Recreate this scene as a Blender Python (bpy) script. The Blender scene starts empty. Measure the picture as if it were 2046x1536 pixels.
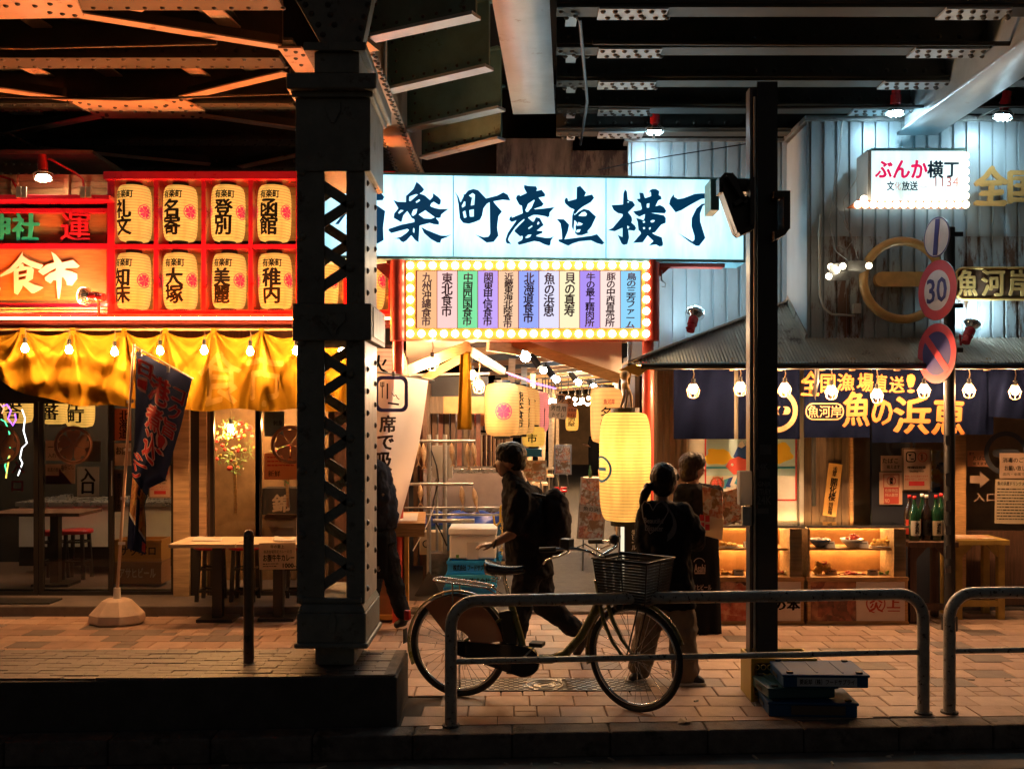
import bpy, bmesh, math, random
from mathutils import Vector, Matrix, noise
random.seed(7)
S = bpy.context.scene
F = 1989.0; HY = 838.0; CX = 1023.0; CH = 1.9      # lens, horizon and eye height measured off the photograph
# ------------------------------------------------------------------ camera, world, exposure
cam_d = bpy.data.cameras.new('camera'); cam = bpy.data.objects.new('camera', cam_d); S.collection.objects.link(cam)
cam.location = (0, 0, CH); cam.rotation_euler = (math.radians(90), 0, 0)
cam_d.sensor_width = 36; cam_d.lens = 35; cam_d.shift_y = (HY-768)/2046; cam_d.clip_start = .05; cam_d.clip_end = 400
S.camera = cam
W_ = bpy.data.worlds.new('World'); S.world = W_; W_.use_nodes = True
nt = W_.node_tree; bg = nt.nodes['Background']
sky = nt.nodes.new('ShaderNodeTexSky'); sky.sky_type = 'NISHITA'; sky.sun_disc = False
sky.sun_elevation = math.radians(-2); sky.sun_rotation = math.radians(200)
nt.links.new(sky.outputs[0], bg.inputs[0]); bg.inputs[1].default_value = .11
S.view_settings.view_transform = 'Standard'; S.view_settings.look = 'None'; S.view_settings.gamma = 1
S.view_settings.exposure = .15; S.view_settings.use_curve_mapping = False
S.cycles.use_denoising = True; S.cycles.max_bounces = 6; S.cycles.diffuse_bounces = 3; S.cycles.glossy_bounces = 3
S.cycles.transparent_max_bounces = 12; S.cycles.sample_clamp_indirect = 4; S.cycles.use_light_tree = True
S.cycles.caustics_reflective = False; S.cycles.caustics_refractive = False
# ------------------------------------------------------------------ helpers
ORG = {}
def w(px, py, Y): return Vector(((px-CX)*Y/F, Y, CH-(py-HY)*Y/F))
def xw(px, Y): return (px-CX)*Y/F
def zw(py, Y): return CH-(py-HY)*Y/F
def gz(px, py, Z=0.0):
    Y = (CH-Z)*F/(py-HY); return Vector(((px-CX)*Y/F, Y, Z))
def R(a): return math.radians(a)
class MB:
    def __init__(s): s.v = []; s.f = []; s.sm = []; s.mi = []
    def add(s, vs, fs, smooth=False, mi=0):
        b = len(s.v); s.v += [tuple(v) for v in vs]
        for f in fs: s.f.append(tuple(i+b for i in f)); s.sm.append(smooth); s.mi.append(mi)
        return s
    def box(s, x0, x1, y0, y1, z0, z1, mi=0):
        return s.add([(x0,y0,z0),(x1,y0,z0),(x1,y1,z0),(x0,y1,z0),(x0,y0,z1),(x1,y0,z1),(x1,y1,z1),(x0,y1,z1)],
            [(0,3,2,1),(4,5,6,7),(0,1,5,4),(1,2,6,5),(2,3,7,6),(3,0,4,7)], False, mi)
    def bp(s, a, b, c, d, Y, t=.03, mi=0):     # box whose front face spans those pixels of the photo at depth Y
        return s.box(xw(min(a,c),Y), xw(max(a,c),Y), Y, Y+t, zw(max(b,d),Y), zw(min(b,d),Y), mi)
    def cyl(s, p, q, r, r2=None, n=12, cap=True, mi=0, smooth=True):
        p = Vector(p); q = Vector(q); r2 = r if r2 is None else r2
        d = (q-p); L = d.length
        if L < 1e-6: return s
        d /= L; a = d.orthogonal().normalized(); b = d.cross(a)
        vs = []
        for c, rr in ((p, r), (q, r2)):
            for i in range(n):
                t = 2*math.pi*i/n; vs.append(c+(a*math.cos(t)+b*math.sin(t))*rr)
        s.add(vs, [(i,(i+1)%n,n+(i+1)%n,n+i) for i in range(n)], smooth, mi)
        if cap: s.add(vs, [tuple(range(n))[::-1], tuple(range(n,2*n))], False, mi)
        return s
    def bar(s, p, q, wd, th, up=(0,0,1), mi=0): # rectangular bar; wd across, th along up
        p = Vector(p); q = Vector(q); d = (q-p).normalized(); up = Vector(up)
        a = d.cross(up)
        if a.length < 1e-4: a = d.orthogonal()
        a.normalize(); b = a.cross(d).normalized()
        vs = [c+a*i*wd/2+b*j*th/2 for c in (p,q) for i,j in ((-1,-1),(1,-1),(1,1),(-1,1))]
        return s.add(vs, [(0,1,2,3),(7,6,5,4),(0,4,5,1),(1,5,6,2),(2,6,7,3),(3,7,4,0)], False, mi)
    def tube(s, pts, r, n=8, mi=0, closed=False, cap=True, ell=1.0):
        pts = [Vector(p) for p in pts]; m = len(pts); rs = r if isinstance(r, (list, tuple)) else [r]*m
        ref = None; vs = []
        for i, p in enumerate(pts):
            if closed: d = pts[(i+1)%m]-pts[i-1]
            else: d = pts[min(i+1,m-1)]-pts[max(i-1,0)]
            d.normalize()
            a = d.orthogonal().normalized() if ref is None else (ref-d*ref.dot(d))
            if a.length < 1e-5: a = d.orthogonal()
            a.normalize(); ref = a; b = d.cross(a)
            for k in range(n):
                t = 2*math.pi*k/n; vs.append(p+(a*math.cos(t)+b*math.sin(t)*ell)*rs[i])
        fs = []
        for i in range(m if closed else m-1):
            for k in range(n):
                fs.append((i*n+k, i*n+(k+1)%n, ((i+1)%m)*n+(k+1)%n, ((i+1)%m)*n+k))
        s.add(vs, fs, True, mi)
        if cap and not closed: s.add(vs, [tuple(range(n))[::-1], tuple(range((m-1)*n, m*n))], False, mi)
        return s
    def lathe(s, prof, c, n=24, mi=0, smooth=True, axis=None, sx=1, sy=1):
        c = Vector(c); vs = []
        M = Matrix.Identity(3) if axis is None else Vector((0,0,1)).rotation_difference(Vector(axis)).to_matrix()
        for r, z in prof:
            for k in range(n):
                t = 2*math.pi*k/n; vs.append(c+M@Vector((r*math.cos(t)*sx, r*math.sin(t)*sy, z)))
        m = len(prof)
        s.add(vs, [(i*n+k, i*n+(k+1)%n, (i+1)*n+(k+1)%n, (i+1)*n+k) for i in range(m-1) for k in range(n)], smooth, mi)
        if prof[0][0] > 1e-4: s.add(vs[:n], [tuple(range(n))[::-1]], False, mi)
        if prof[-1][0] > 1e-4: s.add(vs[-n:], [tuple(range(n))], False, mi)
        return s
    def ball(s, c, r, n=10, m=6, mi=0, sx=1, sy=1, sz=1):
        prof = [(max(1e-5, math.sin(math.pi*i/m))*r, -math.cos(math.pi*i/m)*r*sz) for i in range(m+1)]
        return s.lathe(prof, c, n, mi, True, None, sx, sy)
    def prism(s, poly, y0, y1, mi=0):          # poly = [(x,z)...] in the XZ plane, thickness in Y (triangulated caps)
        n = len(poly)
        from mathutils.geometry import tessellate_polygon
        tris = tessellate_polygon([[Vector((x, z, 0)) for x, z in poly]])
        vs = [(x,y0,z) for x,z in poly]+[(x,y1,z) for x,z in poly]
        s.add(vs, [(i,(i+1)%n,n+(i+1)%n,n+i) for i in range(n)]+[tuple(t) for t in tris]+[tuple(n+i for i in t[::-1]) for t in tris], False, mi)
        return s
    def pp(s, pts, Y, t=.02, mi=0): return s.prism([(xw(a,Y), zw(b,Y)) for a,b in pts], Y, Y+t, mi)
    def grid(s, fn, nu, nv, smooth=True, mi=0, thick=0):
        vs = [fn(i/nu, j/nv) for j in range(nv+1) for i in range(nu+1)]
        fs = [(j*(nu+1)+i, j*(nu+1)+i+1, (j+1)*(nu+1)+i+1, (j+1)*(nu+1)+i) for j in range(nv) for i in range(nu)]
        return s.add(vs, fs, smooth, mi)
    def ring(s, c, r, rt, n=36, m=8, axis=(0,1,0), mi=0, a0=0, a1=360, flat=1.0):
        c = Vector(c); M = Vector((0,0,1)).rotation_difference(Vector(axis)).to_matrix(); full = abs(a1-a0) >= 360
        k = n if full else n+1
        return s.tube([c+M@Vector((r*math.cos(R(a0+(a1-a0)*i/n)), r*math.sin(R(a0+(a1-a0)*i/n)), 0)) for i in range(k)], rt, m, mi, closed=full)
    def xf(s, M, a=0):
        s.v = s.v[:a]+[tuple(M@Vector(v)) for v in s.v[a:]]; return s
    def build(s, name, mat, parent=None, bev=0, sol=0, sub=0, **props):
        me = bpy.data.meshes.new(name); org = ORG.get(parent.name, Vector((0,0,0))) if parent else Vector((0,0,0))
        me.from_pydata([tuple(Vector(v)-org) for v in s.v], [], s.f)
        me.polygons.foreach_set('use_smooth', s.sm); me.polygons.foreach_set('material_index', s.mi)
        for m in (mat if isinstance(mat, (list, tuple)) else [mat]): me.materials.append(m)
        me.validate(); me.update()
        o = bpy.data.objects.new(name, me); S.collection.objects.link(o)
        if parent: o.parent = parent
        ORG[o.name] = org.copy()
        if sol:
            k = o.modifiers.new('s', 'SOLIDIFY'); k.thickness = sol; k.offset = 0
        if sub:
            k = o.modifiers.new('u', 'SUBSURF'); k.levels = sub; k.render_levels = sub
        if bev:
            k = o.modifiers.new('b', 'BEVEL'); k.width = bev; k.segments = 2; k.limit_method = 'ANGLE'; k.angle_limit = R(35)
        for a, b in props.items(): o[a] = b
        return o
def thing(name, loc, label, cat, group=None):
    o = bpy.data.objects.new(name, None); S.collection.objects.link(o); o.location = loc
    o.empty_display_size = .1; ORG[o.name] = Vector(loc); tag(o, label, cat, group); return o
def tag(o, label=None, cat=None, group=None, kind=None):
    if label: o['label'] = label
    if cat: o['category'] = cat
    if group: o['group'] = group
    if kind: o['kind'] = kind
    return o
def struct(o): o['kind'] = 'structure'; return o
KIDS = {}
def kids(o): return [c for c in bpy.data.objects if c.parent == o]
def copy_tree(o, loc, label=None, group=None, rz=None, scale=None):
    def rec(a, par):
        c = a.copy(); S.collection.objects.link(c)
        if par: c.parent = par
        ORG[c.name] = ORG.get(a.name, Vector((0,0,0)))
        for k in kids_of[a.name]: rec(k, c)
        return c
    kids_of = {}
    def gather(a):
        kids_of[a.name] = [c for c in S.collection.objects if c.parent == a]
        for c in kids_of[a.name]: gather(c)
    gather(o)
    c = rec(o, None); c.location = loc
    if label: c['label'] = label
    if group: c['group'] = group
    if rz is not None: c.rotation_euler[2] = rz
    if scale: c.scale = (scale,)*3
    return c
# ------------------------------------------------------------------ materials
MATS = {}
def mat(name, col, rough=.6, metal=0, em=None, es=0, var=0, vs=8, bump=0, bs=40, col2=None, spec=.5, trans=0, coat=0, aniso=None, wear=None, ws=3, wt=.55, alpha=1, sss=0):
    if name in MATS: return MATS[name]
    m = bpy.data.materials.new(name); m.use_nodes = True; n = m.node_tree.nodes; l = m.node_tree.links
    p = n['Principled BSDF']; p.inputs['Base Color'].default_value = (*col, 1); p.inputs['Roughness'].default_value = rough
    p.inputs['Metallic'].default_value = metal; p.inputs['Specular IOR Level'].default_value = spec
    p.inputs['Coat Weight'].default_value = coat; p.inputs['Transmission Weight'].default_value = trans; p.inputs['Alpha'].default_value = alpha
    if em: p.inputs['Emission Color'].default_value = (*em, 1); p.inputs['Emission Strength'].default_value = es
    if var or bump or wear or col2:
        tc = n.new('ShaderNodeTexCoord'); mp = n.new('ShaderNodeMapping'); l.new(tc.outputs['Object'], mp.inputs[0])
        if aniso: mp.inputs['Scale'].default_value = aniso
    cur = None
    if var or col2:
        nz = n.new('ShaderNodeTexNoise'); nz.inputs['Scale'].default_value = vs; nz.inputs['Detail'].default_value = 6; nz.inputs['Roughness'].default_value = .62
        l.new(mp.outputs[0], nz.inputs['Vector']); rp = n.new('ShaderNodeValToRGB'); rp.color_ramp.elements[0].position = .33; rp.color_ramp.elements[1].position = .68
        c2 = col2 or tuple(min(1, c*(1+var)) for c in col); c1 = col if col2 else tuple(c*(1-var) for c in col)
        rp.color_ramp.elements[0].color = (*c1, 1); rp.color_ramp.elements[1].color = (*c2, 1)
        l.new(nz.outputs[0], rp.inputs[0]); cur = rp.outputs[0]
        rr = n.new('ShaderNodeMapRange'); rr.inputs[3].default_value = max(.05, rough-.12); rr.inputs[4].default_value = min(1, rough+.12)
        l.new(nz.outputs[0], rr.inputs[0]); l.new(rr.outputs[0], p.inputs['Roughness'])
    if wear:
        n2 = n.new('ShaderNodeTexNoise'); n2.inputs['Scale'].default_value = ws; n2.inputs['Detail'].default_value = 9; n2.inputs['Roughness'].default_value = .7
        l.new(mp.outputs[0], n2.inputs['Vector']); r2 = n.new('ShaderNodeValToRGB'); r2.color_ramp.elements[0].position = wt; r2.color_ramp.elements[1].position = wt+.07
        l.new(n2.outputs[0], r2.inputs[0]); mx = n.new('ShaderNodeMix'); mx.data_type = 'RGBA'
        l.new(r2.outputs[0], mx.inputs[0]); mx.inputs[7].default_value = (*wear, 1)
        if cur: l.new(cur, mx.inputs[6])
        else: mx.inputs[6].default_value = (*col, 1)
        cur = mx.outputs[2]
    if cur: l.new(cur, p.inputs['Base Color'])
    if bump:
        n3 = n.new('ShaderNodeTexNoise'); n3.inputs['Scale'].default_value = bs; n3.inputs['Detail'].default_value = 5
        l.new(mp.outputs[0], n3.inputs['Vector']); bn = n.new('ShaderNodeBump'); bn.inputs['Strength'].default_value = min(1, bump); bn.inputs['Distance'].default_value = .01
        l.new(n3.outputs[0], bn.inputs['Height']); l.new(bn.outputs[0], p.inputs['Normal'])
    MATS[name] = m; return m
def paper_lit(name, col, es, tr=.5, tcol=None):      # lit paper: light bulb inside plus the glow of the whole skin
    m = bpy.data.materials.new(name); m.use_nodes = True; n = m.node_tree.nodes; l = m.node_tree.links; n.clear()
    out = n.new('ShaderNodeOutputMaterial'); e = n.new('ShaderNodeEmission'); e.inputs[0].default_value = (*col, 1); e.inputs[1].default_value = es
    t = n.new('ShaderNodeBsdfTranslucent'); t.inputs[0].default_value = (*(tcol or col), 1); d = n.new('ShaderNodeBsdfDiffuse'); d.inputs[0].default_value = (.5,.36,.15,1)
    mx = n.new('ShaderNodeMixShader'); mx.inputs[0].default_value = tr; ad = n.new('ShaderNodeAddShader')
    l.new(d.outputs[0], mx.inputs[1]); l.new(t.outputs[0], mx.inputs[2]); l.new(mx.outputs[0], ad.inputs[0]); l.new(e.outputs[0], ad.inputs[1]); l.new(ad.outputs[0], out.inputs[0])
    tc = n.new('ShaderNodeTexCoord'); mp = n.new('ShaderNodeMapping'); mp.inputs['Scale'].default_value = (3.5,3.5,.8); nz = n.new('ShaderNodeTexNoise'); nz.inputs['Scale'].default_value = 2.2; nz.inputs['Detail'].default_value = 7
    rp = n.new('ShaderNodeValToRGB'); rp.color_ramp.elements[0].position = .30; rp.color_ramp.elements[0].color = (.66,.70,.66,1); rp.color_ramp.elements[1].position = .56   # grimy paper passes less light
    l.new(tc.outputs['Object'], mp.inputs[0]); l.new(mp.outputs[0], nz.inputs['Vector']); l.new(nz.outputs[0], rp.inputs[0])
    for sh in (e, t):
        q = n.new('ShaderNodeMix'); q.data_type = 'RGBA'; q.blend_type = 'MULTIPLY'; q.inputs[0].default_value = 1; q.inputs[6].default_value = sh.inputs[0].default_value; l.new(rp.outputs[0], q.inputs[7]); l.new(q.outputs[2], sh.inputs[0])
    return m
def cloth_mat(name, col, tr=.35, var=.28):
    m = bpy.data.materials.new(name); m.use_nodes = True; n = m.node_tree.nodes; l = m.node_tree.links; n.clear()
    out = n.new('ShaderNodeOutputMaterial'); t = n.new('ShaderNodeBsdfTranslucent'); d = n.new('ShaderNodeBsdfDiffuse')
    tc = n.new('ShaderNodeTexCoord'); nz = n.new('ShaderNodeTexNoise'); nz.inputs['Scale'].default_value = 5; l.new(tc.outputs['Object'], nz.inputs['Vector'])
    rp = n.new('ShaderNodeValToRGB'); rp.color_ramp.elements[0].color = (*[c*(1-var) for c in col], 1); rp.color_ramp.elements[1].color = (*[min(1,c*(1+var)) for c in col], 1)
    l.new(nz.outputs[0], rp.inputs[0]); l.new(rp.outputs[0], t.inputs[0]); l.new(rp.outputs[0], d.inputs[0])
    wv = n.new('ShaderNodeTexNoise'); wv.inputs['Scale'].default_value = 300; l.new(tc.outputs['Object'], wv.inputs['Vector'])
    bn = n.new('ShaderNodeBump'); bn.inputs['Strength'].default_value = .3; bn.inputs['Distance'].default_value = .003; l.new(wv.outputs[0], bn.inputs['Height']); l.new(bn.outputs[0], d.inputs['Normal'])
    mx = n.new('ShaderNodeMixShader'); mx.inputs[0].default_value = tr; l.new(d.outputs[0], mx.inputs[1]); l.new(t.outputs[0], mx.inputs[2]); l.new(mx.outputs[0], out.inputs[0])
    return m
def glass_mat(name, tint=(.9,.93,.95), refl=.06, rough=.02):
    m = bpy.data.materials.new(name); m.use_nodes = True; n = m.node_tree.nodes; l = m.node_tree.links; n.clear()
    out = n.new('ShaderNodeOutputMaterial'); t = n.new('ShaderNodeBsdfTransparent'); t.inputs[0].default_value = (*tint, 1)
    g = n.new('ShaderNodeBsdfGlossy'); g.inputs[1].default_value = rough; fr = n.new('ShaderNodeFresnel'); fr.inputs[0].default_value = 1.45
    mx = n.new('ShaderNodeMixShader'); l.new(fr.outputs[0], mx.inputs[0]); l.new(t.outputs[0], mx.inputs[1]); l.new(g.outputs[0], mx.inputs[2]); l.new(mx.outputs[0], out.inputs[0])
    return m
def emit(name, col, es):
    if name in MATS: return MATS[name]
    m = bpy.data.materials.new(name); m.use_nodes = True; n = m.node_tree.nodes; l = m.node_tree.links; n.clear()
    out = n.new('ShaderNodeOutputMaterial'); e = n.new('ShaderNodeEmission'); e.inputs[0].default_value = (*col, 1); e.inputs[1].default_value = es
    l.new(e.outputs[0], out.inputs[0]); MATS[name] = m; return m
def photo_mat(name, cols, scale=14, rough=.35, em=0):  # printed food picture: patches of food colours
    m = bpy.data.materials.new(name); m.use_nodes = True; n = m.node_tree.nodes; l = m.node_tree.links; p = n['Principled BSDF']
    tc = n.new('ShaderNodeTexCoord'); v = n.new('ShaderNodeTexVoronoi'); v.inputs['Scale'].default_value = scale
    nz = n.new('ShaderNodeTexNoise'); nz.inputs['Scale'].default_value = scale*1.3; nz.inputs['Detail'].default_value = 5
    l.new(tc.outputs['Object'], nz.inputs['Vector'])
    mxv = n.new('ShaderNodeMix'); mxv.data_type = 'RGBA'; mxv.inputs[0].default_value = .12; l.new(tc.outputs['Object'], mxv.inputs[6]); l.new(nz.outputs[1], mxv.inputs[7]); l.new(mxv.outputs[2], v.inputs['Vector'])
    rp = n.new('ShaderNodeValToRGB'); e = rp.color_ramp.elements
    while len(e) < len(cols): e.new(.5)
    for i, c in enumerate(cols): e[i].position = i/(len(cols)); e[i].color = (*c, 1)
    sp = n.new('ShaderNodeSeparateColor'); l.new(v.outputs['Color'], sp.inputs[0])
    mt = n.new('ShaderNodeMath'); mt.operation = 'MULTIPLY_ADD'; l.new(nz.outputs[0], mt.inputs[0]); mt.inputs[1].default_value = .9; 
    m2 = n.new('ShaderNodeMath'); m2.operation = 'MULTIPLY_ADD'; l.new(sp.outputs[0], m2.inputs[0]); m2.inputs[1].default_value = .8; m2.inputs[2].default_value = -.35
    l.new(m2.outputs[0], mt.inputs[2]); l.new(mt.outputs[0], rp.inputs[0]); l.new(rp.outputs[0], p.inputs['Base Color']); p.inputs['Roughness'].default_value = rough
    if em: l.new(rp.outputs[0], p.inputs['Emission Color']); p.inputs['Emission Strength'].default_value = em
    return m
# ------------------------------------------------------------------ lettering
TC = {}
def glyphs(txt, bold=0, vertical=False, sp=1.0):
    key = (txt, bold, vertical, sp)
    if key in TC: return TC[key]
    c = bpy.data.curves.new('t', 'FONT'); c.body = '\n'.join(txt) if vertical else txt; c.align_x = 'CENTER'; c.size = 1
    c.resolution_u = 2; c.space_line = .86*sp if vertical else sp; c.fill_mode = 'FRONT'
    o = bpy.data.objects.new('t', c); me = bpy.data.meshes.new_from_object(o)
    vs = [tuple(v.co[:2]) for v in me.vertices]; fs = [tuple(p.vertices) for p in me.polygons]
    bpy.data.objects.remove(o); bpy.data.curves.remove(c); bpy.data.meshes.remove(me)
    TC[key] = (vs, fs); return TC[key]
def brushy(vs, amt, seed):
    out = []
    for x, y in vs:
        n1 = noise.noise_vector((x*2.2+seed, y*2.2, seed*3.1)); n2 = noise.noise_vector((x*6+seed, y*6, 7+seed))
        out.append((x+amt*(n1[0]*.7+n2[0]*.3)+y*.06*amt*8, y+amt*(n1[1]*.7+n2[1]*.3)+x*.0))
    return out
def lett(mb, txt, x0, x1, z0, z1, Y, bold=0, vertical=False, depth=.004, brush=0, wrap=None, sp=1.0, mi=0, maxe=None):
    """text fitted to a rectangle in the XZ plane facing -Y at depth Y (or bent by wrap(u, v) with u, v in metres)"""
    vs, fs = glyphs(txt, bold, vertical, sp)
    if not vs: return mb
    if brush: vs = brushy(vs, brush, len(txt)*1.7+ord(txt[0])%13)
    ax = min(v[0] for v in vs); bx = max(v[0] for v in vs); ay = min(v[1] for v in vs); by = max(v[1] for v in vs)
    P = [(x0+(v[0]-ax)/(bx-ax+1e-9)*(x1-x0), z0+(v[1]-ay)/(by-ay+1e-9)*(z1-z0)) for v in vs]
    if wrap or maxe:
        bm = bmesh.new(); bv = [bm.verts.new((p[0], p[1], 0)) for p in P]
        for f in fs:
            try: bm.faces.new([bv[i] for i in f])
            except ValueError: pass
        lim = maxe or .03
        for _ in range(4):
            es = [e for e in bm.edges if e.calc_length() > lim]
            if not es: break
            bmesh.ops.subdivide_edges(bm, edges=es, cuts=1, use_grid_fill=False)
            bmesh.ops.triangulate(bm, faces=[f for f in bm.faces if len(f.verts) > 3])
        bm.verts.index_update(); P = [(v.co.x, v.co.y) for v in bm.verts]; fs = [tuple(v.index for v in f.verts) for f in bm.faces]; bm.free()
    if bold:                                          # heavier strokes: the outline laid again a hair to each side
        cw = (x1-x0)/max(1e-6, bx-ax); ch = (z1-z0)/max(1e-6, by-ay)
        for k, (dx, dz) in enumerate(((bold, 0), (-bold, 0), (0, bold*.7), (0, -bold*.7), (bold*.7, bold*.5), (-bold*.7, -bold*.5))):
            Q = [(p[0]+dx*cw, p[1]+dz*ch) for p in P]; e = .0003*(k+1)
            if wrap: mb.add([Vector(wrap(*p))+Vector((0, e, 0)) for p in Q], fs, False, mi)
            else: mb.add([(p[0], Y-depth+e, p[1]) for p in Q], fs, False, mi)
    if wrap: return mb.add([wrap(*p) for p in P], fs, False, mi)
    b = mb.add([(p[0], Y-depth, p[1]) for p in P], fs, False, mi)
    if depth > .008:                                  # raised letters get real sides
        from collections import Counter
        ec = Counter()
        for f in fs:
            for i in range(len(f)): ec[tuple(sorted((f[i], f[(i+1)%len(f)])))] += 1
        ed = [e for e, k in ec.items() if k == 1]
        n = len(P); mb.add([(p[0], Y-depth, p[1]) for p in P]+[(p[0], Y, p[1]) for p in P], [(a, b_, n+b_, n+a) for a, b_ in ed], False, mi)
    return b
def lp(mb, txt, a, b, c, d, Y, **k):                 # same, rectangle given in photo pixels
    return lett(mb, txt, xw(a,Y), xw(c,Y), zw(d,Y), zw(b,Y), Y, **k)

def traced(mb, comps, ox, oy, sc_, Y, depth=.006, mi=0):   # hand-drawn brush characters: outlines with holes, in the sign's own plane
    from mathutils.geometry import tessellate_polygon
    for c in comps:
        Yf = Y if callable(Y) else (lambda p: Y)
        loops = [[Vector((ox+x/sc_, -(oy+y/sc_), 0)) for x, y in lp_] for lp_ in c]
        tr = tessellate_polygon(loops); fl = [v for lp_ in loops for v in lp_]
        mb.add([w(v.x, -v.y, Yf(v.x))+Vector((0,-depth,0)) for v in fl], [tuple(t) for t in tr], False, mi)
    return mb
# ------------------------------------------------------------------ shared materials
M_asph = mat('asphalt', (.045,.045,.048), .8, var=.35, vs=14, bump=.7, bs=180)
M_lane = mat('alley_asphalt', (.09,.085,.08), .75, var=.3, vs=9, bump=.8, bs=150)
M_kerb = mat('kerb_concrete', (.12,.10,.09), .8, var=.4, vs=9, bump=.7, bs=70, wear=(.04,.035,.03), ws=4)
M_pav = mat('paver_tan', (.36,.235,.175), .58, var=.2, vs=5, bump=.5, bs=120, wear=(.20,.14,.11), ws=3, wt=.60)
M_pav2 = mat('paver_light', (.43,.295,.225), .58, var=.18, vs=5, bump=.5, bs=120, wear=(.24,.17,.13), ws=3.4, wt=.62)
M_pavd = mat('paver_dark', (.19,.15,.13), .6, var=.2, vs=8, bump=.35, bs=160)
M_joint = mat('joint_sand', (.05,.042,.038), .95)
M_brick = mat('platform_brick', (.12,.095,.085), .42, var=.3, vs=20, bump=.4, bs=120)
M_plat = mat('platform_concrete', (.06,.055,.052), .85, var=.35, vs=4, bump=.5, bs=60)
M_steel = mat('viaduct_paint_orange_lit', (.56,.41,.31), .38, metal=.0, var=.16, vs=3, bump=.25, bs=30, wear=(.25,.13,.07), ws=5, wt=.6, spec=.6)  # left bay: orange lamplight tinted into the base colour, rust wear on top
M_steelR = mat('viaduct_paint_cyan_lit', (.38,.44,.48), .33, var=.18, vs=2.5, bump=.2, bs=24, wear=(.16,.13,.11), ws=4, wt=.62, spec=.7)  # right bay: cyan highlights tinted into the base colour
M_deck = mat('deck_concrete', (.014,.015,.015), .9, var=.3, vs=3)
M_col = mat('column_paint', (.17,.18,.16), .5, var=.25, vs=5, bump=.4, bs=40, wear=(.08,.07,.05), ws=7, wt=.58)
M_riv = mat('rivet_paint_shaded', (.06,.055,.05), .45, var=.2)  # darkness of the heads under grazing light put into their colour
M_black = mat('black_paint', (.018,.018,.02), .45, var=.2, vs=10)
M_dark = mat('dark_frame', (.02,.016,.014), .4)
M_red = mat('red_lacquer', (.42,.008,.035), .3, var=.12, vs=5, coat=.3)
M_redp = mat('red_post', (.50,.05,.03), .35, var=.15, vs=6, coat=.2)
M_redlamp = mat('red_enamel', (.5,.015,.02), .25, coat=.5)
M_wood = mat('warm_wood', (.45,.25,.10), .5, var=.28, vs=7, aniso=(1,6,9), bump=.3, bs=30)
M_woodb = mat('pale_boards', (.50,.34,.18), .6, var=.3, vs=4, aniso=(.6,5,8), bump=.3, bs=30)
M_woodd = mat('dark_wood', (.10,.05,.03), .5, var=.4, vs=6, aniso=(9,5,.7), bump=.3, bs=30)
M_brownw = mat('brown_wall', (.13,.085,.05), .6, var=.3, vs=5, aniso=(9,5,.7), bump=.25)
M_ply = mat('plywood', (.55,.42,.28), .6, var=.2, vs=4, aniso=(1,5,8))
M_white = mat('white_plastic', (.78,.76,.72), .35, var=.05)
M_steelb = mat('stainless', (.55,.55,.55), .28, metal=.9, var=.1, vs=12)
M_galv = mat('galvanised', (.42,.42,.40), .4, metal=.7, var=.2, vs=14)
M_rail = mat('chipped_rail_paint', (.36,.33,.29), .38, var=.2, vs=12, wear=(.03,.02,.015), ws=34, wt=.565, bump=.35, bs=60, metal=.2)
M_rub = mat('black_rubber', (.014,.014,.014), .65, var=.3, vs=30)
M_blk = mat('matt_black', (.012,.012,.013), .55)
M_paper = cloth_mat('white_paper', (.74,.68,.60), .4, .05)
M_cream = cloth_mat('cream_paper', (.70,.57,.40), .4, .08)
M_ink = mat('black_ink', (.006,.005,.005), .7, spec=.15)
M_redink = mat('red_ink', (.55,.03,.03), .6)
M_gold = mat('gold_letter', (.68,.38,.12), .35, metal=.1, var=.2, vs=6, coat=.3)
M_navy = cloth_mat('navy_cloth', (.003,.0045,.014), .1)
M_yel = cloth_mat('yellow_cloth', (.25,.135,.010), .2)
M_yelp = cloth_mat('pale_yellow_print', (.33,.20,.04), .2)
M_wcl = cloth_mat('white_cloth', (.88,.84,.80), .45, .04)
M_glass = glass_mat('window_glass'); M_vit = glass_mat('showcase_glass', (.95,.95,.95))
M_bulb = emit('bulb_glow', (1,.47,.17), 1000)
M_bulbc = emit('cool_bulb_glow', (.56,.86,1), 175)
M_skin = mat('skin', (.23,.125,.08), .5, sss=.1)
M_hair = mat('black_hair', (.008,.006,.006), .5, spec=.2, bump=.9, bs=45, aniso=(1,1,.25))
M_blue = mat('blue_crate', (.015,.36,.92), .4, var=.12)
M_tealp = mat('teal_panel', (.06,.25,.28), .5)

# ------------------------------------------------------------------ ground
KS = .055                                              # the kerb line runs slightly away from the camera to the right
def ky(x, y0=5.98): return y0+KS*(x+1.0)
def sheet(name, m, pts, z, **k):
    return struct(MB().add([(x,y,z) for x,y in pts], [tuple(range(len(pts)))]).build(name, m))
sheet('road', M_asph, [(-60,-40),(60,-40),(60,ky(60)),(-60,ky(-60))], -.155)
gut = MB(); gut.add([(x, ky(x)-dy, z) for x, dy, z in ((-9,.34,-.150),(9,.34,-.150),(9,.02,-.145),(-9,.02,-.145))], [(0,1,2,3)])
struct(gut.build('gutter', mat('gutter_concrete', (.13,.12,.11), .8, var=.3, vs=6, bump=.4)))
sheet('ground', M_joint, [(-60,ky(-60)+.1),(60,ky(60)+.1),(60,60),(-60,60)], -.03)
kerb = struct(MB().add([(-9,ky(-9)+.02,-.16),(9,ky(9)+.02,-.16),(9,ky(9)+.17,-.16),(-9,ky(-9)+.17,-.16),(-9,ky(-9)+.02,-.012),(9,ky(9)+.02,-.012),(9,ky(9)+.17,-.012),(-9,ky(-9)+.17,-.012)],
    [(0,3,2,1),(4,5,6,7),(0,1,5,4),(1,2,6,5),(2,3,7,6),(3,0,4,7)]).build('kerb', M_joint))
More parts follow.
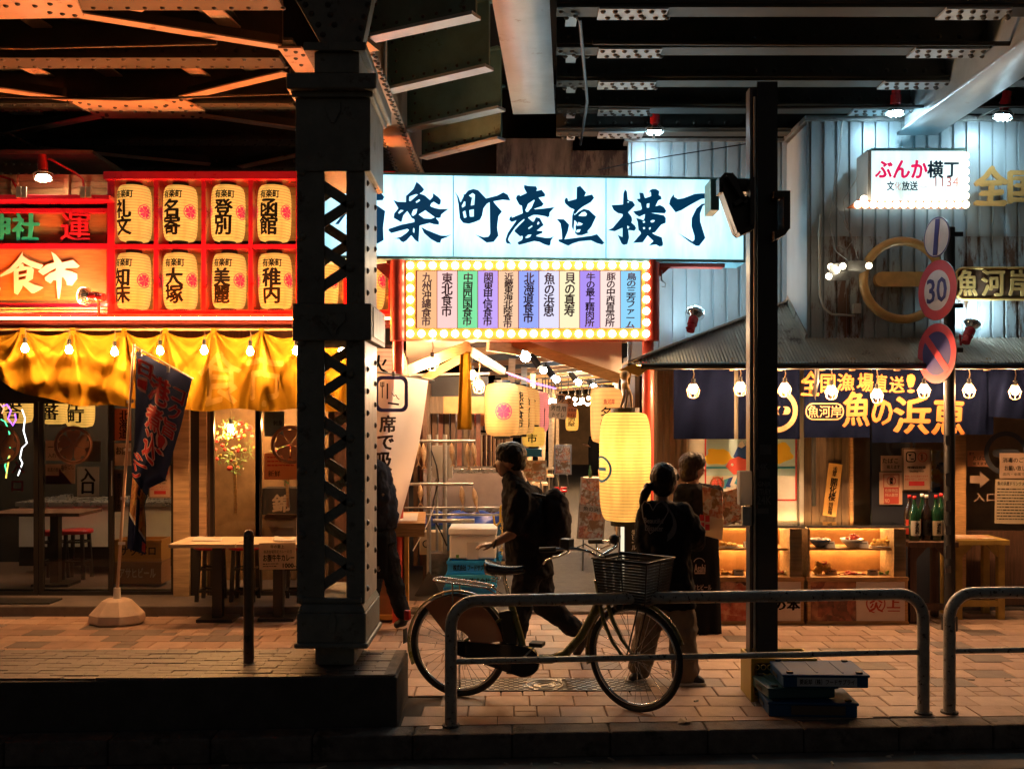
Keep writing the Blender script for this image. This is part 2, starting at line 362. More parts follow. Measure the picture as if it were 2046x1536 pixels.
x = -4.8
while x < 5.4:
    a, b = x+.004, x+.596
    MB().add([(p, ky(p)+q, z) for z in (-.154, 0) for p, q in ((a,0),(b,0),(b,.18),(a,.18))],
        [(0,3,2,1),(4,5,6,7),(0,1,5,4),(1,2,6,5),(2,3,7,6),(3,0,4,7)]).build('kerb_stone', M_kerb, kerb, bev=.012)
    x += .6
# pavement: small slabs in running bond, the near ones single pieces
pave = struct(MB().add([(-9,ky(-9)+.18,-.014),(9,ky(9)+.18,-.014),(9,10.6,-.014),(-9,10.6,-.014)], [(0,1,2,3)]).build('pavement', M_joint))
def slab_mesh(m, wd, dp, nm):
    b = MB(); e = .006; b.add([(0,0,-.03),(wd,0,-.03),(wd,dp,-.03),(0,dp,-.03),(0,0,-e),(wd,0,-e),(wd,dp,-e),(0,dp,-e),(e,e,0),(wd-e,e,0),(wd-e,dp-e,0),(e,dp-e,0)],
        [(0,1,5,4),(1,2,6,5),(2,3,7,6),(3,0,4,7),(4,5,9,8),(5,6,10,9),(6,7,11,10),(7,4,8,11),(8,9,10,11)])
    me = bpy.data.meshes.new('paver'); me.from_pydata(b.v, [], b.f); me.materials.append(m); return me, b
G = .005; slabs = {}
for mi_, m in enumerate((M_pav, M_pav2, M_pavd)):
    for k, (wd, dp) in enumerate(((.30-G,.24-G),(.15-G,.12-G),(.15-G,.24-G))): slabs[mi_, k] = slab_mesh(m, wd, dp, 'paver')
rnd = random.Random(3); count = 0; rest = [MB(), MB(), MB()]; allp = []
y = 5.66; row = 0
while y < 10.35:
    x = -6.3+(row*.105) % .3; 
    while x < 6.6:
        if rnd.random() < .14: allp.append((x, y, 1)); allp.append((x, y+.12, 1)); allp.append((x+.15, y, 2)); 
        else: allp.append((x, y, 0))
        x += .30
    y += .24; row += 1
alley_x0, alley_x1 = -.15, 1.22
for x, y, k in allp:
    wd = (.3,.15,.15)[k]; 
    dp_ = (.24,.12,.24)[k]-G; lim = ky(x+wd/2)+.185
    if y < lim and y+dp_ > lim+.02 and not (x < -.72):
        ya, yb_ = ky(x)+.185, ky(x+wd)+.185; rest[0].add([(x,ya,-.02),(x+wd-G,yb_,-.02),(x+wd-G,y+dp_,-.02),(x,y+dp_,-.02),(x,ya,0),(x+wd-G,yb_,0),(x+wd-G,y+dp_,0),(x,y+dp_,0)], [(4,5,6,7),(0,1,5,4),(1,2,6,5),(2,3,7,6),(3,0,4,7)])
    if y < lim or y > 10.3: continue
    if y > 9.75 and alley_x0-.5 < x < 1.25: continue
    if x < -.72 and y < 6.86: continue                       # the raised platform stands here
    if x > .0+ -.35 and x < .88 and 6.98 < y < 7.32 and k == 9: continue
    mi_ = 2 if rnd.random() < .12 else (1 if rnd.random() < .45 else 0)
    vis = abs(x) < .56*y
    if vis and y < 7.6 and count < 296:
        o = bpy.data.objects.new('paver', slabs[mi_, k][0]); S.collection.objects.link(o); o.parent = pave
        o.location = (x, y, rnd.uniform(-.0025, .001)); o.rotation_euler = (rnd.uniform(-.006,.006), rnd.uniform(-.006,.006), 0); count += 1
    else:
        b = slabs[mi_, k][1]; z = rnd.uniform(-.0025, .001)
        rest[mi_].add([(v[0]+x, v[1]+y, v[2]+z) for v in b.v], b.f)
for b, m in zip(rest, (M_pav, M_pav2, M_pavd)): b.build('paver_field', m, pave)['kind'] = 'stuff'
# brick platform with concrete face carrying the column
def pyf(x): return 6.19+KS*(x+.7)*.9
plat = struct(MB().add([(-9,pyf(-9),-.02),(-.715,pyf(-.715),-.02),(-.715,6.86,-.02),(-9,6.82,-.02),(-9,pyf(-9),.3),(-.715,pyf(-.715),.3),(-.715,6.86,.3),(-9,6.82,.3)],
    [(4,5,6,7),(0,1,5,4),(1,2,6,5),(2,3,7,6)]).build('brick_platform', M_plat, bev=.012))
bb = MB(); row = 0; y = 6.12
while y < 6.84:
    x = -5.5+(row % 2)*.11
    while x < -.74:
        x1 = min(x+.205, -.73)
        e0, e1 = pyf(x)+.004, pyf(x1)+.004; y0_, y1_ = max(y, e0), max(y, e1); z_ = .312+rnd.uniform(-.003,.003)
        if y+.058 > max(e0, e1)+.008 and x1-x > .03: bb.add([(x,y0_,.3),(x1,y1_,.3),(x1,y+.058,.3),(x,y+.058,.3),(x,y0_,z_),(x1,y1_,z_),(x1,y+.058,z_),(x,y+.058,z_)], [(4,5,6,7),(0,1,5,4),(1,2,6,5),(2,3,7,6),(3,0,4,7)])
        x += .21
    y += .064; row += 1
bb.build('brick_paving', M_brick, plat)['kind'] = 'stuff'
edge = MB(); edge.box(-.80,-.725,pyf(-.76)+.01,6.855,.30,.318); edge.box(-5.5,-.80,pyf(-3)-.1,pyf(-3)-.1,.3,.3)
edge.build('edge_stone', M_kerb, plat, bev=.008)
# alley floor, threshold step and the step along the left shopfront
def AL(u, v, z): return (u+.084*(v-10), v, z)
alley = struct(MB().add([AL(-.85,9.95,.004),AL(1.35,9.95,.004),AL(1.5,42,.004),AL(-.85,42,.004)], [(0,1,2,3)]).build('alley_floor', M_lane))
thr = struct(MB().box(-1.0,1.28,9.72,9.94,-.02,.03).build('alley_threshold', M_kerb, bev=.01))
stepb = struct(MB().box(-6.2,-1.15,9.62,10.6,-.02,.10).build('shop_step', mat('step_concrete', (.12,.10,.09), .7, var=.25, vs=5, bump=.3), bev=.012))
fr = struct(MB().box(1.25,6.2,9.92,10.6,-.02,.03).build('shopfront_floor', mat('step_concrete', (.12,.10,.09)), bev=.01))
# cast cover in the pavement
cov = thing('drain_cover', (.35,7.12,0), 'patterned cast metal cover with a ring set in the pavement under the bicycle', 'drain cover')
b = MB(); x0, x1, y0, y1 = -.42, .98, 6.97, 7.30; b.box(x0,x1,y0,y1,-.02,.004); b.build('plate', mat('cast_iron', (.05,.05,.05), .45, metal=.5), cov)
b = MB(); i = 0
for a in range(40):
    for c in range(9):
        px_ = x0+.02+a*.0345; py_ = y0+.012+c*.0345
        if math.hypot((px_-.23)/.14, (py_-7.13)/.14) < 1.1: continue
        if (a+c) % 2 == 0: b.box(px_, px_+.030, py_, py_+.020, .004, .009)
b.build('stud', mat('worn_iron', (.45,.42,.38), .35, metal=.6), cov)['kind'] = 'stuff'
b = MB()
for r_ in (.13,.085,.04): b.ring((.23,7.13,.004), r_, .006, 28, 6, axis=(0,0,1))
b.build('ring', MATS['worn_iron'], cov)
lf = MB().add([(1.03,6.22,.004),(1.09,6.20,.018),(1.13,6.24,.012),(1.10,6.29,.004),(1.06,6.28,.02)], [(0,1,4),(1,2,4),(2,3,4),(3,0,4)]).build('dry_leaf', mat('dry_leaf', (.4,.3,.2), .8))
tag(lf, 'single dry curled leaf lying on the pavement near the kerb, right of the front wheel', 'leaf')
lb = MB().box(xw(858,6.12),xw(884,6.12),6.10,6.17,0,.006).build('drain_label_plate', mat('pinkish_plate', (.45,.33,.28), .5)); tag(lb, 'small pale plate set in the slabs beside the left foot of the guard rail', 'plate')

# ------------------------------------------------------------------ railway viaduct overhead
VZ = 5.0
via = thing('railway_viaduct', (0,9,VZ), 'riveted steel underside of the railway viaduct roofing the whole street', 'railway viaduct')
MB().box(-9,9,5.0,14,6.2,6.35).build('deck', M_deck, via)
rivG = {}
def rivets(b, pts, nrm=(0,0,-1), r=.021):
    for p in pts: b.lathe([(r,0),(r*.8,r*.45),(r*.35,r*.72),(1e-5,r*.76)], p, 7, 0, True, nrm)
M_web = mat('web_paint_shaded', (.055,.058,.052), .6, var=.3, vs=3)  # shade on webs and stringers put into a darker steel colour
def ibeam(x0, x1, Y, wd, h, m, z=VZ, sl=0, rv=None, rp=.09, rz=0):
    b = MB(); n = 1
    def q(x, dy, zz): return (x, Y+dy+sl*(x-x0), zz)
    for (d0, d1, a, c) in ((-wd/2, wd/2, z, z+.025), (-.015, .015, z+.025, z+h), (-wd/2, wd/2, z+h, z+h+.025), (-.10,.10,z+.025,z+.04)):
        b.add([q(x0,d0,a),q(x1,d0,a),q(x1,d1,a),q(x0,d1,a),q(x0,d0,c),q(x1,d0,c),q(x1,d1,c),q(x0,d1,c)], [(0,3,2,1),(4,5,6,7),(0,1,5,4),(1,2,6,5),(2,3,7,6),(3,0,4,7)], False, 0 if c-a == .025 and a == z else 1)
    o = b.build('cross_beam', [m, M_web], via); r_ = MB(); pts = []
    for (a, c) in (rv or [(x0, x1)]):
        x = a+.03
        k = 0
        while x < c:
            pts += [(x, Y-wd*.33+sl*(x-x0), z-rz), (x+rp*.5, Y+wd*.33+sl*(x-x0), z-rz)]
            if k % 2: pts.append((x+.02, Y+sl*(x-x0)+.02, z-rz)) if rv else None
            x += rp; k += 1
    rivets(r_, pts)
    x = x0+.1                                            # web rivet line along the bottom angle
    wp = []
    while x < x1: wp.append((x, Y-.016+sl*(x-x0), z+.11)); x += .16
    rivets(r_, wp, (0,-1,0))
    ro = r_.build('rivet', M_riv, o); ro['kind'] = 'stuff'
    return o
# left bay
for k, Y in enumerate((7.42, 8.67, 9.9, 11.15, 12.4)):
    xe = xw((560,565,590,598,600)[k], Y)
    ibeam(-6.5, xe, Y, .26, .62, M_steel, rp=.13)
def plate(b, pts, z, t=.018): 
    n = len(pts); P = [gz(a, c, z) for a, c in pts]
    b.add([(p.x,p.y,z) for p in P]+[(p.x,p.y,z+t) for p in P], [tuple(range(n)), tuple(range(2*n-1,n-1,-1))]+[(i,(i+1)%n,n+(i+1)%n,n+i) for i in range(n)])
zg = VZ-.022
for i, (pts, rv) in enumerate((([(-60,-8),(150,-8),(168,36),(-60,40)], [(12,12),(35,8),(70,12),(100,8),(100,25),(125,28),(140,12),(150,31)]),
    ([(132,199),(364,199),(410,222),(410,237),(200,237)], [(142,203),(160,205),(178,208),(200,212),(180,218),(195,224),(213,228),(230,215),(252,211),(242,222),(280,212),(270,223),(312,214),(297,224),(333,210),(348,203),(345,224),(362,200),(360,215),(372,222),(383,211),(366,231),(385,233),(400,225),(402,235),(214,231),(205,234),(330,212),(320,222)]),
    ([(555,97),(602,97),(622,120),(632,145),(590,145)], [(571,100),(591,104),(591,117),(602,130),(606,110)]),
    ([(-60,268),(18,268),(72,296),(80,302),(-60,300)], [(5,273),(12,290),(28,275),(40,284),(55,290),(22,282),(-8,280),(30,294)]))):
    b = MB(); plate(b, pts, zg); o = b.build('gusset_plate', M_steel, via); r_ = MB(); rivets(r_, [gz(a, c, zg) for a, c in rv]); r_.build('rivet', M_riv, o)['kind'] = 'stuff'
def brace(a, b_, wpx, z=VZ-.003, m=M_steel, nm='bracing_bar'):
    p = gz(*a, z); q = gz(*b_, z); d = (q-p).normalized(); n_ = Vector((-d.y, d.x, 0)); wd = wpx
    b = MB(); c = [p+n_*wd/2, p-n_*wd/2, q-n_*wd/2, q+n_*wd/2]
    b.add([(v.x,v.y,z) for v in c]+[(v.x,v.y,z+.014) for v in c], [(0,1,2,3),(7,6,5,4),(0,4,5,1),(1,5,6,2),(2,6,7,3),(3,7,4,0)])
    c = [p+n_*wd/2, p+n_*(wd/2-.014), q+n_*(wd/2-.014), q+n_*wd/2]
    b.add([(v.x,v.y,z+.014) for v in c]+[(v.x,v.y,z+.12) for v in c], [(0,1,2,3),(7,6,5,4),(0,4,5,1),(1,5,6,2),(2,6,7,3),(3,7,4,0)], False, 1)
    b.build(nm, [m, M_web], via)
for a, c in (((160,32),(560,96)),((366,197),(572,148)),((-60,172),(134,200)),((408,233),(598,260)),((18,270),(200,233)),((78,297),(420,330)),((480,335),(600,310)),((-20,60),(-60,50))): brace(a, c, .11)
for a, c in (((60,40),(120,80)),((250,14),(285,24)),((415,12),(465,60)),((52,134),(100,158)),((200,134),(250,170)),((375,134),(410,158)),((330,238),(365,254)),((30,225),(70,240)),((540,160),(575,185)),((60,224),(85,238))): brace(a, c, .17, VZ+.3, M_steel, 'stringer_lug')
for x in (-4.9,-3.7,-2.5):                               # long stringers above, just catching the light
    MB().box(x-.14,x+.14,5.2,13.5,VZ+.34,VZ+.36).box(x-.012,x+.012,5.2,13.5,VZ+.36,VZ+1.0).build('stringer', M_web, via)
# right bay
for k, Y in enumerate((7.02, 7.77, 8.52, 9.27, 10.02)):
    z = 4.77; x0 = xw(1112, Y); x1 = xw(2300, Y)
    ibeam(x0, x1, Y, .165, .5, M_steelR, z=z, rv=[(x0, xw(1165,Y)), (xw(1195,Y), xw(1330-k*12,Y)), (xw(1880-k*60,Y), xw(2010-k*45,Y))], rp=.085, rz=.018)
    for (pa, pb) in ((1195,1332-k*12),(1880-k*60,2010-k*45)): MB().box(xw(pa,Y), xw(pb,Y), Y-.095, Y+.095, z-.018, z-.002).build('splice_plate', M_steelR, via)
    MB().box(xw(1140,Y)-.02, xw(1140,Y)+.06, Y+.1, Y+.36, z+.04, z+.06).build('lug_plate', M_steelR, via)
    x = x0+.35
    while x < x1: MB().bar((x, Y+.09, z+.05), (x-.03, Y+.16, z+.25), .012, .08).build('web_stiffener', M_steelR, via); x += .33
def girder(c0, c1, wd, z, h, m, nm='main_girder', round_end=False):
    b = MB(); p = Vector(c0); q = Vector(c1); d = (q-p).normalized(); n_ = Vector((d.y, -d.x))
    n = 8; P = []
    for s_ in (-1, 1):
        pass
    def Q(t, s_, zz): v = p.lerp(q, t)+n_*s_*wd/2; return (v.x, v.y, zz)
    L = (q-p).length
    prof = [(0,0),(1-.35/L,0),(1-.18/L,.05),(1-.06/L,.16),(1,.34)] if round_end else [(0,0),(1,0)]
    for i in range(len(prof)-1):
        (t0, e0), (t1, e1) = prof[i], prof[i+1]
        b.add([Q(t0,-1,z+e0),Q(t1,-1,z+e1),Q(t1,1,z+e1),Q(t0,1,z+e0),Q(t0,-1,z+e0+.03),Q(t1,-1,z+e1+.03),Q(t1,1,z+e1+.03),Q(t0,1,z+e0+.03)], [(0,3,2,1),(4,5,6,7),(0,1,5,4),(2,3,7,6)]+([(1,2,6,5)] if i == len(prof)-2 else []), True)
        for s_ in (-.62, .62):
            b.add([Q(t0,s_,z+e0+.03),Q(t1,s_,z+e1+.03),Q(t1,s_,z+h),Q(t0,s_,z+h)], [(0,1,2,3)])
    b.add([Q(1,-.62,z+.37),Q(1,.62,z+.37),Q(1,.62,z+h),Q(1,-.62,z+h)], [(0,1,2,3)])
    return b.build(nm, m, via)
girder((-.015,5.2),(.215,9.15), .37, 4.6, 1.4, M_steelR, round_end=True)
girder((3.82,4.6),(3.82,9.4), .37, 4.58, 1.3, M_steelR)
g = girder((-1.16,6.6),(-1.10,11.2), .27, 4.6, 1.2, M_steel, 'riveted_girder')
r_ = MB(); pts = []; y = 6.7
while y < 11.1: pts += [(-1.26,y,4.6),(-1.245,y+.05,4.6),(-1.03,y+.02,4.6),(-1.015,y+.07,4.6)]; y += .13
rivets(r_, pts, r=.02); r_.build('rivet', M_riv, g)['kind'] = 'stuff'
for k, (a, c) in enumerate((((730,83),(952,35)),((775,185),(978,138)),((815,262),(1002,220)),((845,318),(1002,280)))):   # skew beams between the girders
    p = gz(*a, 4.62); q = gz(*c, 4.62); d = (q-p).normalized(); n_ = Vector((-d.y, d.x, 0)); b = MB()
    for wd, za, zb, off in ((.12,4.62,4.645,0),(.02,4.645,5.15,1),(.12,5.15,5.17,1)):
        v = [p-n_*wd/2, q-n_*wd/2, q+n_*wd/2, p+n_*wd/2]
        b.add([(u.x,u.y,za) for u in v]+[(u.x,u.y,zb) for u in v], [(0,3,2,1),(4,5,6,7),(0,1,5,4),(1,2,6,5),(2,3,7,6),(3,0,4,7)], False, off)
    o = b.build('skew_beam', [M_steelR, mat('web_teal_lit', (.13,.24,.22), .45, var=.2, vs=4, wear=(.05,.06,.05), ws=4, wt=.6)], via); r_ = MB()  # teal light of the big sign put into the web colour
    L = (q-p).length; pts = [p+d*t-n_*.011+Vector((0,0,.08)) for t in [i*.11+.06 for i in range(int(L/.11))]]+[p+d*t-n_*.011+Vector((0,0,.40)) for t in [i*.11+.06 for i in range(int(L/.11))]]+[p+d*.1-n_*.011+Vector((0,0,.15+.09*i)) for i in range(3)]
    rivets(r_, pts, (0,-1,0), .014); r_.build('rivet', M_riv, o)['kind'] = 'stuff'
# arms of the column spreading up to the deck
b = MB()
b.pp([(648,100),(585,-10),(560,-60),(790,-60),(745,-10),(722,100)], 6.50, .12)
o = b.build('column_bracket', M_col, via); r_ = MB(); rivets(r_, [w(x_, y_, 6.50) for x_, y_ in ((610,10),(622,28),(636,50),(645,70),(598,-2),(655,10),(660,30),(668,50),(735,10),(728,34),(722,56),(716,78),(650,90),(700,90),(680,92))], (0,-1,0)); r_.build('rivet', M_riv, o)['kind'] = 'stuff'
b = MB(); b.bar(w(640,20,6.6), w(745,100,6.9), .2, .03, up=(0,-.3,1)); b.build('bracket_flange', M_steel, via)
# small lozenge piece seen at far left where the arcade ends
b = MB(); b.box(-6.5,-4.3,10.2,11.6,4.62,4.66); o = b.build('end_plate', mat('green_grey_paint', (.22,.23,.17), .5, var=.2), via)
r_ = MB(); rivets(r_, [(xw(px_,10.6), 10.6+.0*px_, 4.62) for px_ in range(10,110,16)]+[(xw(px_,11), 11, 4.62) for px_ in range(4,120,16)]); r_.build('rivet', mat('rivet_green', (.4,.42,.3), .5), o)['kind'] = 'stuff'
for nm, pts, r_ in (('cable_run', [(-6,8.1,4.96),(-4,8.12,4.93),(-2.4,8.1,4.96)], .016),('cable_run', [(-6,9.3,4.94),(-3.6,9.35,4.90),(-1.9,9.3,4.95)], .012),('conduit_run', [(.6,7.4,4.7),(2.2,7.4,4.69),(4.4,7.42,4.7)], .018),('conduit_run', [(.62,8.95,4.72),(2.4,8.98,4.71),(4.6,8.95,4.72)], .014),('cable_run', [(.45,6.6,4.55),(.62,8.2,4.52),(.66,9.6,4.55)], .012)):
    MB().tube(pts, r_, 8).build(nm, M_black, via)
lt = MB(); rl_ = random.Random(5)
for i in range(46):
    x = rl_.uniform(-4.5,4.8); y = rl_.choice((rl_.uniform(6.3,9.6), ky(x)-rl_.uniform(.05,.3))); z = .003 if y > ky(x)+.2 else -.145
    if x < -.7 and 6.1 < y < 6.9: z = .315
    a = rl_.uniform(0,3.1); L = rl_.uniform(.012,.035); d_ = Vector((math.cos(a), math.sin(a), 0)); lt.cyl(Vector((x,y,z))-d_*L, Vector((x,y,z))+d_*L, .004+.004*rl_.random(), n=5)
tag(lt.build('litter', mat('litter', (.45,.38,.3), .8)), 'cigarette ends and small scraps scattered on the pavement and gutter', 'litter', kind='stuff')
# back walls that close the view above the shops
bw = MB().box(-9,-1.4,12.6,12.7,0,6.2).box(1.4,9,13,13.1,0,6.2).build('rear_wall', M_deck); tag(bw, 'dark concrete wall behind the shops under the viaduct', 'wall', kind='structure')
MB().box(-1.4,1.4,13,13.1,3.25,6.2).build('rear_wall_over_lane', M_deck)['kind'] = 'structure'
ab = thing('stone_abutment', (.6,11.6,2.9), 'stained concrete abutment block above the blue white sign', 'abutment')
b = MB(); 
for (a, c, d_, e) in ((992,276,1145,400),(1140,300,1262,400)): b.bp(a, c, d_, e, 11.6 if a < 1100 else 11.5, .8)
b.build('block', mat('stained_concrete', (.21,.18,.16), .8, var=.45, vs=2.5, aniso=(3,1,.8), bump=.5, wear=(.07,.055,.06), ws=1.6, wt=.52), ab, bev=.01)
# ------------------------------------------------------------------ lattice column on the platform
CY = 6.36
col = thing('lattice_column', (xw(665,CY), CY+.3, .3), 'dark riveted steel lattice column standing on the brick platform', 'column')
def cb(nm, a, b_, c, d, Y=CY, t=.6, m=None, bev=.006): return MB().bp(a,b_,c,d,Y,t).build(nm, m or M_col, col, bev=bev)
cb('foot', 630,1285,708,1328, CY+.06, .48)
b = MB(); X0, X1 = xw(595,CY), xw(733,CY); z0, z1, z2, z3 = zw(1292,CY), zw(1278,CY), zw(1222,CY), zw(1205,CY)
for (e, za, zb, e2) in ((.0,z0+.03,z2,.0),(.0,z2,z3,-.025)):
    v = []
    for zz, ee in ((za,e),(zb,e2)): v += [(X0-ee,CY-.04-ee,zz),(X1+ee,CY-.04-ee,zz),(X1+ee,CY+.62+ee,zz),(X0-ee,CY+.62+ee,zz)]
    b.add(v, [(0,3,2,1),(4,5,6,7),(0,1,5,4),(1,2,6,5),(2,3,7,6),(3,0,4,7)])
b.box(X0-.015,X1+.015,CY-.055,CY+.64,z0,z0+.035); b.box(X0+.03,X1-.03,CY-.02,CY+.6,z3,z3+.04)
b.build('pedestal', M_col, col, bev=.012)
MB().pp([(665,1222),(672,1240),(668,1262),(660,1262),(656,1240)], CY-.052, .01).build('cast_ornament', M_col, col, bev=.003)
for (ya, yb) in ((680,1205),(340,606)):
    for Yf, Yi in ((CY, CY+.02), (CY+.56, CY+.54)):
        b = MB()
        for a, c in ((593,648),(692,729)): b.bp(a, ya, c, yb, Yf, .02)
        b.build('corner_angle', M_col, col, bev=.003)
    b = MB(); b.box(xw(593,CY),xw(593,CY)+.02,CY+.021,CY+.559,zw(yb,CY),zw(ya,CY)); b.build('side_plate', M_col, col)
    b = MB(); b.box(xw(729,CY)-.02,xw(729,CY),CY+.021,CY+.559,zw(yb,CY),zw(ya,CY)); o = b.build('side_plate', mat('column_side_lit', (.42,.37,.32), .42, var=.3, vs=6, wear=(.10,.06,.05), ws=6, wt=.6, aniso=(1,1,.5), bump=.3), col)  # lit right side of the column given a paler colour
    r_ = MB(); z = zw(yb,CY)+.08
    while z < zw(ya,CY)-.04: rivets(r_, [(xw(729,CY),CY+.10,z),(xw(729,CY),CY+.46,z+.06)], (1,0,0), .021); z += .142
    r_.build('rivet', M_black, o)['kind'] = 'stuff'
    # zigzag lattice on the front and, mirrored, on the back
    per = 64; y = ya+4; sgn = 1
    r_ = MB()
    while y < yb-8:
        y2 = min(y+per, yb-2); f = (y2-y)/per
        for Yb, sg, oy_ in ((CY+.022, sgn, 0), (CY+.535, -sgn, 14)):
            xa, xb = (603, 603+97*f) if sg > 0 else (700, 700-97*f)
            if y2+oy_ > yb: continue
            MB().bar(w(xa,y+oy_,Yb)*1, w(xb,y2+oy_,Yb)*1, .066, .012, up=(0,1,0)).build('lattice_bar', M_col, col)
        rivets(r_, [w(603 if sgn > 0 else 700, y, CY-.0)], (0,-1,0), .03); y = y2; sgn = -sgn
    rivets(r_, [w(600, q, CY) for q in range(int(ya)+20, int(yb)-10, 40)]+[w(722, q, CY) for q in range(int(ya)+20, int(yb)-10, 40)], (0,-1,0), .012)
    r_.build('rivet', M_col, col)['kind'] = 'stuff'
cb('collar', 584,606,742,680, CY-.04, .68)
b = MB(); b.box(xw(742,CY)-.02, xw(742,CY)+.012, CY+.03, CY+.6, zw(672,CY), zw(612,CY)); b.build('side_collar_plate', MATS['column_side_lit'], col, bev=.004)
b = MB(); b.pp([(640,625),(690,625),(690,640),(675,655),(668,672),(662,672),(655,655),(640,640)], CY-.052, .012); b.build('cast_ornament', M_col, col, bev=.003)
cb('upper_box', 590,192,740,342, CY-.02, .64)
b = MB(); b.pp([(590,270),(600,250),(597,342),(590,342)], CY-.021, .01); b.build('edge_moulding', M_col, col)
b = MB(); b.pp([(650,205),(680,205),(680,222),(668,245),(662,245),(650,222)], CY-.032, .012); b.build('cast_ornament', M_col, col, bev=.003)
cb('capital_lower', 582,176,745,194, CY-.05, .7); cb('capital', 571,145,752,178, CY-.10, .8, bev=.012)
cb('neck', 628,100,718,146, CY+.04, .5); cb('neck_cap', 606,84,731,101, CY, .6)
# ------------------------------------------------------------------ left shop
FY = 10.2
shop = thing('seafood_market', (-3.2,10.6,.1), 'left shop with glazed sliding doors, red fascia and boarded front under the viaduct', 'shop')
def part(nm, m, par, *boxes, Y=FY, t=.05, bev=0, **k):
    b = MB()
    for q in boxes: b.bp(*q[:4], Y if len(q) < 5 else q[4], t if len(q) < 6 else q[5])
    return b.build(nm, m, par, bev=bev, **k)
for a, c in ((-120,85),(85,200),(200,345)): pass
# inside room
b = MB(); b.box(-6.5,xw(700,FY),FY+.06,13.2,.09,.10); b.build('shop_floor', mat('shop_floor', (.15,.11,.09), .4, var=.2), shop)
b = MB(); b.box(-6.5,xw(345,13),12.9,12.95,.1,3.2); b.build('back_wall', mat('interior_wall', (.35,.25,.18), .6, var=.2, vs=3), shop)
b = MB(); b.box(-6.5,xw(700,FY),FY+.06,13,2.95,3.0); b.build('shop_ceiling', mat('interior_ceiling', (.3,.2,.12), .7), shop)
# door frames
def doorleaf(x0, x1, nm='sliding_door', lab=None, top=800, bot=1196, fw=9, Y=FY, mid=None, m=M_dark):
    d = MB()
    d.bp(x0, top, x0+fw, bot, Y, .04); d.bp(x1-fw, top, x1, bot, Y, .04); d.bp(x0+fw, top, x1-fw, top+6, Y, .04); d.bp(x0+fw, bot-15, x1-fw, bot, Y, .04)
    o = d.build(nm, m, shop)
    MB().bp(x0+fw-1, top+5, x1-fw+1, bot-14, Y+.015, .006).build('glass', M_glass, o)
    if lab: o['label'] = lab
    return o
doorleaf(-70, 76); doorleaf(78, 226, fw=8); doorleaf(216, 350, fw=8, Y=FY+.05)
MB().bp(222,920,224,990,FY-.012,.01).build('door_handle', M_galv, shop)
part('door_post', M_woodb, shop, (346,800,378,1198), Y=FY-.05, t=.1, bev=.004)
part('dark_panel', M_dark, shop, (378,800,398,1196), Y=FY, t=.05)
part('door_post', M_woodb, shop, (398,805,412,1196), Y=FY-.02, t=.08)
part('screen_panel', M_brownw, shop, (412,815,428,1190), Y=FY+.02, t=.03)
doorleaf(420, 518, fw=7); doorleaf(510, 668, fw=12)
part('door_post', M_woodd, shop, (668,800,705,1198), Y=FY-.03, t=.08)
part('door_post', M_woodd, shop, (722,800,738,1198), Y=FY-.03, t=.08)
part('lintel', M_dark, shop, (-120,795,700,802), Y=FY-.03, t=.12)
part('wall_panel', M_woodd, shop, (738,700,815,1196), Y=FY+.02, t=.1)
# fascia: beams, strip light, rod
part('fascia_beam', mat('dark_red_beam', (.10,.012,.01), .45), shop, (-120,641,596,653), Y=9.84, t=.2); part('fascia_beam', MATS['dark_red_beam'], shop, (596,641,784,653), Y=9.84, t=.2)
part('fascia_ledge', M_red, shop, (-120,626,784,633), Y=9.80, t=.35)
b = MB(); b.cyl(w(-120,636,9.64), w(784,636,9.64), .010, n=10); b.build('strip_light', emit('strip_glow', (1,.15,.012), 430), shop); b = MB(); b.box(xw(-120,9.6),xw(786,9.6),9.59,9.84,zw(643,9.6),zw(639.5,9.6)); b.build('strip_light_shield', MATS['dark_red_beam'], shop)  # ledge under the strip is added to keep its light off the curtain
b = MB(); b.cyl(w(-120,658,9.78), w(700,658,9.78), .014, n=8); b.build('curtain_rod', M_wood, shop)
part('upper_wall', M_brownw, shop, (-120,655,700,700), Y=FY+.02, t=.08)
part('soffit', M_dark, shop, (-120,655,700,800), Y=FY+.12, t=.02)
# boards above the sign
for i, (a, c) in enumerate(((-90,22),(33,126),(138,214))):
    for k, (y0, y1) in enumerate(((349,362),(363,376),(377,390))): part('board', M_woodb, shop, (a,y0,c,y1,10.15+.004*((i+k)%3)), t=.03)
for a in (22,126): part('batten', M_woodb, shop, (a,349,a+11,390), Y=10.1, t=.07)
# sign panel with green, red and white characters
sg = thing('shop_sign', w(100,610,9.85), 'long wooden shop sign in red frame with green, red and white brush characters', 'sign')
part('back_board', mat('sign_wood', (.36,.17,.06), .42, var=.2, vs=6, aniso=(1,5,9), bump=.15), sg, (-120,425,213,486), (-120,497,213,606), Y=9.96, t=.03)
part('frame_rail', M_red, sg, (-120,416,216,425), Y=9.90, t=.08, bev=.003); part('frame_rail', M_red, sg, (-120,486,216,497), Y=9.90, t=.08, bev=.003); part('frame_rail', M_red, sg, (-120,606,216,613), Y=9.90, t=.08, bev=.003)
part('top_cap', M_red, sg, (-120,389,218,399), Y=9.72, t=.32, bev=.006)
part('corrugated_ledge', M_galv, sg, (-120,614,214,618),(-120,620,214,624), Y=9.84, t=.1)
tl = mat('teal_letter', (.03,.55,.42), .35, coat=.3); rl = mat('red_letter', (.65,.02,.05), .35, coat=.3); wl = mat('white_letter', (.85,.85,.85), .35)
b = MB(); lp(b, '神', -34,428,22,481, 9.95, bold=.035, brush=.05, depth=.03); lp(b, '社', 28,427,80,482, 9.95, bold=.035, brush=.05, depth=.03); b.build('lettering', tl, sg)
b = MB(); lp(b, '運', 123,428,182,482, 9.95, bold=.012, brush=.04, depth=.03); b.build('lettering', rl, sg)
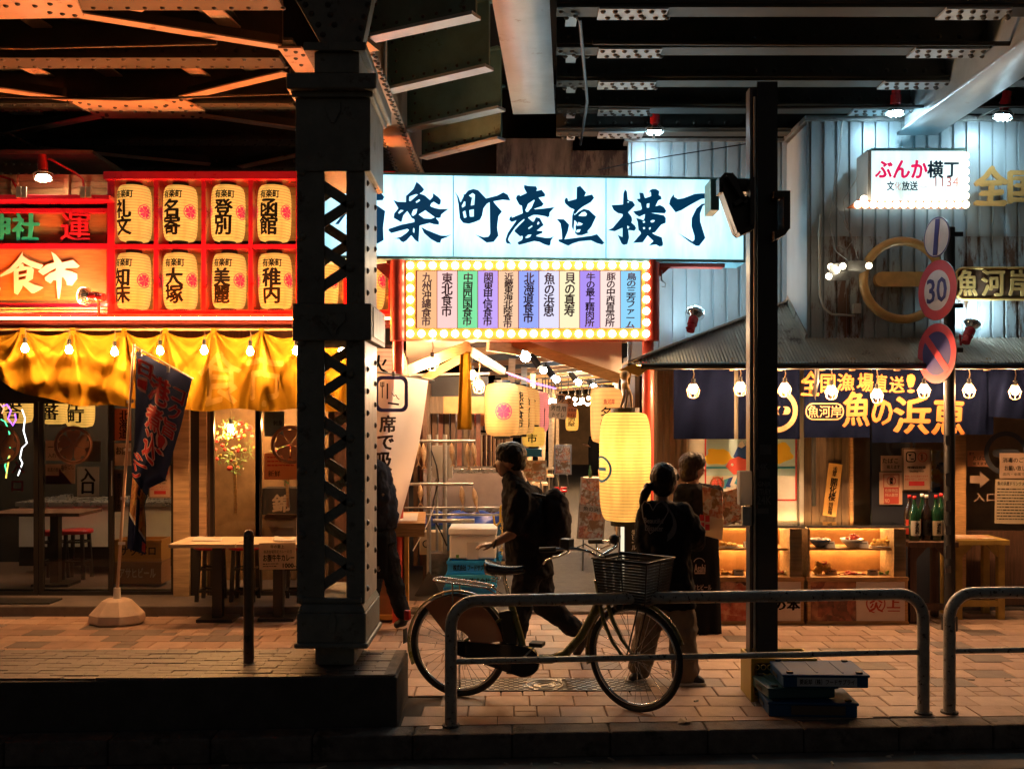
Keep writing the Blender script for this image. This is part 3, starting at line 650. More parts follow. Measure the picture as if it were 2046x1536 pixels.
SHI = [[[(330,585),(360,605),(385,635),(400,655),(470,640),(514,678),(498,690),(430,692),(415,700),(430,706),(460,712),(497,728),(498,760),(465,803),(432,800),(426,775),(408,748),(400,752),(398,800),(385,887),(374,887),(366,820),(364,770),(345,768),(328,790),(294,770),(290,752),(320,725),(362,708),(362,690),(280,737),(247,712),(300,670),(352,655),(342,620)]]]
SHOKU = [[[(150,587),(150,612),(190,640),(282,672),(262,700),(205,685),(150,655),(80,720),(8,748),(6,735),(70,690),(115,640)]],
 [[(130,668),(152,662),(158,680),(205,685),(222,700),(215,760),(185,778),(225,798),(283,815),(262,830),(222,852),(205,850),(150,800),(146,818),(118,862),(95,850),(92,700),(125,690)],[(125,712),(178,702),(175,725),(124,735)],[(124,748),(172,740),(168,760),(124,768)]],
 [[(-80,850),(-20,780),(10,820),(-10,870),(-80,900)]]]
b = MB(); traced(b, SHI+SHOKU, 0, 320, 3.197, 9.95, depth=.015); lp(b, '産', -90,505,-12,588, 9.95, bold=.03, brush=.05, depth=.014); b.build('lettering', wl, sg)
# ------------------------------------------------------------------ lanterns
M_hoop = mat('hoop_shade', (.40,.22,.06), .7)
PL = paper_lit('lantern_paper', (1,.62,.15), .42, .75, (1,.72,.28))
pink = mat('pink_crest', (.55,.02,.08), .7, em=(1,.05,.12), es=.4)
def crest(b, c, r, wrap, n=5, mi=0):       # five-petal flower in a ring, laid on a surface
    def ringp(r0, r1, k=24):
        vs = []; 
        for i in range(k):
            t = 2*math.pi*i/k; vs += [wrap(c[0]+r0*math.cos(t), c[1]+r0*math.sin(t)), wrap(c[0]+r1*math.cos(t), c[1]+r1*math.sin(t))]
        b.add(vs, [(2*i, 2*i+1, (2*i+3)%(2*k), (2*i+2)%(2*k)) for i in range(k)], False, mi)
    ringp(r*.88, r)
    for j in range(n):
        a = math.pi/2+2*math.pi*j/n; pts = [(0,0)]
        for (u, v) in ((.25,.16),(.5,.34),(.72,.36),(.80,.18),(.70,0),(.80,-.18),(.72,-.36),(.5,-.34),(.25,-.16)): pts.append((u,v))
        vs = [wrap(c[0]+r*(u*math.cos(a)-v*math.sin(a)), c[1]+r*(u*math.sin(a)+v*math.cos(a))) for u, v in pts]+[wrap(c[0]+r*.4*math.cos(a), c[1]+r*.4*math.sin(a))]
        m_ = len(pts); b.add(vs, [(m_, i, (i+1)%m_) for i in range(m_)], False, mi)
def lantern(loc, r, h, texts, label, group=None, crests=(), paper=None, ribs=22, cap=None, bulb=0, name='paper_lantern', ink=None, k=.78, seg=32):
    """barrel-shaped folded paper lantern; texts = [(string, u0, u1, z0, z1, vertical, bold)] in metres round the skin, z from the middle"""
    t = thing(name, loc, label, 'lantern', group); c = Vector(loc); n = ribs*2
    def rad(z):                                         # rounded barrel
        q = min(1, abs(z)/(h/2)); return r*(k+(1-k)*(1-q**3.2)**.6) if q < 1 else r*k
    prof = []
    for i in range(n+1):
        z = -h/2+h*i/n; q = abs(z)/(h/2); rr = r*(max(0,1-q**4)**.25*.55+.45)
        if i % 2: rr -= r*.012
        prof.append((rr, z))
    def rr_(z):
        q = min(.999, abs(z)/(h/2)); return r*((1-q**4)**.25*.55+.45)
    MB().lathe(prof, c, seg).build('paper_shade', paper or PL, t)
    b = MB()
    for i in range(2, n-1, 2): b.ring(c+Vector((0,0,prof[i][1])), prof[i][0]+.0006, .0011+r*.004, 28, 4, axis=(0,0,1))
    b.build('bamboo_hoops', M_hoop, t)['kind'] = 'stuff'
    cr = cap or r*.47
    for s_, nm in ((1,'top_cap'),(-1,'bottom_cap')):
        b = MB(); z = s_*h/2; b.lathe([(cr*.8,min(z-s_*.005,z+s_*r*.16)),(cr,min(z-s_*.005,z+s_*r*.16)),(cr,max(z-s_*.005,z+s_*r*.16)),(cr*.8,max(z-s_*.005,z+s_*r*.16))], c, 20, smooth=False); b.build(nm, M_blk, t)
    if bulb: MB().ball(c-Vector((0,0,h*.12)), r*.13, 8, 6).build('bulb', emit('lantern_bulb_%g' % bulb, (1,.62,.25), bulb), t)
    def wrap(u, z): 
        R_ = rr_(z)+.003; a = u/r-math.pi/2; return Vector((c.x+R_*math.cos(a), c.y+R_*math.sin(a), c.z+z))
    if texts:
        b = MB()
        for (s_, u0, u1, z0, z1, vt, bo) in texts: lett(b, s_, u0, u1, z0, z1, 0, bold=bo, vertical=vt, brush=.03, wrap=wrap, maxe=max(.02, r*.2))
        b.build('lettering', ink or M_ink, t)
    for (u, z, q) in crests:
        b = MB(); crest(b, (u, z), q, wrap); b.build('crest', pink, t)
    return t
# the red shelf with its cells
LY = 9.86
sh = thing('lantern_shelf', w(420,630,LY), 'bright red two-tier shelf holding paper lanterns above the yellow curtain', 'shelf')
for k, x in enumerate((214,307,402,496,591,686,776)): part('upright', M_red, sh, (x,358,x+(15 if k == 0 else 9),628), Y=LY, t=.30, bev=.003)
part('top_board', M_red, sh, (206,342,790,358), Y=LY-.05, t=.42, bev=.004); part('shelf_board', M_red, sh, (229,488,786,497), Y=LY+.002, t=.30); part('shelf_board', M_red, sh, (229,620,786,628), Y=LY+.002, t=.30)
for k in range(6):
    x0 = (214,307,402,496,591,686)[k]+9
    for r0 in (358,497):
        for q in range(4): part('back_plank', M_ply, sh, (x0,r0+q*31,x0+87,r0+q*31+30), Y=LY+.30+.003*((q+k)%2), t=.02)
names = (('礼文','知床'),('名寄','大塚'),('登別','美麗'),('函館','稚内'),('旭川','釧路'),('小樽','根室'))
cols = (268,361,457,549,643,737)
word = ('leftmost','second from left','third from left','fourth from left','mostly hidden behind the lattice column','just right of the lattice column')
lr = .168; lh = .56; LC = LY+.13
for k in range(6):
    for j in range(2):
        X = xw(cols[k], LC)-.0; Z = zw((428,563)[j], LC); tx = names[k][j]; u0 = -.11-(.03 if k == 0 else 0)
        lab = 'paper lantern reading %s on %s tier of red shelf, %s' % (tx, ('upper','lower')[j], word[k])
        texts = [('有楽町', u0, u0+.20, .13, .21, False, .035), (tx, u0+.0, u0+.18, -.23, .115, True, .04)]
        rj = random.Random(k*7+j); tl_ = lantern((X+rj.uniform(-.006,.006), LC, Z), lr, lh*rj.uniform(.985,1.01), texts, lab, 'lanterns on the red shelf', crests=[(.155+lr*.15, .0, .075), (-.215, .0, .07)], bulb=(22,30,38,27)[(k*3+j*2)%4], ribs=20, k=.8); tl_.rotation_euler = (0, R(rj.uniform(-1.6,1.6)), R(rj.uniform(-9,6)))
# ------------------------------------------------------------------ bulbs
def bulb_lamp(px, py, Y, label, top=None, cage=True, group='caged bulbs', strength=None, r=.034, name='hanging_bulb', cord=None):
    c = w(px, py, Y); t = thing(name, c, label, 'light bulb', group)
    b = MB(); b.lathe([(.012,.045),(.02,.03),(r,.0),(r*.8,-r*.7),(r*.35,-r*1.05),(1e-4,-r*1.1)], c, 10); b.build('glass_bulb', strength or M_bulb, t)
    b = MB(); b.cyl(c+Vector((0,0,.045)), c+Vector((0,0,.10)), .019, n=8); b.build('socket', M_blk, t)
    zt = zw(top, Y) if top else c.z+.2
    b = MB(); b.tube([c+Vector((0,0,.10)), c+Vector((.008,0,.10+(zt-c.z-.1)*.5)), Vector((c.x, c.y, zt))], .005, 5); b.build('cord', mat('cord_cloth', (.3,.2,.1), .7), t)
    if cage:
        b = MB()
        for k in range(6):
            a = math.pi*k/3; e = Vector((math.cos(a), math.sin(a), 0))
            b.tube([c+e*.022+Vector((0,0,.06)), c+e*.062+Vector((0,0,-.005)), c+e*.045+Vector((0,0,-.065)), c+e*.02+Vector((0,0,-.08))], .0028, 4)
        b.ring(c+Vector((0,0,-.005)), .062, .0028, 12, 4, axis=(0,0,1)); b.ring(c+Vector((0,0,-.08)), .02, .0028, 8, 4, axis=(0,0,1))
        b.build('wire_cage', M_galv if cage == 2 else mat('brass_cage', (.55,.30,.12), .35, metal=.5), t)
    return t
pos = ('far left','second from left','third from left','beside the blue flag','fourth before the lattice column','second left of the lattice column','just left of the lattice column','seen through the lattice of the column')
for k, (x, y) in enumerate(((50,696),(138,699),(229,703),(320,701),(408,700),(500,702),(592,701),(683,700))):
    bulb_lamp(x, y, 9.40, 'glowing bulb hanging before the yellow curtain, %s' % pos[k], top=659, cage=False, group='bulbs along the yellow curtain')
# ------------------------------------------------------------------ yellow curtain
hooks = (-55, 45, 145, 248, 330, 427, 522, 612, 700)
YC = 9.72
def cur(u, v):
    px = -55+755*u; j = max(i for i in range(len(hooks)) if hooks[i] <= px+.001); j = min(j, len(hooks)-2)
    f = (px-hooks[j])/(hooks[j+1]-hooks[j]); sag = 16*math.sin(math.pi*f)**.8 if px > 240 else 11*math.sin(math.pi*f)
    t = 660+sag; bt = 757+58*(1-math.exp(-max(0, px)/75)) if px > 0 else 757+px*.35
    bt += 3*math.sin(px*.05)+(4 if px > 330 else 0); py = t+(bt-t)*v
    d = 0
    for i, h in enumerate(hooks):                      # folds fan out of each hook
        dx = (px-h); vv = v*150+6; a = math.atan2(dx, vv); wt = math.exp(-abs(a)*1.1)*math.exp(-(dx/110)**2)
        d += .13*math.sin(a*10+i*1.7)*wt*(.35+v)+.045*math.sin(a*23+i)*wt*(.3+v)
    swag = .075*math.sin((py-660)*.11-((px-110)/70)**2*.9) if px < 300 else 0
    d += swag*min(1, v*2)*(1-max(0,px-200)/100 if px > 200 else 1)+.02*math.sin(px*.06+v*2)*v+.008*math.sin(px*.17+v*3)
    return w(px, py, YC+d-.03*v)
b = MB(); b.grid(cur, 260, 46); cu = b.build('yellow_curtain', M_yel); tag(cu, 'long yellow cloth curtain sagging from hooks over the left shopfront', 'curtain')
b = MB()
for s_, a, c in (('食', 398,482),('市', 494,566)):
    def wr(u, z, a=a): 
        px = u; q = cur((px+55)/755, z); return q-Vector((0,.006,0))
    lett(b, s_, a, c, .93, .22, 0, bold=.02, brush=.06, wrap=wr, maxe=6)
b.build('printed_lettering', M_yelp, cu)
b = MB()
for h in hooks[1:-1]: b.bp(h-5, 655, h+5, 668, YC-.012, .004)
b.build('tab', M_yel, cu, kind='stuff')
# ------------------------------------------------------------------ main sign, yawed a little like the kerb
def SYf(px): return 9.15+.25*(px-650)/835
def SP(px, z, dy=0): Y = SYf(px); return Vector((xw(px, Y), Y+dy, z))
ZT, ZB = zw(345, 9.15), zw(513, 9.15)
ms = thing('lane_entrance_sign', (.2,9.3,ZB), 'big backlit bluish white sign with dark blue brush characters over the lane entrance', 'sign')
def sbox(b, x0, x1, z0, z1, d0, d1):
    v = [SP(x0,z0,d0),SP(x1,z0,d0),SP(x1,z0,d1),SP(x0,z0,d1),SP(x0,z1,d0),SP(x1,z1,d0),SP(x1,z1,d1),SP(x0,z1,d1)]
    return b.add(v, [(0,3,2,1),(4,5,6,7),(0,1,5,4),(1,2,6,5),(2,3,7,6),(3,0,4,7)])
SF = paper_lit('sign_face', (.56,.85,1), .50, .75, (.70,.90,1))
for a, c in ((640,905),(906.5,1210),(1211.5,1486)):
    MB().add([SP(a,ZB+.012),SP(c,ZB+.012),SP(c,ZT-.012),SP(a,ZT-.012)], [(0,1,2,3)]).build('lit_face', SF, ms)
cy = mat('sign_edge', (.22,.50,.58), .4, var=.15)
b = MB(); sbox(b,640,1488,ZT-.012,ZT+.01,-.008,.34); b.build('casing_top', cy, ms)
b = MB(); sbox(b,640,1488,ZB-.015,ZB+.012,-.008,.34); b.build('casing_bottom', cy, ms)
for a, c in ((634,640),(1485,1489)): b = MB(); sbox(b,a,c,ZB+.012,ZT-.012,-.008,.34); b.build('casing_side', cy, ms)
b = MB(); sbox(b,640,1485,ZB+.012,ZT-.012,.33,.34); b.build('casing_back', M_white, ms)
for a, c in ((905,906.5),(1210,1211.5)): b = MB(); sbox(b,a,c,ZB+.012,ZT-.012,-.004,.004); b.build('face_joint', cy, ms)
tb = emit('tube_glow', (.62,.90,1), 9)
for zz in (ZB+.16, (ZB+ZT)/2, ZT-.16):
    for a, c in ((665,900),(915,1200),(1220,1465)): b = MB(); b.cyl(SP(a,zz,.2), SP(c,zz,.2), .016, n=8); b.build('tube', tb, ms)
C1 = [
 [[(40,185),(90,170),(160,250),(140,288),(40,290),(-330,330),(-300,270)]], [[(40,350),(60,335),(170,410),(145,600),(152,740),(85,778),(40,770),(-10,700),(20,500),(-200,520),(-210,780),(-250,760),(-240,420)]], [[(-150,80),(-100,120),(-190,330),(-360,560),(-400,560),(-260,380)]],
 [[(525,78),(570,115),(612,165),(590,195),(560,212),(590,222),(620,235),(678,285),(710,250),(712,208),(770,250),(802,285),(798,325),(780,342),(720,305),(690,325),(680,355),(730,375),(790,388),(887,386),(805,450),(800,480),(780,490),(745,488),(780,530),(778,565),(720,560),(675,545),(560,575),(548,765),(510,740),(465,685),(410,745),(375,765),(345,750),(330,728),(275,722),(350,700),(410,660),(440,625),(420,612),(240,660),(205,630),(210,612),(350,565),(500,535),(500,505),(470,490),(455,462),(420,410),(375,460),(360,520),(350,537),(265,488),(270,440),(318,380),(262,285),(310,305),(405,308),(405,240),(490,160)],
  [(445,245),(520,218),(540,226),(455,298),(441,295)],[(515,305),(555,278),(568,290),(525,318)],[(320,425),(345,397),(380,403),(325,443)],[(470,440),(490,395),(535,385),(520,440),(490,465),(472,460)],[(550,450),(625,402),(732,480),(690,498),(610,493)],[(485,615),(493,600),(503,615),(500,658),(485,650)]],
 [[(578,590),(640,625),(800,688),(870,690),(920,675),(870,705),(805,730),(795,770),(760,768),(690,730),(610,660)]],
 [[(960,192),(1000,245),(1025,312),(1060,240),(1055,222),(1075,220),(1110,178),(1170,160),(1225,175),(1315,268),(1440,235),(1510,198),(1560,225),(1590,290),(1500,283),(1395,300),(1430,345),(1495,415),(1455,470),(1440,600),(1455,690),(1400,760),(1320,768),(1195,678),(1290,708),(1340,700),(1360,670),(1355,310),(1320,330),(1285,380),(1270,460),(1245,510),(1200,530),(1120,555),(1055,545),(1030,515),(1015,490),(1000,330),(985,250)],
  [(1038,350),(1065,300),(1080,305),(1078,350),(1045,372)],[(1118,235),(1160,205),(1188,225),(1180,340),(1140,348),(1155,260)],[(1050,420),(1078,405),(1092,480),(1065,488)],[(1125,400),(1175,390),(1175,472),(1130,475)]],
 [[(1745,115),(1790,125),(1880,130),(1895,160),(1885,182),(1945,170),(1985,220),(1980,245),(1910,258),(1968,330),(1945,357),(1860,385),(1870,390),(1960,383),(2046,372),(2092,365),(2037,425),(2032,470),(2012,482),(1990,470),(1900,455),(1850,455),(1790,485),(1840,530),(1855,530),(1880,478),(1925,490),(1967,570),(1940,590),(1890,632),(1955,638),(1950,660),(1900,680),(1880,695),(1990,715),(2046,712),(2082,695),(2050,745),(2045,790),(2025,803),(1980,790),(1920,760),(1860,750),(1690,795),(1670,775),(1675,762),(1720,740),(1730,710),(1725,690),(1700,698),(1635,640),(1640,625),(1750,510),(1745,500),(1690,545),(1640,600),(1580,690),(1562,735),(1600,785),(1545,775),(1535,735),(1560,660),(1600,600),(1660,515),(1605,535),(1575,510),(1585,480),(1602,465),(1610,485),(1730,435),(1720,350),(1690,340),(1652,265),(1665,235),(1695,225),(1700,240),(1775,205),(1745,150)],
  [(1760,400),(1790,330),(1860,282),(1865,290),(1830,370),(1790,418),(1770,420)],[(1790,605),(1835,572),(1842,585),(1800,612)],[(1893,560),(1905,528),(1920,545),(1905,565)],[(1758,710),(1790,680),(1830,678),(1810,705),(1775,718)]]]
C2 = [
 [[(412,140),(450,125),(517,200),(497,243),(585,222),(608,262),(570,310),(480,360),(430,400),(390,452),(370,420),(385,395),(330,370),(280,325),(272,290),(285,262),(305,262),(315,298),(408,272)]],
 [[(370,418),(386,457),(430,420),(490,385),(550,400),(630,475),(575,590),(530,640),(545,655),(470,685),(420,685),(390,660),(400,620),(395,590),(415,545),(385,512),(375,635),(355,590),(358,470)],[(430,465),(470,425),(505,418),(527,445),(515,465),(480,468)],[(412,575),(430,535),(480,555),(460,572)],[(405,640),(415,622),(455,618),(440,650),(410,652)]],
 [[(182,502),(265,503),(325,565),(310,640),(272,730),(580,690),(640,672),(725,770),(700,790),(640,775),(570,742),(440,755),(360,780),(315,805),(205,755),(205,732),(245,728),(240,640),(225,550)]],
 [[(958,165),(980,190),(990,280),(1005,292),(1045,300),(1073,345),(995,425),(1035,480),(1040,520),(1030,540),(1070,575),(1085,605),(1065,635),(995,625),(1005,710),(985,785),(945,795),(920,780),(875,680),(930,705),(930,600),(840,640),(765,628),(820,600),(930,470),(930,445),(880,435),(830,400),(805,345),(935,335),(940,210)],[(985,575),(1008,590),(995,612),(985,605)],[(985,304),(998,300),(1003,310),(990,318)]],
 [[(1120,202),(1165,205),(1185,265),(1255,240),(1250,190),(1230,208),(1240,175),(1270,160),(1310,160),(1348,185),(1342,230),(1365,240),(1375,275),(1335,290),(1305,355),(1355,342),(1400,365),(1427,410),(1410,437),(1250,430),(1330,445),(1400,460),(1422,490),(1420,545),(1370,565),(1300,650),(1265,660),(1300,680),(1375,708),(1390,775),(1385,805),(1350,812),(1310,790),(1230,800),(1280,750),(1215,688),(1160,765),(1048,772),(1140,665),(1130,640),(1112,630),(1100,530),(1085,490),(1130,500),(1165,515),(1180,490),(1185,445),(1120,475),(1080,450),(1050,415),(1130,400),(1150,385),(1135,320),(1110,305),(1092,272),(1130,270)],
  [(1205,330),(1235,320),(1232,370),(1205,372)],[(1158,530),(1180,522),(1188,540),(1165,545)],[(1245,525),(1270,512),(1298,515),(1280,538),(1255,540)],[(1160,598),(1178,590),(1188,608),(1170,618)],[(1228,605),(1248,590),(1250,610),(1235,624)]],
 [[(1508,218),(1518,250),(1560,275),(1620,265),(1750,215),(1830,210),(1935,215),(1935,290),(1870,265),(1820,275),(1700,340),(1600,400),(1532,425),(1458,330),(1470,280)]],
 [[(1865,325),(1870,335),(1840,355),(1810,440),(1812,530),(1870,715),(1800,805),(1765,805),(1690,760),(1567,662),(1700,740),(1725,755),(1745,735),(1745,690),(1712,580),(1715,490),(1770,380),(1830,330)]]]
b = MB(); traced(b, C1, 740, 350, 5.683, SYf); traced(b, C2, 1080, 350, 5.683, SYf)
b.build('lettering', mat('navy_vinyl', (.004,.035,.10), .45, em=(0,.10,.26), es=.30), ms)
# ------------------------------------------------------------------ marquee of eleven coloured panels
mq = thing('marquee', (.3,9.25,zw(680,9.27)), 'bulb-framed marquee with eleven coloured vertical panels under the big white sign', 'marquee')
def MP(px, py, dy=0): Y = SYf(px)+.02; return w(px, py, Y)+Vector((0,dy,0))
def mbox(b, x0, y0, x1, y1, d0, d1):
    v = [MP(x0,y1,d0),MP(x1,y1,d0),MP(x1,y1,d1),MP(x0,y1,d1),MP(x0,y0,d0),MP(x1,y0,d0),MP(x1,y0,d1),MP(x0,y0,d1)]
    return b.add(v, [(0,3,2,1),(4,5,6,7),(0,1,5,4),(1,2,6,5),(2,3,7,6),(3,0,4,7)])
b = MB(); mbox(b,811,521,1302,679,.05,.22); b.build('box', mat('marquee_box', (.55,.07,.04), .4), mq)
fy = mat('marquee_yellow_glow', (.28,.13,.02), .35, em=(1,.45,.08), es=.2)  # light of the bulbs on the frame put in as a faint glow
for q in ((811,521,1302,540),(811,656,1302,678),(811,540,830,656),(1282,540,1302,656)): b = MB(); mbox(b,*q,0,.048); b.build('frame_bar', fy, mq)
pc = ((1,.42,.06),(1,.55,.50),(.03,.80,.22),(.50,.25,1),(1,.55,.25),(.16,.28,1),(.72,.70,1),(1,.88,.45),(.30,.12,.95),(1,.72,.62),(.10,.62,1))
pt = ('九州沖縄食市','東北食市','中国四国食市','関東甲信食市','近畿東海北陸食市','北海道食市','魚の浜恵','貝の真寿','牛の最上精肉所','豚の中西直売所','鳥の三芳ファーム')
pcn = ('orange','pale pink','green','violet','peach','blue','lilac white','cream','purple','rosy white','sky blue')
pw = (1281-832)/11
for k in range(11):
    a = 832+pw*k; b = MB(); mbox(b, a+.8, 541, a+pw-.8, 655, .018, .03)
    o = b.build('panel', emit('panel_%d' % k, tuple(c*.78+.22 for c in pc[k]), .95 if k in (1,6,7,9) else .9), mq); o['label'] = '%s panel reading %s' % (pcn[k], pt[k])
    b = MB(); cx_ = a+pw/2; n = len(pt[k]); hh = {4:100,5:100,6:106,7:108,8:110}[n]; wd = 20 if n > 5 else 22
    Yk = SYf(cx_)+.02
    lett(b, pt[k], xw(cx_-wd/2,Yk), xw(cx_+wd/2,Yk), zw(545+hh if n != 4 else 632,Yk), zw(545,Yk), Yk+.012, vertical=True, bold=.028, brush=.05, depth=.012)
    b.build('lettering', mat('purple_ink', (.05,.012,.05), .6), o)
mb_ = emit('marquee_bulb', (1,.78,.46), 30)
bl = [(820+i*22.4, 531) for i in range(22)]+[(820+i*22.4, 667) for i in range(22)]+[(820, 531+i*22.7) for i in range(1,6)]+[(1291, 531+i*22.7) for i in range(1,6)]
me0 = None
for (x, y) in bl:
    if me0 is None:
        o = MB().ball(ORG[mq.name], .033, 12, 8).build('bulb', mb_, mq); me0 = o.data
    else: o = bpy.data.objects.new('bulb', me0); S.collection.objects.link(o); o.parent = mq
    o.location = MP(x, y, -.018)-ORG[mq.name]
# posts
for nm, x0, x1, dy, lab in (('post',782,808,.10,'round red steel post carrying the left end of the marquee'),('post',1281,1308,.12,'round red steel post behind the big lantern carrying the right end of the marquee')):
    Y = 9.33 if x0 < 1000 else 9.47; c0 = xw((x0+x1)/2, Y); rr = (x1-x0)/2*Y/F
    t = thing('red_post', (c0, Y, 0), lab, 'post', 'red posts of the entrance'); MB().cyl((c0,Y,0),(c0,Y,zw(680,Y)),rr*.85,n=20).build('lower_tube', M_redp, t)
    MB().cyl((c0+(.012 if x0 < 1000 else .02),Y-.06,zw(682,Y)),(c0+(.012 if x0 < 1000 else .02),Y-.06,zw(523,Y)),rr*1.25,n=20).build('upper_tube', M_redp, t)
    b = MB(); s_ = 1 if x0 > 1000 else -1; b.prism([(c0+s_*rr*1.2,zw(526,Y)),(c0+s_*(rr*1.2+.16),zw(530,Y)),(c0+s_*rr*1.2,zw(560,Y))],Y-.04,Y-.02); b.build('bracket', M_redp, t)
b = MB(); b.bar(SP(770,ZB-.035,.12), SP(1450,ZB-.035,.12), .12, .03); o = b.build('sign_beam', M_redp, ms)
b = MB(); b.tube([w(1322,540,9.4),w(1322,560,9.4),w(1330,566,9.4),w(1329,574,9.4),w(1322,572,9.4)], .006, 6); o = b.build('wire_hook', M_galv); tag(o, 'small bent wire hook hanging under the right end of the big sign', 'hook')
# ------------------------------------------------------------------ white banner, big white lantern behind it
lantern((xw(768,9.55), 9.55, zw(800,9.55)), .225, .98, [('火', -.12,.06,.25,.42,False,.02)], 'large white paper lantern hanging behind the white smoking banner', paper=paper_lit('white_lantern_paper', (1,.62,.34), .5, .5), bulb=30, ribs=24)
bn = thing('white_banner', w(735,1235,9.2), 'tall white banner with fork, knife and cigarette pictogram and bold black characters beside the column', 'banner')
def ban(u, v):
    x0 = 700+6*v; x1 = 856-60*v+8*math.sin(v*3.1); py = 742+14*u+(1040-750)*v
    return w(x0+(x1-x0)*u, py, 9.20+.03*math.sin(u*5+v*3)+.02*math.sin(v*7+u*2))
b = MB(); b.grid(ban, 40, 60); b.build('cloth', M_wcl, bn)
def banp(px, py, d=.005):
    v = (py-748)/290; x0 = 700+6*v; x1 = 856-60*v+8*math.sin(v*3.1); u = (px-x0)/(x1-x0); v = (py-742-14*u)/290
    return ban(u, v)-Vector((0,d,0))
bi = mat('blue_print', (.06,.05,.25), .7)
def loop_print(b, pts, t_):
    n = len(pts); P = [banp(*p) for p in pts]; b.tube(P, t_, 6, closed=True)
def rrect(x0, y0, x1, y1, r, n=5):
    o = []
    for cx_, cy_, a in ((x1-r,y0+r,-90),(x1-r,y1-r,0),(x0+r,y1-r,90),(x0+r,y0+r,180)):
        for i in range(n+1): t = R(a+90*i/n); o.append((cx_+r*math.cos(t), cy_+r*math.sin(t)))
    return o
def flat_ring(b, outer, inner, fn, mi=0):
    n = len(outer); b.add([fn(*p) for p in outer]+[fn(*p) for p in inner], [(i,(i+1)%n,n+(i+1)%n,n+i) for i in range(n)], False, mi)
b = MB(); flat_ring(b, rrect(749,751,815,823,14,8), rrect(756,758,808,816,10,8), banp)
b.build('pictogram_frame', bi, bn)
def ink_line(b, pts, hw, fn=banp):
    for i in range(len(pts)-1):
        (x0,y0),(x1,y1) = pts[i], pts[i+1]; L = math.hypot(x1-x0,y1-y0) or 1; nx, ny = -(y1-y0)/L*hw, (x1-x0)/L*hw
        b.add([fn(x0+nx,y0+ny),fn(x0-nx,y0-ny),fn(x1-nx,y1-ny),fn(x1+nx,y1+ny)], [(0,1,2,3)])
b = MB(); 
ink_line(b, [(764,763),(764,795)], 1); ink_line(b, [(761,763),(761,772),(767,772),(767,763)], .8); ink_line(b, [(774,766),(774,797)], 1.4)
ink_line(b, [(783,785),(787,791),(791,789),(794,795),(798,798)], .8); ink_line(b, [(775,805),(797,808)], 1.8)
b.build('pictogram', M_ink, bn)
b = MB()
for s_, y0, y1, sh_ in (('席',830,863,0),('で',870,898,-4),('吸',904,940,-8)):
    lett(b, s_, 759+sh_, 790+sh_, -y1, -y0, 0, bold=.035, wrap=lambda u, z: banp(u, -z), maxe=6)
b.build('lettering', mat('brown_ink', (.04,.02,.02), .6), bn)
b = MB(); b.tube([w(698,738,9.2), w(770,745,9.18), w(868,760,9.16)], .008, 6); b.build('top_rod', M_white, bn)
b = MB(); b.cyl(w(700,1235,9.2), w(699,735,9.2), .013, n=8); b.build('pole', M_white, bn)
for (x, y) in ((786,742),): b = MB(); b.bp(x-3,y,x+3,y+10,9.17,.02); b.build('loop_tab', M_white, bn)
# ------------------------------------------------------------------ right building: ribbed metal walls
M_sid = mat('siding_metal', (.42,.49,.52), .42, metal=.15, var=.14, vs=2.2, wear=(.20,.15,.12), ws=2.4, wt=.64, aniso=(2,1,.5))
M_sidl = mat('siding_metal_rusty', (.42,.45,.45), .5, metal=.1, var=.2, vs=2, wear=(.17,.085,.05), ws=1.8, wt=.53, aniso=(2.5,1,.6), bump=.2)
rb = thing('ribbed_metal_building', (3.5,9.8,0), 'tall ribbed light blue grey metal-clad building rising behind the corrugated awning at right', 'building')
def siding(x0, x1, z0, z1, Y, pitch, m, side=None):
    x = x0; k = 0
    while x < x1-.01:
        xe = min(x+pitch-.0015, x1); b = MB(); rw = pitch*.26
        pr = [(x,0),(x+rw*.25,-.0),(x+rw*.35,.022),(x+rw,.022),(x+rw*1.12,0),(xe,0)]
        for i in range(len(pr)-1):
            (a, da), (c, dc) = pr[i], pr[i+1]
            if side is None: b.add([(a,Y+da,z0),(c,Y+dc,z0),(c,Y+dc,z1),(a,Y+da,z1)], [(0,1,2,3)])
            else: b.add([(side+da,a,z0),(side+dc,c,z0),(side+dc,c,z1),(side+da,a,z1)], [(0,1,2,3)])
        b.build('siding_panel', m, rb); x += pitch; k += 1
YF, YB = 9.5, 10.2; XR = 2.82
ZTOP = zw(243,YF); ZS = zw(472,YF)
siding(XR, xw(2120,YF), ZS+.002, ZTOP, YF, .124, M_sid); siding(XR, xw(2120,YF), zw(720,YF), ZS-.002, YF, .124, M_sidl)
siding(xw(1255,YB), XR, zw(745,YB), zw(282,YB), YB, .140, M_sid)
siding(YF+.02, YB-.005, 2.4, ZTOP-.02, 0, .115, M_sid, side=XR)
MB().box(XR-.005, XR+.004, YF+.01, YB, 2.4, ZTOP-.03).box(XR, xw(2120,YF), YF+.03, YF+.06, 2.62, ZTOP-.02).build('wall_core', M_sid, rb)
MB().box(xw(1255,YB), XR, YB+.03, YB+.06, 2.35, zw(284,YB)).build('wall_core', M_sid, rb)
MB().box(XR-.03, xw(2120,YF), YF-.03, YF+.15, ZTOP, ZTOP+.05).build('top_flashing', M_galv, rb, bev=.004)
b = MB(); b.box(XR-.035, XR+.06, YF+.15, YB+.1, ZTOP, ZTOP+.045); b.build('top_flashing', M_galv, rb)
MB().box(xw(1250,YB)-.01, XR-.036, YB-.03, YB+.15, zw(284,YB), zw(278,YB)).build('top_flashing', M_galv, rb)
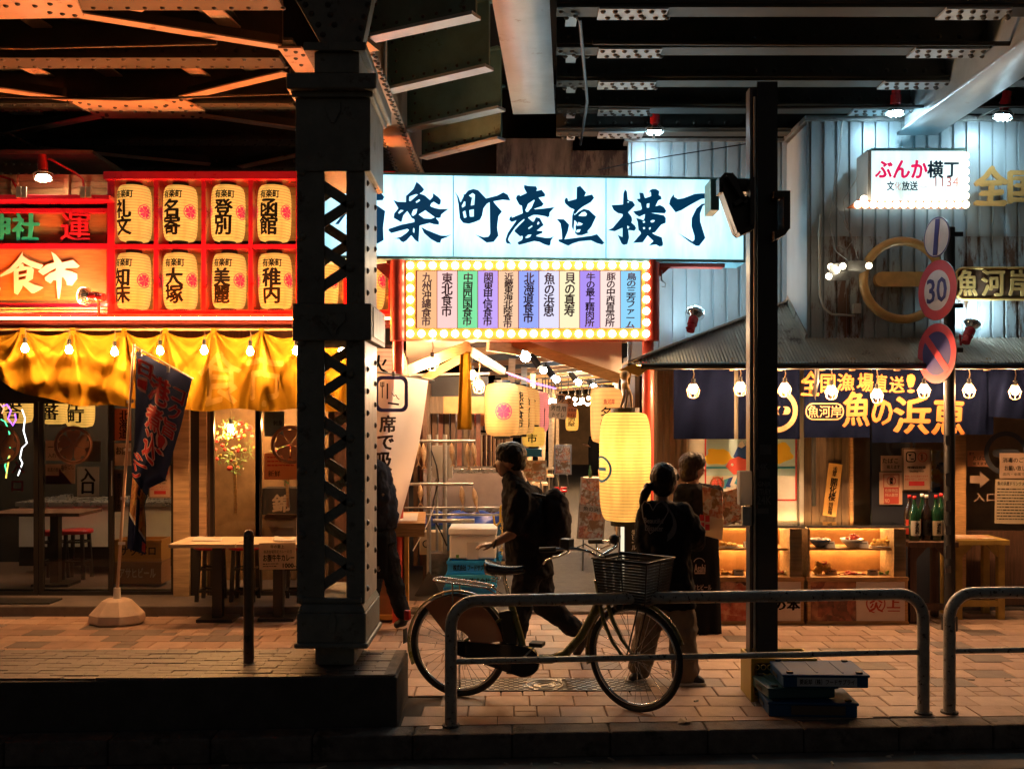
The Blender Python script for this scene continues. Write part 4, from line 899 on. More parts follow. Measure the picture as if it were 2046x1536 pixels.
# ------------------------------------------------------------------ corrugated awning
M_cor = mat('corrugated_sheet_metal', (.42,.35,.28), .5, metal=.25, var=.25, vs=3, wear=(.12,.07,.05), ws=2, wt=.6)
EY = 9.08; EZ = zw(724,EY); SL = .62; HX0 = xw(1258,EY); HX1 = xw(1578,10.2)
aw = thing('corrugated_awning', (2.5,EY,EZ), 'corrugated metal awning with a hipped left end along the right shopfront', 'awning')
b = MB(); vs = []; x = HX0+.02; X1 = xw(2120,EY); st = .0312/6; k = 0
cols_ = []
while x < X1:
    if x < HX1: Ym = EY+(x-HX0)/(HX1-HX0)*(10.2-EY)
    else: Ym = YB
    if x > XR-.0: Ym = YF
    o_ = .0075*math.sin(k*math.pi/3); 
    cols_.append([(x, EY, EZ+o_), (x, (EY+Ym)/2, EZ+SL*(Ym-EY)/2+o_), (x, Ym, EZ+SL*(Ym-EY)+o_)]); x += st; k += 1
n = len(cols_); b.add([p for c in cols_ for p in c], [f for i in range(n-1) for f in ((3*i,3*i+3,3*i+4,3*i+1),(3*i+1,3*i+4,3*i+5,3*i+2))], True)
b.build('corrugated_sheet', M_cor, aw, kind='stuff')
hp0 = Vector((HX0,EY,EZ+.01)); hp1 = Vector((HX1,10.2,EZ+SL*(10.2-EY)+.01))
MB().bar(hp0-Vector((.05,.05,.02)), hp1, .10, .02, up=(-.3,.1,1)).build('hip_flashing', M_cor, aw, bev=.003)
MB().bar(Vector((XR-.02,YF-.02,EZ+SL*.40+.02)), Vector((HX1-.03,YB-.02,hp1.z+.02)), .05, .02, up=(-1,0,.3)).build('wall_flashing', M_cor, aw)
MB().box(HX0-.02,X1,EY+.01,EY+.05,EZ-.06,EZ-.012).build('eave_beam', M_dark, aw)
b = MB(); b.cyl((HX0+.1,EY-.02,EZ-.035),(X1,EY-.02,EZ-.035),.03,n=10); b.build('gutter_pipe', M_blk, aw)
for a, c in ((1265,1628),(1666,1842),(1914,2120)):
    b = MB(); b.cyl((xw(a,EY),EY+.0,zw(733,EY)),(xw(c,EY),EY+.0,zw(733,EY)),.017,n=10); b.build('strip_light', emit('awning_strip_glow', (1,.50,.11), 26), aw)
for a in (1300,1460,1556,1640,1700,1790,1970): MB().bp(a,715,a+9,740,EY+.06,.05).build('rafter_end', M_wood, aw)
b = MB(); b.box(HX0+.2,X1,EY+.06,9.98,EZ-.03,EZ-.01); b.build('soffit', M_dark, aw)
b = MB(); b.pp([(1238,738),(1262,728),(1300,734),(1276,752),(1262,745),(1258,770),(1250,770),(1250,745)], EY-.03, .05); b.build('corner_bracket', mat('yellow_bracket', (.6,.38,.08), .5), aw)
# ------------------------------------------------------------------ lower right shopfront
rs = thing('fish_shop_front', (3.4,10,0), 'dark wooden shopfront with doors and posters under the corrugated awning at right', 'shop')
WY = 9.98
def rp(nm, m, *boxes, Y=WY, t=.05, bev=0, par=None):
    b = MB()
    for q in boxes: b.bp(*q[:4], Y, t)
    return b.build(nm, m, par or rs, bev=bev)
x = 1303
while x < 1372: rp('wall_board', M_brownw, (x,730,x+11,1208), Y=WY+.004*(x%3), t=.04); x += 12
rp('wall_panel', mat('stained_cream_board', (.50,.47,.38), .6, var=.15, vs=3, wear=(.28,.2,.12), ws=2, wt=.66), (1372,735,1598,1208), t=.04)
x = 1607
while x < 1697: rp('wall_board', M_brownw, (x,730,x+14,1208), Y=WY+.006*(x%2), t=.04); x += 15
rp('corner_pipe', mat('white_pipe', (.45,.45,.42), .4), (1598,735,1606,1208), Y=WY-.06, t=.06)
rp('door_post', M_wood, (1698,735,1705,1208), Y=WY-.03, t=.08); rp('door_post', M_wood, (1908,735,1930,1208), Y=WY-.05, t=.08)
d = rp('door', mat('navy_door', (.018,.022,.035), .35), (1742,735,1800,1208), Y=WY+.0, t=.05)
rp('door', mat('navy_door', (.018,.022,.035), .35), (1800,985,1908,1208), Y=WY+.0, t=.05); rp('door_rail', M_dark, (1800,735,1908,882), Y=WY+.0, t=.05)
rp('glass', M_glass, (1705,735,1742,1208), Y=WY+.02, t=.006); rp('glass', M_glass, (1800,882,1908,985), Y=WY+.02, t=.006); rp('glass', M_glass, (1930,830,2100,1060), Y=WY+.02, t=.006)
rp('door_rail', M_dark, (1930,735,2100,830), t=.05); rp('low_panel', M_woodd, (1930,1060,2100,1208), t=.05)
rp('interior_back_wall', mat('shop_inner_wall', (.45,.25,.12), .6, var=.3, vs=3), (1640,700,2200,1150), Y=11.6, t=.05)
b = MB(); b.box(xw(1600,WY),xw(2120,WY),WY+.1,11.6,2.5,2.55); b.build('interior_ceiling', MATS['interior_ceiling'], rs)
rp('food_shelf', photo_mat('colourful_stock', ((.5,.06,.03),(.7,.4,.05),(.65,.6,.5),(.05,.12,.2),(.5,.15,.03)), 9), (1862,900,1910,985), Y=10.2, t=.1)
# pipe, round lamp cover and wires on the shopfront
b = MB(); b.tube([w(1632,700,9.3),w(1632,762,9.3),w(1626,790,9.6),w(1626,1010,9.75)], .022, 8); o = b.build('downpipe', M_blk); tag(o, 'black downpipe running down the boards beside the slanted noodle maker plaque', 'downpipe')
# noren curtains
def noren(x0, x1, y0, y1, Y, label, wave=.03, seed=0, m=None, tilt=0):
    def fn(u, v):
        return w(x0+(x1-x0)*u, y0+(y1-y0)*v+tilt*u*v, Y+wave*v*math.sin(u*9+seed)+wave*.5*math.sin(u*17+seed*2+v*3))
    b = MB(); b.grid(fn, 40, 24); o = b.build('navy_curtain', m or M_navy); tag(o, label, 'curtain', 'navy shop curtains')
    def at(px, py, d=.005): u = (px-x0)/(x1-x0); v = (py-y0)/(y1-y0); return fn(u, v)-Vector((0,d,0))
    return o, at
gp = mat('gold_print', (.30,.095,.008), .7, var=.1); cp = mat('cream_print', (.34,.19,.09), .7)
noren(1346,1467,738,877,9.62,'plain navy curtain panel at the left end of the right shopfront, behind two caged bulbs')
o, at = noren(1475,1598,738,877,9.64,'navy curtain panel with pale ring and bar emblem behind the black post', seed=2)
b = MB()
def emblem(b, at, cx_, cy_, r1, r0, bx, bh):
    k = 36; O = [(cx_+r1*math.cos(R(10*i)), cy_+r1*math.sin(R(10*i))) for i in range(k)]; I = [(cx_+r0*math.cos(R(10*i)), cy_+r0*math.sin(R(10*i))) for i in range(k)]
    flat_ring(b, O, I, at); P = rrect(cx_-bx, cy_-bh, cx_+bx, cy_+bh, bh*.95, 4); c = at(cx_, cy_); n = len(P)
    b.add([at(*p) for p in P]+[c], [(i,(i+1)%n,n) for i in range(n)])
emblem(b, at, 1550, 820, 44, 34, 29, 8); b.build('printed_emblem', cp, o)
o, at = noren(1606,1738,738,874,9.60,'navy curtain panel with gold brush characters and cream rounded seal, left of a narrow gap', seed=4)
o2, at2 = noren(1742,1895,738,884,9.60,'wide navy curtain panel with large gold brush characters left of the road sign pole', seed=1)
o3, at3 = noren(1897,1985,738,868,9.62,'navy curtain panel just right of the road sign pole', seed=5)
noren(1975,2110,738,832,9.58,'navy curtain pulled up aslant at the far right edge', seed=3, wave=.06, tilt=10)
def two(px, py):                                     # characters run across the joined panels
    if px < 1740: return at(px, py)
    if px < 1896: return at2(px, py)
    return at3(px, py)
for o_, tx in ((o, (('全',1601,1638,742,790),('国',1640,1668,748,784),('漁',1672,1706,746,780),('魚',1684,1736,783,852))), (o2, (('場',1742,1764,746,782),('直',1749,1772,748,783),('送',1776,1806,752,784),('!',1814,1826,748,784),('の',1742,1782,800,848),('浜',1786,1858,792,866),)), (o3, (('恵',1862,1926,795,868),))):
    b = MB()
    for (s_, xa, xb, ya, yb) in tx:
        if o_ is o2 and s_ == '場': xa, xb = 1712, 1744
        lett(b, s_, xa, xb, -yb, -ya, 0, bold=.03, brush=.07, wrap=lambda u, z: two(u, -z), maxe=6)
    b.build('printed_lettering', gp, o_)
b = MB(); flat_ring(b, rrect(1609,805,1686,839,16,6), rrect(1611.5,807.5,1683.5,836.5,14,6), at); lett(b, '魚河岸', 1614,1681,-834,-810, 0, bold=.01, wrap=lambda u, z: at(u, -z), maxe=6); b.build('printed_seal', cp, o)
# caged bulbs under the awning
bp_ = ('before the plain navy curtain','before the gap left of the black post','right of the black post over the ring emblem','over the gold characters, right of the downpipe','over the wide navy curtain','just left of the road sign pole','just right of the road sign pole','at the far right edge')
for k, (x, y) in enumerate(((1385,778),(1479,774),(1568,776),(1661,781),(1752,788),(1846,778),(1936,778),(2028,781))):
    bulb_lamp(x, y, 9.28, 'caged glowing bulb %s' % bp_[k], top=738, group='caged bulbs under the awning', strength=emit('bulb_glow_b', (1,.53,.24), 1000))
# ------------------------------------------------------------------ papers and posters
def poster(name, q, Y, m, label, texts=(), cat='poster', rot=0, extra=None, par=None, ink=None, t=.003, shapes=None):
    a, b_, c, d_ = q; cx_, cy_ = (a+c)/2, (b_+d_)/2; loc = w(cx_, cy_, Y)
    th = thing(name, loc, label, cat); MB().bp(a,b_,c,d_,Y,t).build('sheet', m, th)
    if texts:
        b = MB()
        for (s_, x0, y0, x1, y1, vt, bo) in texts: lp(b, s_, x0,y0,x1,y1, Y, vertical=vt, bold=bo, brush=.03, depth=.003)
        b.build('lettering', ink or M_ink, th)
    if shapes:
        for nm, m_, fn in shapes:
            b = MB(); fn(b); b.build(nm, m_, th)
    th.rotation_euler[1] = R(rot); return th
GY = WY-.012
def linesf(x0, y0, x1, n, dy, Y, h=1.6, seed=1):
    def f(b):
        r = random.Random(seed)
        for i in range(n):
            x = x0
            while x < x1-4:
                L = r.uniform(3,9); b.bp(x, y0+i*dy, min(x+L, x1), y0+i*dy+h+r.uniform(-.3,.5), Y-.0035, .0005); x += L+1.2
    return f
PO = cloth_mat('orange_paper', (.75,.38,.20), .4, .06); PT = cloth_mat('tan_paper', (.70,.50,.36), .4, .07)
poster('noodle_plaque', (1650,926,1677,1031), WY-.03, mat('gold_plaque', (.55,.30,.08), .5, var=.12), 'narrow slanted gold plaque with black vertical characters on the dark boards', (('浅草',1659,931,1668,952,True,.01),('開化楼',1657,955,1671,1000,True,.03),('特製麺',1659,1003,1668,1028,True,.01)), 'plaque', rot=7, t=.012)
poster('handwritten_note', (1760,910,1802,941), GY, PT, 'handwritten smoking note taped above the red warning sticker on the navy door', (('たばこ',1763,915,1794,925,False,.01),('吸えます',1772,929,1798,936,False,.01)), 'note')
poster('warning_sticker', (1757,943,1803,1008), GY, PT, 'tan sticker with red prohibition panel on the navy door', (), 'sticker', shapes=(
    ('red_panel', mat('dull_red_print', (.45,.06,.04), .6), lambda b: b.bp(1766,973,1796,1006,GY-.0035,.0005)),
    ('red_frame', MATS['dull_red_print'] if 'dull_red_print' in MATS else M_redink, lambda b: (b.bp(1765,947,1797,948.5,GY-.0036,.0005), b.bp(1765,948,1766.5,974,GY-.0036,.0005), b.bp(1795.5,948,1797,974,GY-.0036,.0005), b.ring(w(1781,960,GY-.004), .043, .004, 24, 4), b.bar(w(1775,954,GY-.004), w(1787,966,GY-.004), .006, .002))),
    ('bottle_mark', M_ink, lambda b: b.bp(1778,954,1784,967,GY-.0036,.0005)),
    ('lettering', PT, lambda b: (lp(b,'危険物品',1768,976,1794,983,GY-.0036,bold=.01,depth=.002), lp(b,'持込厳禁',1768,985,1794,992,GY-.0036,bold=.01,depth=.002), lp(b,'NO',1768,996,1777,1004,GY-.0036,bold=.02,depth=.002)))))
def smoke_sign(x0, y0, sc_, Y, label, en=True):
    X = lambda a: x0+a*sc_; V = lambda a: y0+a*sc_
    poster('smoking_room_notice', (X(0),V(0),X(57),V(85)), Y, PT, label, (('喫煙目的室',X(10),V(36),X(47),V(41),False,.02),('Smoking room',X(14),V(44),X(43),V(49),False,.01)), 'notice', shapes=(
        ('border', M_ink, lambda b: (b.bp(X(1),V(1),X(56),V(2),Y-.0036,.0005), b.bp(X(1),V(83),X(56),V(84),Y-.0036,.0005), b.bp(X(1),V(2),X(2),V(83),Y-.0036,.0005), b.bp(X(55),V(2),X(56),V(83),Y-.0036,.0005))),
        ('pictogram', M_ink, lambda b: (flat_ring(b, rrect(X(7),V(7),X(27),V(28),5*sc_,4), rrect(X(9),V(9),X(25),V(26),4*sc_,4), lambda p, q: w(p,q,Y-.0042)), b.pp([(X(11),V(12)),(X(19),V(12)),(X(15),V(17))], Y-.0045, .0005), b.bp(X(14.6),V(16),X(15.4),V(22),Y-.0045,.0005), b.bp(X(17),V(21),X(23),V(23),Y-.0045,.0005), b.bp(X(38),V(12),X(40),V(24),Y-.0045,.0005))),
        ('prohibition_ring', M_redink, lambda b: (b.ring(w(X(40),V(18),Y-.005), 9*sc_*Y/F, .0035, 24, 4), b.bar(w(X(34),V(12),Y-.005), w(X(46),V(24),Y-.005), .005, .002))),
        ('red_bar', M_redink, lambda b: (b.bp(X(13),V(66),X(44),V(75),Y-.0036,.0005),)),
        ('small_lettering', M_redink, lambda b: (lp(b,'喫煙しながら飲食できます',X(5),V(54),X(52),V(58),Y-.003,depth=.002), lp(b,'紙巻きたばこ、加熱式たばこ',X(5),V(60),X(52),V(64),Y-.003,depth=.002)))))
smoke_sign(1803, 895, 1.0, GY-.004, 'smoking room notice with pictograms and a red bar on the right shop door')
smoke_sign(298, 930, .76, FY+.03, 'smoking room notice seen through the glass behind the blue flag')
poster('orange_note', (1933,900,1976,932), GY, PO, 'orange handwritten note on the glass at far right above the arrow', (('席で',1936,903,1946,909,False,.01),('たばこ',1944,911,1968,919,False,.01),('吸えます',1944,923,1972,929,False,.01)), 'note')
ar = MB().pp([(1938,950),(1958,950),(1958,941),(1977,958),(1958,974),(1958,965),(1938,965)], GY, .002).build('paper_arrow', PT); tag(ar, 'cut-out paper arrow pointing right on the far right glass', 'arrow')
b = MB(); lp(b,'入口',1946,985,1990,1002,GY,bold=.02,brush=.04,depth=.003); o = b.build('window_lettering', PT); tag(o, 'two hand-cut characters stuck on glass below the arrow', 'lettering')
poster('disinfection_notice', (1997,905,2075,955), GY-.004, PT, 'tan notice asking for disinfection at the far right edge', (('消毒のご協力',2003,914,2066,924,False,.01),('お願い致します',2007,930,2066,940,False,.01),('店内・全席で喫煙',2003,944,2062,950,False,.0)), 'notice')
poster('drink_list', (1988,958,2070,1046), GY, M_cream, 'long handwritten drink list sheet below the disinfection notice', (('魚の浜恵ドリンクメニュー',1992,962,2064,970,False,.01),), 'list', shapes=(('handwriting', M_ink, linesf(1992,976,2062,11,6,GY,seed=5)),), rot=1)
for (x, y, r_, lab) in ((2010,905,44,'grey ring and bar emblem stuck on the far right glass'),(1800,890,30,'dark ring and bar emblem on the navy door behind the notices')):
    b = MB(); emblem(b, lambda p, q: w(p, q, GY-.002 if x > 1900 else GY+.004), x, y, r_, r_*.78, r_*.62, r_*.18); o = b.build('door_emblem', mat('grey_vinyl', (.05,.055,.07), .5)); tag(o, lab, 'emblem')
# mural panel
MY = WY-.03
mu = thing('mural_board', w(1490,1045,MY), 'painted sign board with red frame, sunset, fish and waves behind the two women', 'sign')
MB().bp(1377,877,1592,1040,MY,.025).build('board', mat('mural_white', (.66,.68,.64), .5, var=.08, wear=(.45,.33,.2), ws=3, wt=.68), mu)
e_ = MY-.002
for nm, q, m_ in (('red_frame',(1408,877,1411,1000),'red'),('red_frame',(1589,877,1592,1000),'red'),('red_frame',(1411,997,1589,1000),'red')): MB().bp(*q,e_,.002).build(nm, M_redink, mu)
yl = mat('sun_yellow', (.85,.55,.04), .5); bl_ = mat('sea_blue', (.06,.35,.55), .5); pk = mat('fish_red', (.7,.12,.10), .5); dk = mat('deep_blue', (.02,.08,.35), .5); sky_ = mat('mural_sky', (.45,.65,.72), .5)
def blob(x, y, rx, ry, sd, m, nm, yy=e_, k=26, a=.15):
    r = random.Random(sd); ph = [r.uniform(0,6) for _ in range(3)]
    pts = [(x+rx*math.cos(t)*(1+a*math.sin(3*t+ph[0])+a*.6*math.sin(7*t+ph[1])), y+ry*math.sin(t)*(1+a*math.sin(4*t+ph[2]))) for t in [2*math.pi*i/k for i in range(k)]]
    MB().pp(pts, yy, .002).build(nm, m, mu)
MB().bp(1411,877,1589,950,e_+.0005,.0015).build('sky_field', sky_, mu)
blob(1434,912,26,17,1,yl,'sun_cloud',e_-.001); blob(1560,905,24,20,2,yl,'sun_cloud',e_-.001); MB().bp(1411,932,1480,936,e_-.002,.002).build('sea_line', bl_, mu); MB().bp(1540,932,1589,936,e_-.002,.002).build('sea_line', bl_, mu)
MB().pp([(1465,912),(1478,884),(1483,880),(1500,905),(1520,915),(1478,922)], e_-.003, .002).build('mountain', dk, mu); MB().pp([(1474,892),(1478,884),(1483,880),(1489,890),(1482,895)], e_-.005, .002).build('mountain_snow', M_white, mu)
MB().pp([(1450,932),(1458,918),(1475,912),(1492,918),(1500,928),(1512,920),(1510,940),(1500,934),(1486,946),(1466,948)], e_-.006, .002).build('fish', pk, mu); MB().ball(w(1463,928,e_-.006), .014, 8, 6).build('fish_eye', M_white, mu)
for i in range(7): MB().pp([(1440+i*9,975-i*3),(1447+i*9,958-i*3),(1456+i*9,955-i*3),(1462+i*9,962-i*3),(1455+i*9,962-i*3),(1450+i*9,975-i*2)], e_-.004-.0005*i, .002).build('wave', (bl_, dk, M_white)[i%3], mu)
b = MB(); b.ring(w(1433,966,e_-.006), .062, .010, 28, 6); b.build('badge_ring', mat('badge_brown', (.3,.12,.05), .5), mu); MB().lathe([(1e-4,0),(.058,0)], w(1433,966,e_-.003), 24, axis=(0,-1,0)).build('badge', M_cream, mu)
b = MB(); lp(b,'鮮',1420,953,1446,979,e_-.004,bold=.03,brush=.05); b.build('badge_character', pk, mu)
b = MB(); lp(b,'浜恵',1466,990,1500,1022,e_-.001,vertical=False,bold=.02,brush=.04); b.build('lettering', M_ink, mu)
# ------------------------------------------------------------------ ring emblem, light box, gold characters on the upper wall
eb = thing('gold_ring_emblem', w(1803,646,9.42), 'large gold ring with a rounded bar on the ribbed wall', 'emblem')
b = MB(); b.ring(w(1803,560,9.40), 78*9.4/F, .043, 56, 12); b.build('ring', M_gold, eb)
b = MB(); P = rrect(1749,543,1857,572,13,6); b.pp(P, 9.37, .06); b.build('bar', M_gold, eb, bev=.012)
gs = thing('gold_fish_market_sign', w(1985,600,9.4), 'raised gold framed sign of three characters right of the road sign pole', 'sign')
MB().pp(rrect(1909,534,2090,600,14,6), 9.44, .03).build('back_plate', mat('brown_plate', (.10,.05,.03), .4), gs)
b = MB(); b.tube([w(x_, y_, 9.43) for x_, y_ in rrect(1911,536,2088,598,13,5)], .014, 6, closed=True); b.build('frame', M_gold, gs)
b = MB(); lp(b,'魚',1911,540,1950,592,9.43,bold=.03,depth=.03); lp(b,'河',1960,540,2004,592,9.43,bold=.03,depth=.03); lp(b,'岸',2014,540,2058,592,9.43,bold=.03,depth=.03); b.build('lettering', M_gold, gs)
b = MB(); lp(b,'全',1944,336,2008,412,9.44,bold=.045,brush=.07,depth=.05); lp(b,'国',2012,345,2066,408,9.44,bold=.045,brush=.07,depth=.05)
o = b.build('gold_wall_characters', M_gold); tag(o, 'raised gold brush characters on the ribbed wall right of the small light box', 'lettering')
lbx = thing('broadcast_light_box', w(1830,410,9.2), 'small white light box with pink and navy lettering edged with round bulbs', 'light box')
BY = 9.12
MB().bp(1741,302,1925,401,BY,.004).build('lit_face', paper_lit('box_face', (.74,.93,1), .80, .5), lbx)
MB().bp(1734,300,1741,402,BY+.0,.3).build('casing', M_white, lbx); MB().bp(1741,296,1930,301,BY+.0,.3).build('casing', cy, lbx)
MB().add([w(1690,417,BY-.02),w(1930,417,BY-.02),w(1930,402,BY-.02),w(1738,402,BY-.02),w(1733,386,BY+.1),w(1690,417,BY+.25),w(1930,417,BY+.25)], [(0,1,2,3),(0,3,4),(0,5,6,1),(0,4,5)]).build('base_tray', mat('tray_red', (.55,.15,.05), .4), lbx)
b = MB(); lp(b,'ぶんか',1749,321,1852,356,BY,bold=.04,brush=.06); b.build('pink_lettering', mat('magenta_vinyl', (.75,.01,.12), .5, em=(1,.01,.14), es=.6), lbx)
b = MB(); lp(b,'横丁',1853,322,1915,356,BY,bold=.035,brush=.05); lp(b,'文',1772,363,1786,381,BY,bold=.03); lp(b,'放送',1802,363,1833,381,BY,bold=.03); b.build('navy_lettering', mat('navy_vinyl2', (.01,.07,.15), .5), lbx, kind='stuff')
b = MB(); lp(b,'化',1787,364,1800,380,BY,bold=.0); lp(b,'1134',1868,354,1915,374,BY,bold=.0,brush=.05); lp(b,'JOQR',1835,372,1852,378,BY); b.build('thin_lettering', mat('rose_vinyl', (.7,.3,.3), .5, em=(1,.4,.4), es=.25), lbx, kind='stuff')
m0 = None
for (x, y) in [(1714+i*15.4, 409) for i in range(15)]+[(1929, 312+i*16) for i in range(6)]+[(1726,398)]:
    if m0 is None: o = MB().ball(ORG[lbx.name], .034, 10, 7).build('bulb', emit('box_bulb', (1,.85,.6), 7), lbx); m0 = o.data
    else: o = bpy.data.objects.new('bulb', m0); S.collection.objects.link(o); o.parent = lbx
    o.location = w(x, y, BY-.03)-ORG[lbx.name]
fl = thing('bulb_bracket_box', w(1693,555,9.2), 'open metal box with bare bulbs jutting from the ribbed wall left of the gold ring', 'lamp')
b = MB(); b.add([w(1657,548,8.95),w(1694,541,9.3),w(1730,541,9.3),w(1700,555,8.95),w(1657,530,8.95),w(1694,521,9.3),w(1730,521,9.3)], [(0,1,5,4),(1,2,6,5)]); b.pp([(1655,549),(1693,541),(1730,541),(1692,560),(1656,561)], 9.1, .02); b.bp(1693,521,1731,541,9.28,.06); b.build('box', M_galv, fl)
for (x, y) in ((1660,533),(1672,540),(1684,532),(1736,531),(1656,552)): MB().ball(w(x,y,9.08), .03, 10, 7).build('bulb', MATS['box_bulb'], fl)
b = MB(); b.tube([w(1640,428,9.46),w(1637,470,9.46),w(1638,590,9.46),w(1646,615,9.46),w(1662,628,9.46),w(1708,631,9.46)], .012, 8); o = b.build('conduit', mat('cream_conduit', (.5,.46,.38), .4)); tag(o, 'curved cream conduit pipe on the ribbed wall left of the gold ring', 'conduit')
ob = MB().bp(1706,606,1721,626,9.42,.07).build('outlet_box', MATS['cream_conduit'], None, bev=.004); tag(ob, 'cream outlet box below the gold ring at its left', 'outlet')
b = MB(); b.tube([w(1683,240,9.4),w(1672,330,9.42),w(1658,440,9.44),w(1668,500,9.4),w(1695,522,9.3)], .005, 5); b.tube([w(1684,240,9.4),w(1676,340,9.42),w(1665,400,9.42),w(1700,470,9.42),w(1715,520,9.3)], .004, 5); b.tube([w(1733,300,9.4),w(1710,360,9.42),w(1685,400,9.44),w(1690,440,9.42),w(1704,480,9.42),w(1690,500,9.4),w(1672,490,9.4)], .005, 5)
o = b.build('wall_cables', M_galv); tag(o, 'loose cables hanging down the ribbed wall to the bulb box', 'cable')
b = MB(); b.tube([w(1195,340,9.6),w(1300,318,9.8),w(1490,288,9.6)], .006, 5); o = b.build('overhead_wire', M_black); tag(o, 'thin dark wire crossing the ribbed wall above the big sign', 'wire')
# ------------------------------------------------------------------ red spot lamps
def spot(px, py, Y, d, label, arm=None, glow=None, armmat=None):
    c = w(px, py, Y); d = Vector(d).normalized(); t = thing('spot_lamp', c, label, 'spot lamp', 'red spot lamps')
    MB().lathe([(.018,-.17),(.04,-.165),(.04,-.10),(.048,-.095),(.048,-.02),(.04,-.01)], c, 14, smooth=False, axis=d).build('housing', M_redlamp, t)
    MB().lathe([(.03,-.01),(.06,.02),(.075,.045),(.078,.055)], c, 16, axis=d).build('reflector_bulb', mat('silvered_glass', (.8,.8,.8), .15, metal=.9), t)
    MB().lathe([(.074,.05),(.055,.068),(.02,.076),(1e-4,.078)], c, 16, axis=d).build('lens', glow or M_bulbc, t)
    b = MB()
    M = Vector((0,0,1)).rotation_difference(d).to_matrix()
    b.ring(c+d*.03, .09, .0035, 18, 4, axis=d); b.ring(c+d*.075, .085, .0035, 18, 4, axis=d)
    for k in range(6):
        e = M@Vector((math.cos(k*math.pi/3), math.sin(k*math.pi/3), 0)); b.tube([c+d*.0+e*.05, c+d*.03+e*.09, c+d*.075+e*.085, c+d*.10+e*.04], .003, 4)
    b.build('wire_guard', M_galv, t)
    if arm:
        b = MB(); b.tube([c-d*.13]+[w(*p) for p in arm], .012, 8); b.build('arm', armmat or M_galv, t)
    return t
spot(1789,212,9.15,(0,.1,-1),'red spot lamp with lit lens hanging above the small light box', [(1775,220,9.2),(1736,234,9.5)])
spot(2006,220,9.15,(-.15,.1,-1),'red spot lamp at the top right corner shining down the ribbed wall', [(1990,215,9.2),(1950,238,9.5)])
spot(1308,250,9.75,(0,.25,-1),'red spot lamp on the roof edge above the right part of the big sign', [(1306,225,9.9),(1306,282,10.2)])
spot(1387,633,9.55,(.35,.5,1),'red spot lamp perched on the hip of the awning shining up the ribbed wall', [(1372,655,9.6)], armmat=M_redlamp)
spot(1940,655,9.3,(.5,.3,1),'red spot lamp standing on the awning right of the road sign pole', [(1918,668,9.35),(1920,690,9.35)], armmat=M_redlamp)
spot(86,343,9.75,(.1,-.1,-1),'red spot lamp on a long red arm above the long wooden sign', [(80,322,9.8),(100,318,9.85),(150,345,10.05),(166,358,10.1),(168,388,10.1)], armmat=M_redlamp, glow=emit('amber_lens', (1,.78,.42), 200))
spot(178,592,9.6,(-1,.25,.1),'red spot lamp at the lower right corner of the long wooden sign', [(196,603,9.65),(198,632,9.75)], armmat=M_redlamp, glow=emit('warm_lens', (1,.70,.40), 260))
b = MB(); 
for x in (32,43,160,172): b.bp(x,373,x+9,394,9.68,.02)
o = b.build('pipe_clamp', M_galv); tag(o, 'row of metal pipe clamps on top of the long wooden sign', 'clamps', kind='stuff')
b = MB(); b.tube([w(-60,340,10.0),w(0,352,10.0),w(25,360,10.0),w(36,380,9.75),w(37,395,9.7)], .013, 8); o = b.build('red_pipe', M_redlamp); tag(o, 'red pipe arm bending down onto the top left of the long wooden sign', 'pipe')
# ------------------------------------------------------------------ display cases
def case(x0, x1, label, left_pic, right_txt):
    Y = 9.22; t = thing('display_case', w((x0+x1)/2, 1245, Y), label, 'display case', 'food display cases')
    def q(nm, m, a, b_, c, d_, Yy=Y, tt=.02, **k): return MB().bp(a,b_,c,d_,Yy,tt).build(nm, m, t, **k)
    q('base_cabinet', M_wood, x0+2,1160,x1-2,1243,Y+.02,.40); q('frame_rail', M_wood, x0,1153,x1,1160,Y,.42,bev=.002); q('frame_rail', M_wood, x0,1242,x1,1247,Y+.01,.40)
    q('photo_panel', left_pic, x0+8,1162,x0+(x1-x0)*.48,1240,Y+.012,.006); q('white_panel', mat('panel_white', (.66,.55,.48), .5, var=.05), x0+(x1-x0)*.48+1,1162,x1-8,1240,Y+.012,.006)
    q('side_post', M_woodb, x1-30,1056,x1-6,1153,Y+.03,.36); q('side_post', M_woodb, x0+2,1056,x0+6,1153,Y+.02,.36)
    q('back_panel', mat('case_back', (.40,.20,.07), .5, var=.2), x0+6,1056,x1-30,1153,Y+.38,.02); q('shelf', M_wood, x0+5,1095,x1-30,1099,Y+.08,.30); q('shelf', M_wood, x0+5,1152,x1-30,1155.5,Y+.03,.35)
    q('front_glass', M_vit, x0+3,1058,x1-6,1153,Y+.005,.005); q('top_frame', M_galv, x0,1050,x1,1055,Y+.0,.012)
    b = MB(); b.box(xw(x0,Y),xw(x1,Y),Y+.012,Y+.42,zw(1053,Y),zw(1053,Y)+.008); b.build('top_glass', M_vit, t)
    b = MB(); b.box(xw(x0+6,Y),xw(x1-32,Y),Y+.40-.04,Y+.40-.025,zw(1057,Y),zw(1057,Y)+.015); b.build('fill_strip', emit('case_strip', (1,.52,.17), 110), t); b = MB(); b.box(xw(x0+6,Y),xw(x1-32,Y),Y+.32,Y+.335,zw(1101.5,Y),zw(1101.5,Y)+.01); b.build('fill_strip', MATS['case_strip'], t)  # second strip is an added lamp that brightens the lower shelf
    if right_txt: right_txt(t, Y)
    return t
def txA(t, Y): b = MB(); lp(b,'の本',1546,1198,1598,1218,Y+.012,bold=.05,brush=.03); b.build('lettering', M_ink, t)
